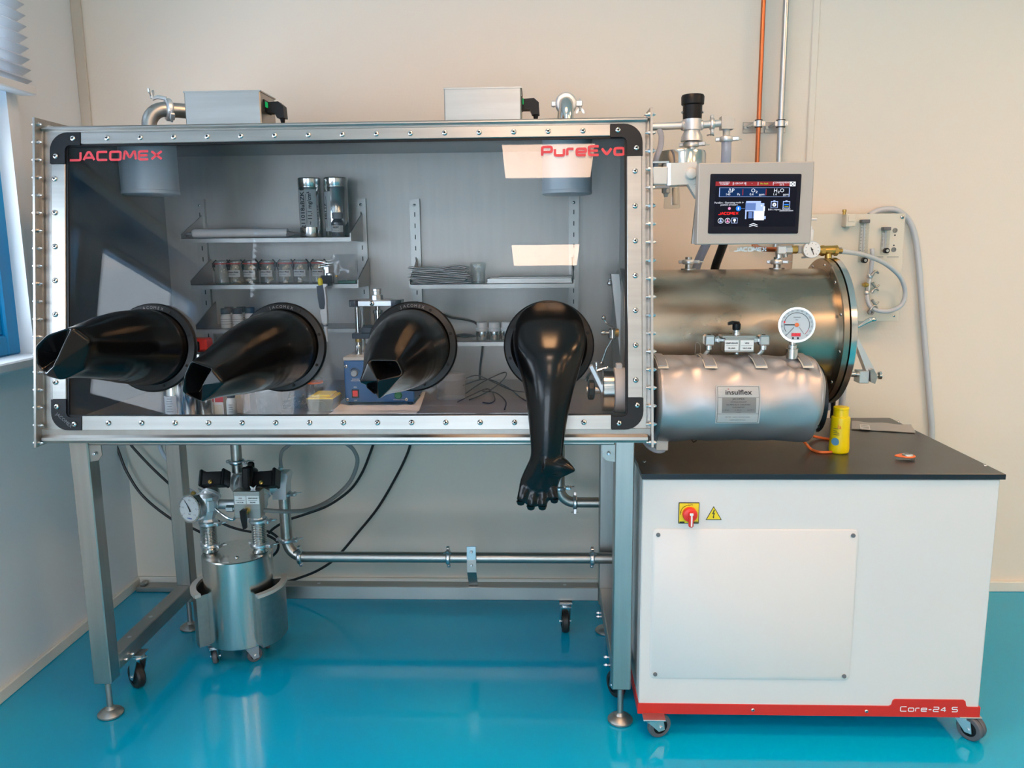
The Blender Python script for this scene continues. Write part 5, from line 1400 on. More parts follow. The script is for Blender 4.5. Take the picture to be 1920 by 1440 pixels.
for x, m in ((465, 's_pale'), (565, 's_pink')):
    disc(x, 940, 40, 's_white', 'user_icon'); disc(x, 940, 34, 'scrbg', 'user_icon', .0016); disc(x, 928, 13, m, 'user_icon', .0017); zr(x-18, 944, x+18, 962, m, 'user_icon', .0017)
zr(622, 898, 705, 976, 's_pale', 'bulb_icon'); zr(628, 904, 699, 970, 'scrbg', 'bulb_icon', .0016); disc(664, 930, 20, 's_white', 'bulb_icon', .0017); zr(657, 945, 671, 965, 's_white', 'bulb_icon', .0017)
# little machine picture
for x0, y0, x1, y1, m in ((822, 680, 965, 792, 's_mid'), (830, 660, 1040, 690, 's_pale'), (965, 690, 1085, 800, 's_pale'), (1040, 715, 1060, 735, 's_white'), (1075, 735, 1097, 800, 's_white'), (815, 790, 985, 806, 's_pale'), (818, 806, 832, 915, 's_pale'), (945, 800, 1085, 932, 's_white'), (865, 815, 915, 905, 's_mid'), (930, 806, 940, 905, 's_mid'), (1082, 875, 1110, 915, 's_pale')):
    zr(x0, y0, x1, y1, m, 'machine_icon', .0015 if m != 's_white' else .0016)
for x, s1, s2 in ((1232, 'Edit a report', ''), (1405, 'Synoptic', 'administration')):
    zr(x-48, 662, x+48, 758, 's_pale', 'clipboard_icon'); zr(x-40, 672, x+40, 752, 'scrbg', 'clipboard_icon', .0016); zr(x-14, 650, x+14, 672, 's_pale', 'clipboard_icon', .0016)
    if x == 1232: disc(x, 712, 28, 's_white', 'clipboard_icon', .0017); disc(x, 712, 10, 's_mid', 'clipboard_icon', .0018)
    else: zr(x-32, 700, x+32, 718, 's_bright', 'clipboard_icon', .0017); zr(x-30, 734, x+30, 740, 'yellow', 'clipboard_icon', .0017)
    zt(s1, x, 780 if not s2 else 772, 24); 
    if s2: zt(s2, x, 795, 24)
for dy in (0, 24):
    q = [Q(875, 1000+dy-5), Q(935, 978+dy-5), Q(995, 1000+dy-5), Q(995, 1006+dy-2), Q(935, 986+dy-2), Q(875, 1006+dy-2)]
    quadbox(skew(q), .0015, .0016, 'arrow_icon', 's_white')
# swivel arm from the chamber flange
Ya_ = 2.20
pa_ = lambda px, py, Y=Ya_: P(px, py, Y)
part('arm', MB().prism([pa_(1258, 306), pa_(1306, 303), pa_(1310, 345), pa_(1258, 347)], (0, .035, 0)).prism([pa_(1290, 345), pa_(1310, 346), pa_(1306, 372)], (0, .03, 0)), M['alupaint'], t)
part('arm_post', MB().cyl(pa_(1261, 347)+V((0, .02, 0)), pa_(1261, 305)+V((0, .02, 0)), S(11, Ya_), n=20), M['alu'], t)
part('joint', MB().lathe(pa_(1295, 326)+V((0, .005, 0)), -Y1, [(.016, 0), (.016, .010), (.013, .018), (.006, .021)], 20), M['alupaint'], t, 'round swivel joint')
part('back_bracket', MB().prism([pa_(1297, 457, 2.195), pa_(1308, 350, 2.195), pa_(1330, 350, 2.195), pa_(1330, 457, 2.195)], (0, .012, 0)), M['steeld'], t)
part('arm_mount', MB().bx((FX1+.0065, Ya_+.008, pa_(1261, 345).z), pa_(1253, 312)+V((0, .032, 0)), .002), M['alupaint'], t)
part('added_letter_plate', MB().bx(tp(1372, 473, -.03), tp(1444, 461, -.031)), M['clear'], t, 'added clear plate with pale lettering for a reflection')  # added plate, its lettering stands in for a reflection
stroke_text('JACOMEX', .0115, .086, .0028, M['label'], t, tp(1381, 472, -.029))
# ------------------------------------------------------------------ vacuum valve above the transfer lock
Yv = 2.55
pv = lambda px, py, Y=Yv: P(px, py, Y)
def vl(px0, px1, Y=Yv): return S((px1-px0)/2, Y)
c = lambda py: P(1297.5, py, Yv)
base = c(305); 
t = thing('angle_valve', 'vacuum valve with black knob on a cross pipe above the touch screen', 'valve', base)
X_ = P(1297.5, 240, Yv).x
Z_ = lambda py: c(py).z
def vlathe(nm, prof, m, lab=None, n=28):   # profile in (half width px, py)
    part(nm, MB().lathe((X_, Yv, 0), Z1, [(S(w, Yv), Z_(py)) for w, py in prof], n), M[m], t, lab)
vlathe('knob', [(16.5, 224), (17, 210), (17, 198), (20, 196), (20.5, 182), (19, 178.5)], 'black', 'black knurled knob')
for s in (-1, 1): part('knob_screw', MB().cyl((X_+s*S(17, Yv), Yv-.004, Z_(211)), (X_+s*S(19, Yv), Yv-.006, Z_(211)), .004, n=8), M['zinc'], t)
vlathe('body', [(19.5, 265), (18.5, 256), (15, 248), (14, 245), (16.5, 244), (16.5, 224)], 'alu')
vlathe('stub', [(7, 286), (7, 264)], 'alu')
clamp(t, (X_, Yv, Z_(271)), Z1, S(12, Yv), (1, -.4, 0), 'alu')
part('cross_pipe', MB().cyl(V((FX1+.0065, Yv, Z_(236)-.002)), (X_-S(13, Yv), Yv, Z_(235)), S(6.5, Yv), n=18).cyl((X_+S(13, Yv), Yv, Z_(235)), pv(1352, 231)+V((0, 0, 0)), S(6.5, Yv), n=18), M['alu'], t)
for s in (-1, 1): part('union_nut', MB().lathe((X_+s*S(15, Yv), Yv, Z_(235)), X1*s, [(S(8, Yv), 0), (S(9, Yv), .004), (S(7.5, Yv), .008)], 18), M['alu'], t)
clamp(t, pv(1335, 233), X1, S(9, Yv), (0, -.2, -1), 'alu', sc=.8)
eb = pv(1363, 231)
part('elbow_block', MB().prism([pv(1351, 243)+V((0, -.018, 0)), pv(1374, 243)+V((0, -.018, 0)), pv(1375, 225)+V((0, -.018, 0)), pv(1369, 219)+V((0, -.018, 0)), pv(1351, 219)+V((0, -.018, 0))], (0, .036, 0)).cyl(pv(1362, 243), pv(1362, 259), S(6.5, Yv), n=16), M['alupaint'], t)
clamp(t, pv(1362, 261), Z1, S(10, Yv), (1, -.3, 0), 'alu')
vlathe
# round housing below, and its filter bowl
hc = P(1279, 296, 2.50)
t = thing('pressure_regulator', 'round polished metal housing under the black-knobbed valve beside the screen arm', 'housing', P(1279, 312, 2.5))
r = S(42, 2.5); zt_, zb_ = P(1279, 283, 2.5).z, P(1279, 313, 2.5).z
part('housing', MB().lathe((hc.x, 2.5, zb_-.01), Z1, [(r, 0), (r, zt_-zb_), (r*.96, zt_-zb_+.008), (r*.3, zt_-zb_+.010)], 48), M['pol'], t)
part('lower_body', MB().lathe((hc.x, 2.5, zb_-.055), Z1, [(r*.55, 0), (r*.7, .012), (r*.8, .044)], 32), M['steeld'], t)
part('rib', MB().bx((hc.x-.002, 2.5-r-.003, zb_-.008), (hc.x+.004, 2.5-r+.006, zt_-.002)), M['pol'], t)
for py in (304, 350):
    q = P(1243, py, 2.4)
    part('side_bracket', MB().bx((FX1+.0066, 2.37, q.z-.006), (P(1252, py, 2.4).x, 2.42, q.z), .001).lathe((q.x+.008, 2.395, q.z-.006), -Z1, [(.012, 0), (.012, .012), (.007, .014), (.005, .024)], 8), M['zinc'], t)
bp = lambda px, py: P(px, py, 2.42)
t = thing('filter_bowl', 'clear little filter bowl with brown cartridge hanging under the grey swivel arm', 'filter', bp(1260, 392))
part('bowl', MB().lathe((bp(1260, 370).x, 2.42, bp(1260, 391).z), Z1, [(S(14, 2.42), 0), (S(15, 2.42), .004), (S(13, 2.42), .055), (S(12, 2.42), .066)], 24), M['clear'], t)
part('cartridge', MB().lathe((bp(1266, 370).x, 2.42, bp(1260, 384).z), Z1, [(S(6, 2.42), 0), (S(6, 2.42), .048)], 18), M['chalk'], t, 'brown filter cartridge')
part('head', MB().lathe((bp(1260, 370).x, 2.42, bp(1260, 349).z), Z1, [(S(9, 2.42), -.002), (S(12, 2.42), .008), (S(10, 2.42), .02)], 18), M['alupaint'], t)
part('holder', MB().bx((FX1+.0066, 2.415, bp(1260, 352).z), (bp(1255, 352).x, 2.43, bp(1260, 348).z)), M['steeld'], t)
# clear hoses
def hose(label, pts, r, m='hose', name='hose', n=12, k=8):
    return single(name, MB().tube(pts, r, n, k), M[m], label, 'hose')
hose('wide clear bluish hose from the elbow block down behind the touch screen', [P(1362, 263, 2.55), P(1361, 300, 2.56), P(1356, 360, 2.62), P(1342, 420, 2.72), P(1322, 462, 2.81), P(1306, 500, 2.875), P(1300, 540, 2.89), P(1302, 640, 2.90)], S(9, 2.55))
hose('black ribbed hose leaving the touch screen and running behind the steel cylinder', [P(1368, 400, 2.75), P(1362, 440, 2.78), P(1352, 470, 2.82), P(1340, 505, 2.86), P(1330, 560, 2.90)], S(8, 2.8), 'cable')
hose('small clear hose bending from the cross pipe down the flange edge', [P(1237, 246, 2.50), P(1240, 256, 2.46), P(1238, 276, 2.40), P(1230, 300, 2.38), P(1228, 330, 2.40)], S(5, 2.5))
# ------------------------------------------------------------------ wall pipes
def wallpipe(px0, px1, r, m, nm, label, zlow):
    Y = YB-.045
    a = P(px0, 0, Y); b = P(px1, 300, Y); a.y = b.y = Y; d = (a-b)/(a.z-b.z)
    x = (a.x+b.x)/2
    t = thing(nm, label, 'pipe', (x, Y, zlow))
    part('tube', MB().cyl((x, Y, zlow), (x, Y, ZC-.001), r, n=18), M[m], t)
    q = P(px1, 232, Y)
    part('pipe_clip', MB().ring((x, Y, q.z-.014), Z1, r, r+.004, .002, .026, 20), M['zinc'], t)
    for z in (.0, .025): part('rubber_edge', MB().ring((x, Y, q.z-.014+z), Z1, r, r+.0055, 0, .003, 20), M['black'], t)
    part('clip_lug', MB().box((x+r+.009, Y-.002, q.z), (.014, .008, .018), None, .001).box((x-r-.007, Y-.002, q.z), (.010, .008, .018), None, .001).cyl((x+r+.010, Y-.012, q.z), (x+r+.010, Y+.012, q.z), .0035, n=8).tube([(x-r-.006, Y, q.z), (x-r-.018, Y+.02, q.z-.004), (x-r-.022, Y+.04, q.z-.006)], .004, 6), M['zinc'], t)
    part('wall_plate', MB().bx((x-.048, YB-.004, q.z-.028), (x+.03, YB, q.z+.012), .001).box((x-.040, YB-.006, q.z-.008), (.012, .004, .012), None, .001), M['steeld'], t)
wallpipe(1432.5, 1419, S(4, 3.16), 'copper', 'copper_pipe', 'copper pipe rising up the wall behind the touch screen', P(1415, 462, 3.16).z)
wallpipe(1474, 1461, S(5.2, 3.16), 'galv', 'steel_pipe', 'grey galvanised pipe beside the copper pipe on the wall', P(1462, 470, 3.16).z)
# ------------------------------------------------------------------ gas panel standing off the wall
Yg = 3.12
gpx = lambda px, py, h=0.0: P(px, py, Yg-h)
x0 = P(1490, 402, Yg).x; x1 = P(1698, 402, Yg).x; zt2, zb2 = P(1698, 400, Yg).z, P(1688, 602, Yg).z
t = thing('gas_panel', 'beige wall panel with two clear flow meters behind the steel cylinder', 'panel', ((x0+x1)/2, Yg, zb2))
part('plate', MB().bx((x0, Yg, zb2), (x1, Yg+.005, zt2), .001), M['beige'], t)
for x in (x0+.02, x1-.02):
    for z in (zb2+.02, zt2-.02): part('stand_off', MB().cyl((x, Yg+.0045, z), (x, YB, z), .007, n=10), M['zinc'], t)
place('screw', SCREW, t, gpx(1692, 407), -Y1); place('screw', SMALL, t, gpx(1676, 592), -Y1)
def flow(px0, px1, pyt, pyb, kx, ky, kr, lab):
    a, b = gpx(px0, pyb), gpx(px1, pyt); xm = (a.x+b.x)/2; w = b.x-a.x
    fm = part('flow_meter', MB().bx((a.x, Yg-.026, a.z), (b.x, Yg-.0005, b.z), .003), M['clear'], t, lab)
    part('meter_tube', MB().cyl((xm, Yg-.014, a.z+.02), (xm, Yg-.014, b.z-.012), .0035, n=10), M['hosegrey'], fm)
    part('scale', MB().bx((xm-.008, Yg-.0015, a.z+.02), (xm+.010, Yg-.0006, b.z-.02)), M['label'], fm)
    for k in range(9):
        z = a.z+.032+(b.z-a.z-.06)*k/8
        part('scale_mark', MB().bx((xm+.003, Yg-.0022, z), (xm+.010, Yg-.0016, z+.0016)).bx((xm-.008, Yg-.0022, z), (xm-.003, Yg-.0016, z+.0016)), M['greyink'], fm)
    k = gpx(kx, ky, .026)
    part('knob', MB().lathe(k, -Y1, [(kr, 0), (kr, .016), (kr*.8, .018)], 20), M['black'], fm, 'black adjusting knob')
    part('knob_cap', MB().lathe(k-Y1*.018, -Y1, [(kr*.5, 0), (kr*.5, .003)], 12), M['zinc'], fm)
    part('end_block', MB().bx((a.x-.001, Yg-.027, b.z-.010), (b.x+.001, Yg-.0005, b.z+.002), .001), M['greyink'], fm)
flow(1607, 1626, 413, 492, 1619, 488, .0105, 'tall clear flow meter with scale')
flow(1649, 1665, 427, 478, 1660, 470, .010, 'short clear flow meter with scale')
for px, py in ((1678, 432), (1675.5, 468)):
    part('port', MB().ring(gpx(px, py), -Y1, .006, .009, 0, .003, 18).lathe(gpx(px, py), -Y1, [(.006, 0), (.006, .001)], 16), M['knobgrey'], t)
for px, py in ((1678, 441), (1676, 460)): part('dot', MB().lathe(gpx(px, py), -Y1, [(.003, 0), (.0028, .0008)], 10), M['ink'], t)

for u0, u1 in ((1644, 1656), (1663, 1685)):
    for dy in (480.5, 482.5): part('print_line', MB().bx(gpx(u0, dy+.7, .0008), gpx(u1, dy, .0001)), M['greyink'], t)
a, b = gpx(1577, 426), gpx(1597, 402)
part('valve_coil', MB().bx((a.x, Yg-.045, a.z), (b.x, Yg-.0005, b.z), .003).bx((a.x+.008, Yg-.047, a.z+.018), (b.x-.004, Yg-.0445, b.z-.008), .001).cyl((a.x+.015, Yg-.02, a.z-.006), (a.x+.015, Yg-.02, a.z+.002), .008, n=10), M['beige'], t, 'square beige valve coil')
part('coil_fitting', MB().lathe(gpx(1583, 402, .02), Z1, [(.006, -.001), (.006, .008), (.0075, .009), (.0075, .018)], 8), M['brass'], t)
# valve chain on the panel with hose clips
hp = lambda px, py, h=.03: gpx(px, py, h)
part('valve_chain', MB().tube([hp(1634, 510), hp(1630, 525), hp(1628, 545)], .0085, 10).sphere(hp(1631, 518), .012).sphere(hp(1625, 549), .010), M['alu'], t)
part('chain_base', MB().cyl(gpx(1629, 535, .0), hp(1629, 535), .010, n=10), M['knobgrey'], t)
part('side_outlet', MB().lathe(hp(1628, 534), -X1, [(.009, 0), (.009, .014), (.006, .016), (.006, .022)], 10), M['brass'], t)
for px, py, s in ((1634, 517, 1), (1636, 530, -1), (1634, 549, 1), (1635, 562, -1), (1632, 581, 1)):
    k = hp(px, py, .04)
    part('hose_clip', MB().tube([k, k+V((.008, 0, .012*s)), k+V((.016, 0, .016*s)), k+V((.026, 0, .008*s))], [.006, .005, .0045, .003], 8, 3), M['steeld'], t)
part('lower_port', MB().ring(hp(1631, 585), -Y1, .005, .011, 0, .014, 16).cyl(gpx(1631, 585), hp(1631, 585), .007, n=10), M['knobgrey'], t)
# hoses around the panel
hose('pale grey hose looping from the brass tee round to the panel valves', [P(1576, 471, 2.66), P(1600, 474, 2.76), P(1630, 481, 2.92), P(1662, 496, 3.02), P(1688, 520, 3.06), P(1697, 548, 3.08), P(1690, 572, 3.08), P(1668, 583, 3.085), P(1645, 582, 3.085), P(1630, 572, 3.085), P(1625, 553, 3.09)], S(4.2, 2.9), 'hosegrey')
hose('short pale hose between the flow meters and the valve chain', [P(1635, 466, 3.08), P(1636, 480, 3.08), P(1634, 497, 3.085), P(1632, 516, 3.09)], S(4, 3.05), 'hosegrey')
hose('long grey hose hanging down the wall beside the beige panel', [P(1630, 404, YB-.04), P(1650, 394, YB-.03), P(1680, 394, YB-.025), P(1703, 412, YB-.02), P(1716, 445, YB-.018), P(1723, 500, YB-.018), P(1729, 580, YB-.018), P(1737, 680, YB-.018), P(1744, 760, YB-.018), P(1747, 830, YB-.018), V((P(1747, 830, YB-.018).x+.004, YB-.018, .3))], S(5.2, 3.18), 'hosegrey')
# gauge and brass tee on the lock's second neck
Yq = 2.62
pq = lambda px, py, Y=Yq: P(px, py, Y)
t = thing('gauge_manifold', 'brass tee with small white pressure gauge beside the touch screen corner', 'gauge', pq(1490, 486))
gc = pq(1522, 468, 2.585); gr = S(15, 2.585); Fn = V((-.1, -1, 0)).normalized(); Fx = V((1, -.1, 0)).normalized()
part('case', MB().lathe(gc, -Fn, [(gr, -.004), (gr*1.04, 0), (gr*1.04, .02), (gr*.8, .026)], 32), M['zinc'], t)
part('dial', MB().lathe(gc, Fn, [(gr*.95, .0035), (gr*.94, .0045)], 32), M['label'], t, 'white dial')
for k in range(9):
    q = R(225-270*k/8)
    part('dial_mark', MB().box(gc+Fn*.0048+(Fx*math.cos(q)+Z1*math.sin(q))*gr*.75, (.0035, .0006, .0012), Matrix.Rotation(-q, 3, 'Y')), M['ink'], t)
part('needle', MB().tube([gc+Fn*.006+V((-.004, 0, .007)), gc+Fn*.006, gc+Fn*.006+V((.006, 0, -.016))], .0012, 6), M['ink'], t)
part('hub', MB().lathe(gc+Fn*.005, Fn, [(.003, 0), (.003, .003)], 10), M['ink'], t)
part('brass_tee', MB().cyl(pq(1534, 470), pq(1566, 469), .015, n=14).cyl(pq(1553, 470), pq(1553, 484), .011, n=12).lathe(pq(1564, 470), X1, [(.017, 0), (.017, .010), (.006, .012), (.006, .026)], 6).lathe(pq(1545, 470), -X1, [(.017, 0), (.017, .010)], 6), M['brass'], t)
part('hose_clamp', MB().ring(pq(1574, 470.5, 2.65), X1, .007, .010, -.006, .006, 14).box(pq(1575, 466, 2.65), (.010, .010, .008), None, .001), M['steel'], t)
part('square_fitting', MB().bx(pq(1455, 477)+V((0, -.014, 0)), pq(1473, 461)+V((0, .014, 0)), .003), M['alu'], t)
part('nut', MB().lathe(pq(1477, 469), X1, [(.012, -.008), (.014, -.006), (.014, .012), (.011, .014)], 6), M['zinc'], t)
part('brass_nut', MB().lathe(pq(1486, 468), X1, [(.013, -.004), (.013, .014)], 6), M['brass'], t)
part('elbow', MB().tube([pq(1472, 465), pq(1472, 478), pq(1473, 482)], .008, 10), M['zinc'], t)
part('bar', MB().bx(pq(1495, 475)+V((0, -.010, 0)), pq(1510, 460)+V((0, .012, 0)), .002).tube([pq(1503, 483), pq(1516, 482)], .003, 8), M['alupaint'], t)
part('joining_pipe', MB().cyl(pq(1470, 468), pq(1540, 469), .0075, n=12), M['brass'], t)
part('neck_pipe', MB().cyl(pq(1460, 484), pq(1460, 470), .010, n=14), M['zinc'], t)
part('copper_feed', MB().tube([P(1412, 452, 2.9), P(1418, 462, 2.80), P(1430, 467, 2.70), P(1458, 468, Yq)], .008, 10, 5), M['copper'], t, 'copper feed pipe')
part('white_cylinder', MB().cyl(pq(1519, 452), pq(1521, 430), .009, n=14).tube([pq(1521, 430), pq(1522, 424)], .003, 8).tube([pq(1519, 411), pq(1531, 411)], .0035, 8), M['label'], t)

# ------------------------------------------------------------------ pump cabinet
CX0, CX1, CY0, CY1, CZ = .277, 1.263, 2.158, 2.895, .80
bx0, bx1 = CX0+.002, CX1-.009
ft = P(1206, 895, CY0).z
t = thing('pump_cabinet', 'white steel pump cabinet with black worktop and red base strip on casters', 'cabinet', ((CX0+CX1)/2, 2.52, 0))
zr0, zr1 = P(1200, 1339, CY0).z, P(1200, 1320, CY0).z
part('body', MB().bx((bx0, CY0+.006, zr0+.004), (bx1, CY1-.01, CZ-.0165), .003), M['white'], t)
part('worktop', MB().bx((CX0, CY0, CZ-.016), (CX1, CY1, CZ), .0015), [M['worktop']], t, 'black worktop')
part('worktop_edge', MB().bx((CX0-.0006, CY0-.0006, CZ-.0155), (CX1+.0006, CY0+.001, CZ-.0008)).bx((CX0-.0006, CY0, CZ-.0155), (CX0+.001, CY1, CZ-.0008)).bx((CX1-.001, CY0, CZ-.0155), (CX1+.0006, CY1, CZ-.0008)), M['edge'], t)
for px, py in ((1208, 866), (1684, 791), (1847, 873)): place('screw', SMALL, t, PZ(px, py, CZ), Z1)
# red base strip with the raised name tab
xa, xb = P(1672, 1320, CY0).x, P(1813, 1320, CY0).x; tb = zr1+.022
pts = [(bx0-.001, zr0), (bx1+.001, zr0), (bx1+.001, zr1), (xb+.006, zr1), (xb, zr1+.004), (xb-.003, tb-.004), (xb-.008, tb), (xa+.010, tb), (xa+.004, tb-.004), (xa+.001, zr1+.004), (xa-.006, zr1)]
pts += [(bx0-.001, zr1)]
part('base_strip', MB().prism([V((x, CY0+.0058, z)) for x, z in pts], (0, -.003, 0)).bx((bx0-.003, CY0+.003, zr0), (bx0-.0005, CY1-.01, zr1)).bx((bx1+.0005, CY0+.003, zr0), (bx1+.003, CY1-.01, zr1)), M['red'], t, 'red base strip')
q = P(1688, 1334.5, CY0)
stroke_text('Core-24 S', S(11.5, CY0), P(1797, 1330, CY0).x-q.x, .0026, M['label'], t, (q.x, CY0+.0024, q.z-.001))
for px, py in ((1412, 1335), (1625, 1338.5)): place('screw', SMALL, t, (P(px, py, CY0).x, CY0+.003, (zr0+zr1)/2), -Y1)
# access panel
p0, p1 = P(1223, 1276, CY0), P(1610, 993, CY0)
ax0, ax1, az0, az1 = P(1221, 1130, CY0).x, P(1603, 1130, CY0).x, P(1400, 1275, CY0).z, P(1400, 993.5, CY0).z
rr = .014
def rr_pts(x0, x1, z0, z1, r, y):
    o = []
    for cx, cz, a in ((x1-r, z1-r, 0), (x0+r, z1-r, 90), (x0+r, z0+r, 180), (x1-r, z0+r, 270)):
        for k in range(6): o.append(V((cx+r*math.cos(R(a+18*k)), y, cz+r*math.sin(R(a+18*k)))))
    return o
oo, ii = rr_pts(ax0, ax1, az0, az1, rr, CY0+.0058), rr_pts(ax0+.003, ax1-.003, az0+.003, az1-.003, rr-.003, CY0+.0025)
part('access_panel', MB().loft([oo, [V((p.x, CY0+.004, p.z)) for p in oo], ii]), M['white'], t, 'white rounded access panel')
for x in (ax0+.016, ax1-.016):
    for z in (az0+.014, az1-.016):
        sc = part('panel_screw', MB().lathe((x, CY0+.0024, z), -Y1, [(.0062, 0), (.0058, .003), (.003, .0035)], 12), M['greyink'], t)
# main switch
a, b = P(1272, 982.5, CY0), P(1312, 943, CY0); xm, zm = (a.x+b.x)/2, (a.z+b.z)/2; Ys = CY0+.0058
part('switch_plate', MB().bx((a.x, Ys-.003, a.z), (b.x, Ys, b.z), .001), M['ink'], t)
sp = part('switch_field', MB().bx((a.x+.002, Ys-.0036, a.z+.002), (b.x-.002, Ys-.0029, b.z-.002)), M['sign'], t, 'yellow switch plate')
part('switch_base', MB().bx((a.x+.003, Ys-.0039, a.z+.002), (a.x+.017, Ys-.0035, a.z+.0065)).bx((b.x-.017, Ys-.0039, a.z+.002), (b.x-.003, Ys-.0035, a.z+.0065)).loft([[V((xm+r*math.cos(q), Ys-.0038, zm+r*math.sin(q))) for r in (.0225, .0238)] for q in [R(80+110*k/10) for k in range(11)]], False, False), M['ink'], t)
text('0', .007, M['ink'], t, (a.x+.006, Ys-.0045, zm+.003)); text('I ON', .006, M['ink'], t, (xm+.004, Ys-.0045, b.z-.006)); text('0 OFF', .0035, M['sign'], t, (b.x-.010, Ys-.0045, a.z+.0042))
part('switch_knob', MB().lathe((xm+.002, Ys-.0036, zm-.002), -Y1, [(.0205, 0), (.0205, .010), (.019, .014), (.017, .015)], 28), M['rocker'], t, 'red turning knob')
part('switch_grip', MB().bx((xm-.0045, Ys-.034, zm-.032), (xm+.0085, Ys-.0185, zm+.010), .003), M['rocker'], t)
part('grip_mark', MB().bx((xm+.0005, Ys-.0350, zm-.028), (xm+.0045, Ys-.0338, zm+.006)).bx((xm-.003, Ys-.0352, zm+.003), (xm+.007, Ys-.0338, zm+.010), .001), M['label'], t)
# electric hazard sign
ta, tb_, tc_ = P(1324, 976, CY0), P(1354, 976, CY0), P(1339, 950, CY0)
tri = lambda k, y: [V((p.x*k+(ta.x+tb_.x+tc_.x)/3*(1-k), y, p.z*k+(ta.z+tb_.z+tc_.z)/3*(1-k))) for p in (ta, tb_, tc_)]
part('hazard_sign', MB().prism(tri(1, Ys), (0, -.0006, 0)), M['ink'], t); part('hazard_field', MB().prism(tri(.86, Ys-.0004), (0, -.0006, 0)), M['sign'], t, 'yellow hazard triangle')
hx, hz_, hk = tc_.x, ta.z, (tc_.z-ta.z)
part('bolt_symbol', MB().prism([V((hx+x*hk, Ys-.0009, hz_+z*hk)) for x, z in ((.02, .74), (-.10, .42), (.0, .45), (-.03, .22), (-.08, .24), (.01, .10), (.07, .26), (.02, .25), (.10, .52), (.0, .49), (.09, .72))], (0, -.0004, 0)), M['ink'], t)
# casters
def wheel(mb, c, ax, r, w, hub):
    mb.lathe(c-ax*w/2, ax, [(r*.62, 0), (r*.9, 0), (r, w*.22), (r, w*.78), (r*.9, w), (r*.62, w)], 32, caps=False)
    return mb
def caster(parent, c, r, w, heading, ztop, m='wheel', twin=False, plate=.032):
    """wheel + fork + plate below parent; heading = direction of travel"""
    h = V(heading).normalized(); ax = h.cross(Z1).normalized(); c = V(c)
    n = 'caster'
    offs = (-w*.75, w*.75) if twin else (0,)
    ww = w*1.2 if twin else w
    fk = MB(); piv = c+h*r*.55; piv.z = ztop
    fk.box(piv-Z1*.004, (plate*2, plate*2, .004), None, .001).lathe(piv-Z1*.006, -Z1, [(.018, 0), (.022, .004), (.022, .010), (.014, .014)], 18)
    sp = (w*1.55 if twin else w/2+.004)
    for s in (-1, 1):
        b = c+ax*s*sp
        q = [b-h*.012-Z1*.010, b+h*.008-Z1*.012, V((piv.x, piv.y, ztop-.016))+ax*s*sp+h*.024, V((piv.x, piv.y, ztop-.016))+ax*s*sp-h*.026]
        fk.prism([p-ax*.0012 for p in q], ax*.0024)
    fk.box(V((piv.x, piv.y, ztop-.0165)), (sp*2+.003, .05, .003), Matrix((ax, h, Z1)).transposed())
    fk.cyl(c-ax*(sp+.005), c+ax*(sp+.005), .0048, n=8)
    o = part('caster', fk, M['zinc'], parent)
    for of in offs:
        mb = MB(); wheel(mb, c+ax*of, ax, r, ww, 0)
        part('tyre', mb, M[m], o)
        part('wheel_core', MB().lathe(c+ax*of-ax*ww*.46, ax, [(r*.12, 0), (r*.64, .001), (r*.64, ww*.92-.001), (r*.12, ww*.92)], 24), M['black'], o)
    return o
rc = .036
q = PZ(1237, 1388, 0); caster(t, (q.x, q.y+.02, rc), rc, .018, (-.9, -.35, 0), zr0+.004)
q = PZ(1826, 1392, 0); caster(t, (q.x, q.y+.02, rc), rc, .013, (-.55, .75, 0), zr0+.004, twin=True)
caster(t, (CX0+.09, CY1-.1, rc), rc, .018, (-.8, .3, 0), zr0+.004); caster(t, (CX1-.1, CY1-.1, rc), rc, .018, (-.8, .3, 0), zr0+.004)
# on the worktop
c = PZ(1577, 851, CZ); c.y += .02
t = thing('yellow_bottle', 'bright yellow plastic bottle with flip cap standing on the black worktop', 'bottle', c)
r = S(18.5, c.y); zz = lambda py: P(1578, py, c.y).z-CZ
H_ = zz(763)
part('body', MB().lathe(c, Z1, [(r*.86, .0005), (r*.96, .004), (r, .014), (r*.94, H_*.35), (r*.93, H_*.62), (r*.94, H_*.74), (r*.90, H_*.785), (r*.80, H_*.80)], 36), M['yellow'], t)
part('cap', MB().lathe(c+Z1*H_*.80, Z1, [(r*.74, 0), (r*.73, H_*.15), (r*.76, H_*.16), (r*.76, H_*.195), (r*.70, H_*.205)], 36), M['yellow'], t, 'yellow flip cap')
def bt(s, q, z, size, m, nm='lettering'):
    a = R(q); d = V((math.sin(a), -math.cos(a), 0))
    text(s, size, M[m], t, c+d*(r*.985+.0012)+Z1*z, V((math.cos(a), math.sin(a), 0)))
bt('la', -24, H_*.60, .018, 'orange')
for z, w_ in ((.55, .020), (.50, .016), (.46, .024), (.42, .026)):
    part('print_line', MB().loft([[c+V(((r*.985)*math.sin(R(q)), -(r*.985)*math.cos(R(q)), zz_)) for zz_ in (H_*z, H_*z+.0016)] for q in [-60+w_*1500*k/5 for k in range(6)]], False, False), M['greyink'], t)
a = R(-44)
part('blue_print', MB().lathe(c+V((math.sin(a), -math.cos(a), 0))*(r*.975)+Z1*H_*.27, V((math.sin(a), -math.cos(a), 0)), [(.012, 0), (.0115, .0012)], 14), mat('print_blue', (.10, .32, .55), .5), t)
for k in range(6): bt('| |||', 66, H_*(.18+.08*k), .011, 'orange' if k % 2 else 'greyink')
q0, q1, q2, q3 = PZ(1597, 806, CZ), PZ(1717, 813, CZ), PZ(1708, 798, CZ), PZ(1597, 791, CZ)
n = 10; top = []
for j in range(5):
    for i in range(n+1):
        p = q0.lerp(q1, i/n).lerp(q3.lerp(q2, i/n), j/4); top.append(V((p.x, p.y, CZ+.003+.0018*math.sin(i*1.3+j)*math.sin(j*1.1+.5))))
mb = MB(); w = n+1
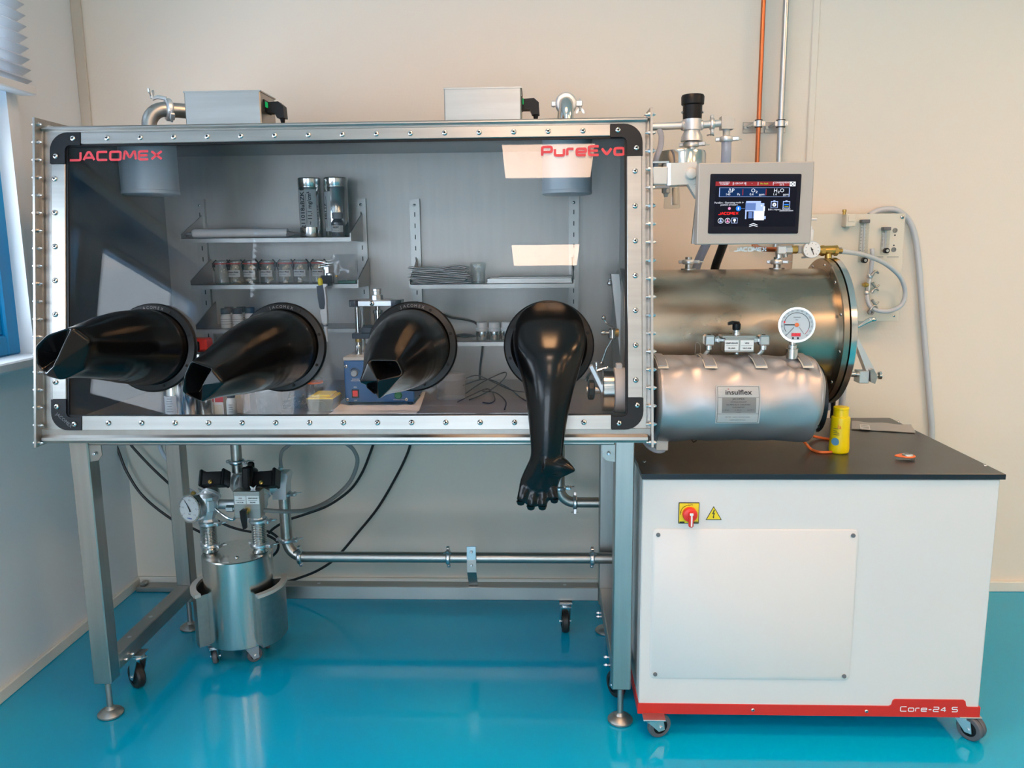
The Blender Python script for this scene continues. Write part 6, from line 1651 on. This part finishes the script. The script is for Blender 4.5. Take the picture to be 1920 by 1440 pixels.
mb.add(top, [(j*w+i, j*w+i+1, (j+1)*w+i+1, (j+1)*w+i) for j in range(4) for i in range(n)]); mb.add([V((p.x, p.y, CZ+.0006)) for p in top], [(j*w+i, (j+1)*w+i, (j+1)*w+i+1, j*w+i+1) for j in range(4) for i in range(n)])
t = thing('foil_pouch', 'long flat grey foil pouch with printed label lying behind the yellow bottle', 'pouch', q0.lerp(q2, .5))
part('pouch', mb, M['bag'], t)
la = [PZ(x, y, CZ+.0052) for x, y in ((1613, 804.5), (1632, 806), (1630, 797), (1612, 795.5))]
part('label', MB().prism(la, (0, 0, .0004)), M['label'], t, 'small printed label')
for k in range(4):
    a_, b_ = la[0].lerp(la[3], .2+.2*k), la[1].lerp(la[2], .2+.2*k)
    part('print_line', MB().tube([a_.lerp(b_, .1)+Z1*.0005, a_.lerp(b_, .9)+Z1*.0005], .0007, 4), M['greyink'], t)
q = PZ(1700, 861, CZ)
t = thing('badge', 'small round clear badge with orange drop-shaped rim on the black worktop', 'badge', q)
drop = lambda r, z: [q+V((r*math.cos(a)+(-.012*max(0, -math.cos(a))**6), r*.95*math.sin(a), z)) for a in [2*math.pi*k/28 for k in range(28)]]
part('base', MB().loft([drop(.021, .0008), drop(.022, .003), drop(.022, .008)]), M['clear'], t)
part('rim', MB().loft([drop(.022, .0082), drop(.0235, .010), drop(.022, .0125)]), M['orange'], t, 'orange drop-shaped rim')
part('face', MB().lathe(q+V((.001, -.001, .0126)), Z1, [(.015, 0), (.014, .0025), (.009, .004)], 24), M['zinc'], t)
part('face_print', MB().bx(q+V((-.007, -.003, .0167)), q+V((.009, .001, .0172))), M['greyink'], t)
single('orange_cable', MB().tube([P(1505, 826, 2.45), PZ(1512, 833, CZ+.02), PZ(1522, 843, CZ+.004), PZ(1540, 848, CZ+.004), PZ(1566, 846, CZ+.004), PZ(1585, 838, CZ+.004), PZ(1575, 828, CZ+.004), PZ(1545, 822, CZ+.004), PZ(1522, 817, CZ+.012), P(1518, 812, 2.52)], .0042, 8, 8), M['orange'], 'orange cable looping on the worktop behind the yellow bottle', 'cable')
# hoses dropping behind the steel cylinder to the worktop
hose('pale hose hanging from under the big round door to the worktop edge', [P(1584, 700, 2.86), P(1580, 740, 2.87), P(1577, 770, 2.88), P(1576, 782, 2.885)], S(6, 2.87), 'hosegrey')
hose('black hose hanging beside the pale hose under the big round door', [P(1566, 700, 2.80), P(1563, 750, 2.83), P(1560, 783, 2.86)], S(4, 2.85), 'cable')
hose('pale hose end with blue fitting below the steel cylinder', [P(1552, 740, 2.84), P(1554, 756, 2.845), P(1555, 768, 2.85)], S(4, 2.85), 'hosegrey')
# ------------------------------------------------------------------ the stand under the glove box
LW = .055
LX0, LX1 = -1.346, .2335
LY0, LY1 = 2.238, 2.813
t = thing('steel_stand', 'welded stainless stand under the glove box with levelling feet and black casters', 'stand', ((LX0+LX1)/2, 2.52, 0))
zt_ = .9148; zl = P(150, 1283, LY0-LW/2).z
for x in (LX0, LX1):
    for y in (LY0, LY1):
        part('leg', MB().box((x, y, (zt_+zl)/2), (LW, LW, zt_-zl), None, .003), M['steelv'], t)
        f_ = part('levelling_foot', MB().lathe((x, y, 0), Z1, [(.034, .0), (.038, .003), (.038, .008), (.032, .015), (.016, .022), (.012, .028), (.009, .030), (.009, zl+.001)], 28), M['steeld'], t)
zb0 = P(600, 835.5, LY0-LW/2).z
xi0, xi1 = LX0+LW/2, LX1-LW/2
part('top_rail', MB().bx((xi0, LY0-.024, zb0), (xi1, LY0+.024, zt_), .003), M['steel'], t)
part('top_rail', MB().bx((xi0, LY1-.024, zb0), (xi1, LY1+.024, zt_), .003), M['steel'], t)
for x in (LX0, LX1): part('top_rail', MB().bx((x-.024, LY0+LW/2, zb0), (x+.024, LY1-LW/2, zt_), .003), M['steel'], t)
za, zbb = P(800, 1100, LY1-.025).z, P(800, 1125, LY1-.025).z
part('bottom_rail', MB().bx((xi0, LY1-.025, zbb), (xi1, LY1+.025, za), .003), M['steeld'], t)
for x in (LX0, LX1): part('bottom_rail', MB().bx((x-.025, LY0+LW/2, zbb), (x+.025, LY1-LW/2, za), .003), M['steeld'], t)
for (px, py) in ((283, 1156), (241, 1194)):
    q = PZ(px, py, za); part('rail_plug', MB().lathe((LX0+.0, q.y, za-.0005), Z1, [(.007, 0), (.0065, .001)], 12), M['zinc'], t)
for px in (598, 1059):
    q = P(px, 1094, LY1); part('rail_plug', MB().lathe((q.x, LY1, za-.0005), Z1, [(.007, 0), (.0065, .001)], 12), M['zinc'], t)
for px, py in ((233, 1236), (245, 1226)):
    q = PX(px, py, LX0+.025); place('bolt', BOLT, t, (LX0+.026, q.y, q.z), X1)
for py in (1232, 1247): q = PX(1140, py, LX1-.025); place('bolt', BOLT, t, (LX1-.026, q.y, q.z), -X1)
for py in (1118, 1125): q = PX(1120, py, LX1-.025); place('bolt', BOLT, t, (LX1-.026, LY1-.06, q.z), -X1)
for s, px, py in ((1, 180, 851), (-1, 1143, 846)):
    x0 = xi0 if s > 0 else xi1; y = LY0-.020
    part('gusset', MB().prism([V((x0, y, zb0)), V((x0+s*.036, y, zb0)), V((x0+s*.036, y, zb0-.030)), V((x0+s*.024, y, zb0-.046)), V((x0, y, zb0-.050))], (0, .004, 0)), M['steel'], t)
    place('bolt', BOLT, t, (x0+s*.018, y-.002, zb0-.024), -Y1)
def bc(x, y, h): return caster(t, (x, y, .042), .042, .026, h, zbb, 'wheeldark', plate=.024)
q = PZ(262, 1294, 0); bc(LX0+.004, q.y+.02, (.8, -.62, 0))
q = PZ(1060, 1188, 0); bc(q.x, LY1-.0, (0.05, -1, 0))
q = PZ(1172, 1306, 0); bc(LX1+.0, LY0+.14, (.5, -1, 0))
bc(LX0+.17, LY1, (.3, -1, 0)) if False else None

# ------------------------------------------------------------------ gas purifier vessel
VX, VY, VR = -1.058, 2.60, .117
vz0 = P(445, 1222, VY-VR).z; vz1 = P(445, 1058, VY-VR).z
t = thing('purifier_vessel', 'round stainless purifier vessel on small casters under the glove box', 'vessel', (VX, VY, 0))
part('body', MB().lathe((VX, VY, vz0), Z1, [(VR*.96, 0), (VR, .004), (VR, vz1-vz0-.003), (VR-.003, vz1-vz0), (VR*.5, vz1-vz0+.0004)], 72), M['vessel'], t)
pz = lambda px, py: PZ(px, py, vz1)
q = pz(444, 1045.5); place('screw', SCREW, t, (q.x, q.y, vz1), Z1)
q = pz(423, 1055); part('lid_label', MB().box((q.x, q.y, vz1+.0008), (.022, .006, .0006)), M['label'], t)
# two curved handle brackets: a bent sheet with end walls and a padded grip on top
for a0, a1, nm in ((-44, 22, 1), (158, 226, 0)):
    n = 14; z0 = vz0+.010; zt2 = P(497, 1116, VY-.09).z; rr = VR+.034
    at = lambda q, r, z: V((VX+r*math.cos(q), VY+r*math.sin(q), z))
    qs = [R(a0+(a1-a0)*k/n) for k in range(n+1)]
    part('bracket_sheet', MB().loft([[at(q, rr, z0), at(q, rr+.003, z0), at(q, rr+.003, zt2), at(q, rr, zt2)] for q in qs]), M['steel'], t)
    for q in (qs[0], qs[-1]):
        dq = V((-math.sin(q), math.cos(q), 0))*.0015
        part('bracket_wall', MB().prism([at(q, VR*.985, z0)-dq, at(q, rr+.003, z0)-dq, at(q, rr+.003, zt2)-dq, at(q, VR*.985, zt2)-dq], dq*2), M['steel'], t)
    part('padded_grip', MB().loft([[at(q, rr-.010, zt2), at(q, rr+.010, zt2), at(q, rr+.010, zt2+.011), at(q, rr-.010, zt2+.011)] for q in [R(a0-4+(a1-a0+8)*k/n) for k in range(n+1)]]), M['alupaint'], t, 'curved grey handle grip')
for px, py in ((403, 1246), (476, 1243)):
    q = PZ(px, py, 0); caster(t, (q.x, q.y+.012, .026), .026, .015, (.25, -1, 0) if px < 430 else (-.85, -.75, 0), vz0+.002, plate=.018)
for x, y in ((VX-.05, VY+.07), (VX+.06, VY+.07)): caster(t, (x, y, .026), .026, .015, (.3, -1, 0), vz0+.002, plate=.018)

# ------------------------------------------------------------------ the valve station above the vessel
Yv = 2.60
t = thing('valve_station', 'aluminium valves with black actuators, bellows and pressure gauge above the vessel', 'valve', (VX, VY, vz1+.001))
pv = lambda px, py, Y=Yv: P(px, py, Y)
def bellows(pxc, pyb, pyt, Y):
    b, tp_ = pv(pxc, pyb, Y), pv(pxc, pyt, Y); x = b.x; r = .0215
    b.z = vz1+.001
    part('neck', MB().lathe((x, Y, b.z), Z1, [(r*1.25, 0), (r*1.12, .004), (r, .008), (r, .022)], 24), M['pol'], t)
    clamp(t, (x, Y, b.z+.024), Z1, r*1.22, (1, -.35, 0) if pxc > 440 else (1, -.5, 0))
    z0, z1 = b.z+.030, tp_.z-.012; n = 12; pr = []
    for k in range(n):
        h0 = z0-b.z+(z1-z0)*k/n; hh = (z1-z0)/n
        pr += [(r*.88, h0), (r*1.12, h0+hh*.25), (r*1.17, h0+hh*.5), (r*1.12, h0+hh*.75), (r*.88, h0+hh*.98)]
    part('bellows', MB().lathe((x, Y, b.z), Z1, pr, 28), M['pol'], t, 'ribbed steel bellows', ang=60)
    clamp(t, (x, Y, tp_.z-.004), Z1, r*1.22, (1, -.4, 0))
    return V((x, Y, tp_.z))
bl = bellows(395, 1030, 978, 2.60); br = bellows(488, 1030, 973, 2.60)
def valve(base, hz, tilt):
    """angle valve body on a flange: cast body, diagonal bonnet, actuator"""
    x, Y, z = base
    part('valve_body', MB().lathe((x, Y, z), Z1, [(.024, -.002), (.026, .003), (.023, .012), (.026, .022), (.033, .040), (.034, hz-.012), (.026, hz)], 10).box((x, Y, z+hz*.60), (.062, .060, hz*.56), Matrix.Rotation(.0, 3, 'Z'), .012), M['alu'], t)
    d = V((.45*tilt, .55, .60)).normalized()
    c = V((x, Y-.006, z+hz*.62))
    part('bonnet', MB().lathe(c, d, [(.031, 0), (.031, .034), (.034, .036), (.034, .044), (.028, .048), (.022, .060)], 28), M['alu'], t)
    return c+d*.05, d
q1, d1 = valve(bl, .104, .35); q2, d2 = valve(br, .100, .45)
def actuator(px0, px1, pyt, pyb, Y, rot, sk=0):
    a, b = pv(px0, pyb, Y), pv(px1, pyt, Y); w, h = b.x-a.x, b.z-a.z; c = V(((a.x+b.x)/2, Y, (a.z+b.z)/2))
    Mx = Matrix.Rotation(R(rot), 3, 'Y') @ Matrix.Rotation(R(-28), 3, 'X')
    o = part('actuator', MB().box(c, (w*.80, .052, h*.82), Mx, .004), M['black'], t, 'black actuator block')
    for s in (-1, 1):
        part('end_plate', MB().box(c+Mx @ V((s*w*.44, 0, h*.06)), (w*.13, .060, h*1.0), Mx, .004), M['black'], o)
        part('cap_screw', MB().box(c+Mx @ V((s*w*.2, .01, h*.44)), (.005, .005, .010), Mx).lathe(c+Mx @ V((s*w*.2, .01, h*.48)), Mx @ Z1, [(.006, 0), (.005, .004)], 8), M['zinc'], o)
    part('brass_plug', MB().lathe(c+Mx @ V((-.002, -.026, -h*.22)), Mx @ -Y1, [(.007, 0), (.007, .006), (.004, .007), (.004, .012)], 8), M['brass'], o)
actuator(380, 425, 884, 915, 2.63, -3); actuator(474, 520, 883, 917, 2.63, -4)
# the middle valve on the pipe that comes down from the chamber
Ym = 2.68
pt_ = pv(442, 836, Ym)
part('chamber_pipe', MB().cyl(V((pt_.x, Ym, .9148)), (pt_.x, Ym, pv(442, 866, Ym).z), .0185, n=24).cyl((pt_.x, Ym, pv(442, 868, Ym).z), (pt_.x, Ym, pv(442, 885, Ym).z), .0185, n=24), M['steel'], t)
clamp(t, (pt_.x, Ym, pv(442, 866, Ym).z), Z1, .022, (1, -.2, 0))
part('valve_body', MB().lathe((pt_.x+.004, Ym, pv(442, 912, Ym).z), Z1, [(.022, -.02), (.032, .0), (.034, .02), (.030, .034), (.020, .046)], 12).lathe((pt_.x+.004, Ym, pv(442, 905, Ym).z), V((.8, -.5, .1)), [(.030, 0), (.030, .03), (.033, .031), (.033, .038), (.025, .042)], 24), M['alu'], t)
part('cross_tube', MB().cyl((bl.x+.01, 2.64, bl.z+.05), (br.x, 2.64, bl.z+.05), .018, n=20), M['alu'], t)
ca = pv(466, 898, 2.60)
o = part('actuator', MB().box(ca+V((0, .02, 0)), (.030, .060, .070), Matrix.Rotation(R(-24), 3, 'X'), .006), M['black'], t, 'black actuator block')
part('end_plate', MB().box(pv(461, 897, 2.57), (.026, .012, .078), Matrix.Rotation(R(-6), 3, 'X'), .006), M['black'], o)
part('end_plate', MB().box(pv(471, 888, 2.66), (.024, .012, .084), Matrix.Rotation(R(-6), 3, 'X'), .006), M['black'], o)
# pressure gauge
gc = pv(357, 953.5, 2.56); gr = S(28, 2.56); Fn = V((-.35, -.92, .08)).normalized(); Fx = V((.92, -.35, 0)).normalized(); Fz = Fn.cross(Fx); Fz = Fz if Fz.z > 0 else -Fz
g_ = part('gauge_case', MB().lathe(gc, -Fn, [(gr*.94, -.004), (gr*1.0, -.001), (gr*1.02, .004), (gr*.99, .028), (gr*.98, .034), (gr*.6, .038)], 44), M['zinc'], t)
part('gauge_bezel', MB().ring(gc, Fn, gr*.90, gr*1.01, .002, .007, 44), M['pol'], g_)
part('dial', MB().lathe(gc, Fn, [(gr*.93, .0035), (gr*.92, .0042)], 44), M['dial'], g_, 'white gauge dial')
gq = lambda x, z, h=0: gc+Fx*x*gr+Fz*z*gr+Fn*h
for k in range(7):
    q = R(220-260*k/6)
    text(('-1', '-0.5', '0', '0.5', '1', '1.2', '1.5')[k], .0075, M['ink'], g_, gq(.62*math.cos(q), .62*math.sin(q), .0048), Fx, Fz)
    part('dial_mark', MB().tube([gq(.78*math.cos(q), .78*math.sin(q), .0048), gq(.88*math.cos(q), .88*math.sin(q), .0048)], .0006, 4), M['ink'], g_)
part('needle', MB().prism([gq(-.42, .60, .006), gq(.06, .02, .006), gq(.16, -.18, .006), gq(.06, -.24, .006), gq(-.05, .0, .006)], Fn*.0008), M['ink'], g_, 'black needle')
text('bar', .008, M['ink'], g_, gq(.02, -.38, .0048), Fx, Fz); text('WIKA', .008, mat('blue_ink', (.03, .06, .35), .5), g_, gq(.02, -.70, .0048), Fx, Fz, bold=.0002)
part('top_plug', MB().lathe(gc-Fn*.018+Z1*gr*.98, Z1, [(.008, 0), (.008, .006), (.005, .007), (.005, .010)], 10), M['brass'], g_, 'brass plug')
part('gauge_stem', MB().cyl(gc-Fn*.034+Fx*.0, (bl.x, 2.60, bl.z+.035), .010, n=12), M['alu'], t)
part('wing_bolt', MB().prism([pv(371, 916, 2.6), pv(375, 926, 2.6), pv(384, 924, 2.6), pv(383, 915, 2.6), pv(379, 920, 2.6)], (0, .005, 0)).prism([pv(468, 911, 2.54), pv(471, 919, 2.54), pv(478, 919, 2.54), pv(480, 910, 2.54), pv(475, 915, 2.54)], (0, .004, 0)), M['zinc'], t)
# switching block with labels and black lever
Yb = 2.52
a, b = pv(440, 972, Yb), pv(486, 921, Yb)
blk = part('switching_block', MB().bx((a.x, Yb, a.z), (b.x, Yb+.045, b.z), .002), M['steel'], t)
for u0, u1, s1, s2 in ((440.5, 460.5, 'VIDE', 'VACUUM'), (463, 485.5, 'REMPLISSAGE', 'FILLING')):
    part('label_plate', MB().bx(pv(u0, 945, Yb)+V((0, -.0012, 0)), pv(u1, 930, Yb)+V((0, -.0001, 0))), M['label'], blk, 'white valve label')
    m_ = (u0+u1)/2
    text(s1, .0053, M['ink'], blk, pv(m_, 934, Yb)+V((0, -.002, 0)), bold=.0002); text(s2, .0053, M['ink'], blk, pv(m_, 942, Yb)+V((0, -.002, 0)), bold=.0002)
    part('label_line', MB().box(pv(m_, 938, Yb)+V((0, -.0018, 0)), (.030, .0006, .0006)), M['ink'], blk)
lv = pv(464, 957, Yb)
part('lever_hub', MB().lathe(lv, -Y1, [(.011, 0), (.011, .010), (.008, .014), (.008, .022)], 14), M['brass'], blk)
part('lever', MB().prism([lv+V((-.014, -.034, .008)), lv+V((-.006, -.034, .014)), lv+V((.006, -.034, .010)), lv+V((.005, -.034, -.02)), lv+V((.004, -.034, -.052)), lv+V((-.006, -.034, -.054)), lv+V((-.012, -.034, -.022))], (0, .014, 0)), M['black'], blk, 'black turning lever')
fa = pv(422, 957, Yb)
part('fitting', MB().lathe(pv(441, 957, Yb)+V((0, .02, 0)), -X1, [(.010, 0), (.010, .006), (.006, .007), (.006, .012), (.0125, .013), (.0125, .036), (.008, .038)], 6), M['zinc'], blk)
part('bent_pipe', MB().tube([pv(404, 954, 2.56), pv(412, 961, 2.55), pv(426, 971, 2.54), pv(436, 974, 2.54), pv(442, 970, 2.55)], .0048, 10, 6), M['pol'], blk)
# side valve block on the riser
Yr = 2.742
rx = pv(531, 900, Yr).x
sv = part('side_valve', MB().prism([pv(516, 932, Yr)+V((0, -.03, 0)), pv(516, 892, Yr)+V((0, -.03, 0)), pv(524, 884, Yr)+V((0, -.03, 0)), pv(541, 884, Yr)+V((0, -.03, 0)), pv(544, 890, Yr)+V((0, -.03, 0)), pv(541, 906, Yr)+V((0, -.03, 0)), pv(541, 932, Yr)+V((0, -.03, 0))], (0, .06, 0)).lathe(pv(516, 910, Yr), V((-.8, -.5, .2)), [(.034, 0), (.034, .03), (.026, .04)], 24), M['alu'], t)
part('hose_nut', MB().lathe(pv(527, 884, Yr), Z1, [(.006, -.002), (.010, .004), (.010, .014), (.007, .018), (.006, .024)], 8), M['zinc'], sv)
riser = MB().cyl((rx, Yr, pv(530, 932, Yr).z), (rx, Yr, pv(536, 1012, Yr).z), .0205, n=24)
part('riser_pipe', riser, M['steel'], t)
clamp(t, (rx, Yr, pv(535, 926, Yr).z), Z1, .024, (1, -.15, 0))
# braided hoses
single('braided_hose', MB().tube([pv(487, 957, 2.55), pv(500, 957, 2.56), pv(540, 959, 2.62), pv(580, 955, 2.72), pv(620, 937, 2.82), pv(655, 905, 2.88), pv(670, 868, 2.88), pv(664, 845, 2.86), pv(650, 832, 2.85), pv(640, 826, 2.85)], .0075, 10, 8), M['braid'], 'braided steel hose curving from the switching block up to the stand', 'hose')
single('braided_hose', MB().tube([pv(527, 878, Yr), pv(526, 860, Yr), pv(529, 846, Yr), pv(540, 836, Yr+.01), pv(552, 826, Yr+.02)], .0065, 10, 8), M['braid'], 'short braided hose rising from the side valve to the rail', 'hose')
single('grey_hose', MB().tube([pv(298, 826, 2.95), pv(303, 846, 2.95), pv(314, 862, 2.95), pv(335, 890, 2.98), pv(350, 915, 3.0), pv(372, 940, 3.0), V((pv(380, 990, 3.0).x, 3.0, .2)), V((pv(380, 990, 3.0).x+.02, 3.02, .008)), V((pv(380, 990, 3.0).x+.15, 3.03, .008))], .008, 10, 6), M['hosegrey'], 'grey hose passing behind the rear leg near the window wall', 'hose')
# ------------------------------------------------------------------ the long vacuum pipe behind the stand
Yl = Yr
zc = P(800, 1045, Yl).z; r = .0195
t = thing('vacuum_pipe', 'long horizontal stainless vacuum pipe with ring clamps running behind the stand', 'pipe', (-.4, Yl, zc-r))
zr = P(536, 1012, Yr).z
R_ = zr-zc
bend = [V((rx+R_*(1-math.cos(a)), Yl, zc+R_*(1-math.sin(a)))) for a in [math.pi/2*k/10 for k in range(11)]]
part('elbow', MB().tube([V((rx, Yl, zr-.0005))]+bend[1:], r, 24), M['steel'], t)
xq = CX0-.003
part('pipe_run', MB().cyl(bend[-1]+X1*.0005, (xq, Yl, zc), r, n=24), M['steel'], t)
clamp(t, (rx, Yl, zr), Z1, r*1.15, (1, -.15, 0)); 
for px in (563, 841, 1110): clamp(t, (P(px, 1045, Yl).x, Yl, zc), X1, r*1.15, (0, -.25, 1))
xb = P(885, 1045, Yl).x; Yf = Yl-r-.0015
part('pipe_bracket', MB().bx((xb-.017, Yf-.003, P(885, 1060, Yf).z), (xb+.017, Yf, P(885, 1024, Yf).z), .001), M['zinc'], t, 'zinc bracket plate')
zq = P(885, 1062, Yf).z
part('bracket_foot', MB().prism([V((xb-.016, Yf-.0035, P(885, 1050, Yf).z)), V((xb-.016, Yf-.0035, zq-.02)), V((xb-.018, LY1-.012, za+.001)), V((xb-.018, LY1-.016, za+.001)), V((xb-.016, Yf-.0065, zq-.02)), V((xb-.016, Yf-.0065, P(885, 1050, Yf).z))], (.033, 0, 0)), M['steeld'], t)
for py in (1034, 1058): place('bolt', BOLT, t, (xb, Yf-.005, P(885, py, Yf).z), -Y1)
# second pipe by the hanging glove
Ys_ = 2.90
p0 = P(1049, 895, Ys_); zc2 = P(1090, 942, Ys_).z
t = thing('vacuum_pipe', 'short stainless pipe elbow behind the hanging glove, running to the pump cabinet', 'pipe', (p0.x, Ys_, zc2-r))
R2 = P(1049, 914, Ys_).z-zc2
bend = [V((p0.x+R2*(1-math.cos(a)), Ys_, zc2+R2*(1-math.sin(a)))) for a in [math.pi/2*k/10 for k in range(11)]]
part('elbow', MB().tube(bend, r, 24), M['steel'], t)
part('riser_pipe', MB().cyl((p0.x, Ys_, bend[0].z+.0005), (p0.x, Ys_, .9145), r, n=24), M['steel'], t)
part('pipe_run', MB().cyl(bend[-1]+X1*.0005, (CX0+.001, Ys_, zc2), r, n=24), M['steel'], t)
clamp(t, bend[0], Z1, r*1.15, (1, -.2, 0)); clamp(t, bend[-1]+X1*.0, X1, r*1.15, (0, -.3, -1))
# ------------------------------------------------------------------ black cables along the wall
Yc = 3.14
def cab(label, pts, Y=Yc, r=.0055):
    single('cable', MB().tube([P(*(p if len(p) == 3 else (p[0], p[1], Y))) for p in pts], r, 8, 8), M['cable'], label, 'cable')
cab('black cable nearest the window wall, sagging behind the rear leg to the vessel', [(214, 826), (222, 845), (238, 885), (268, 930), (320, 972), (368, 994), (392, 1010), (398, 1040)])
cab('black cable crossing the corner and vanishing behind the rear leg', [(240, 826), (252, 842), (288, 880), (330, 918), (380, 958), (425, 985), (470, 997), (500, 996), (515, 1003), (524, 1012)])
cab('black cable hanging beside the braided hose, curving behind the riser pipe', [(702, 826), (694, 850), (678, 888), (655, 920), (615, 948), (570, 965), (540, 975), (514, 990), (504, 1000)])
cab('black cable on the wall hanging down past the long pipe to the floor rail', [(771, 826), (764, 850), (745, 890), (710, 950), (670, 1000), (630, 1046), (595, 1070), (560, 1084), (540, 1090), (515, 1096)])
cab('black cable loop dangling behind the vessel lid', [(500, 1003), (516, 1012), (522, 1022), (519, 1034), (508, 1045)])
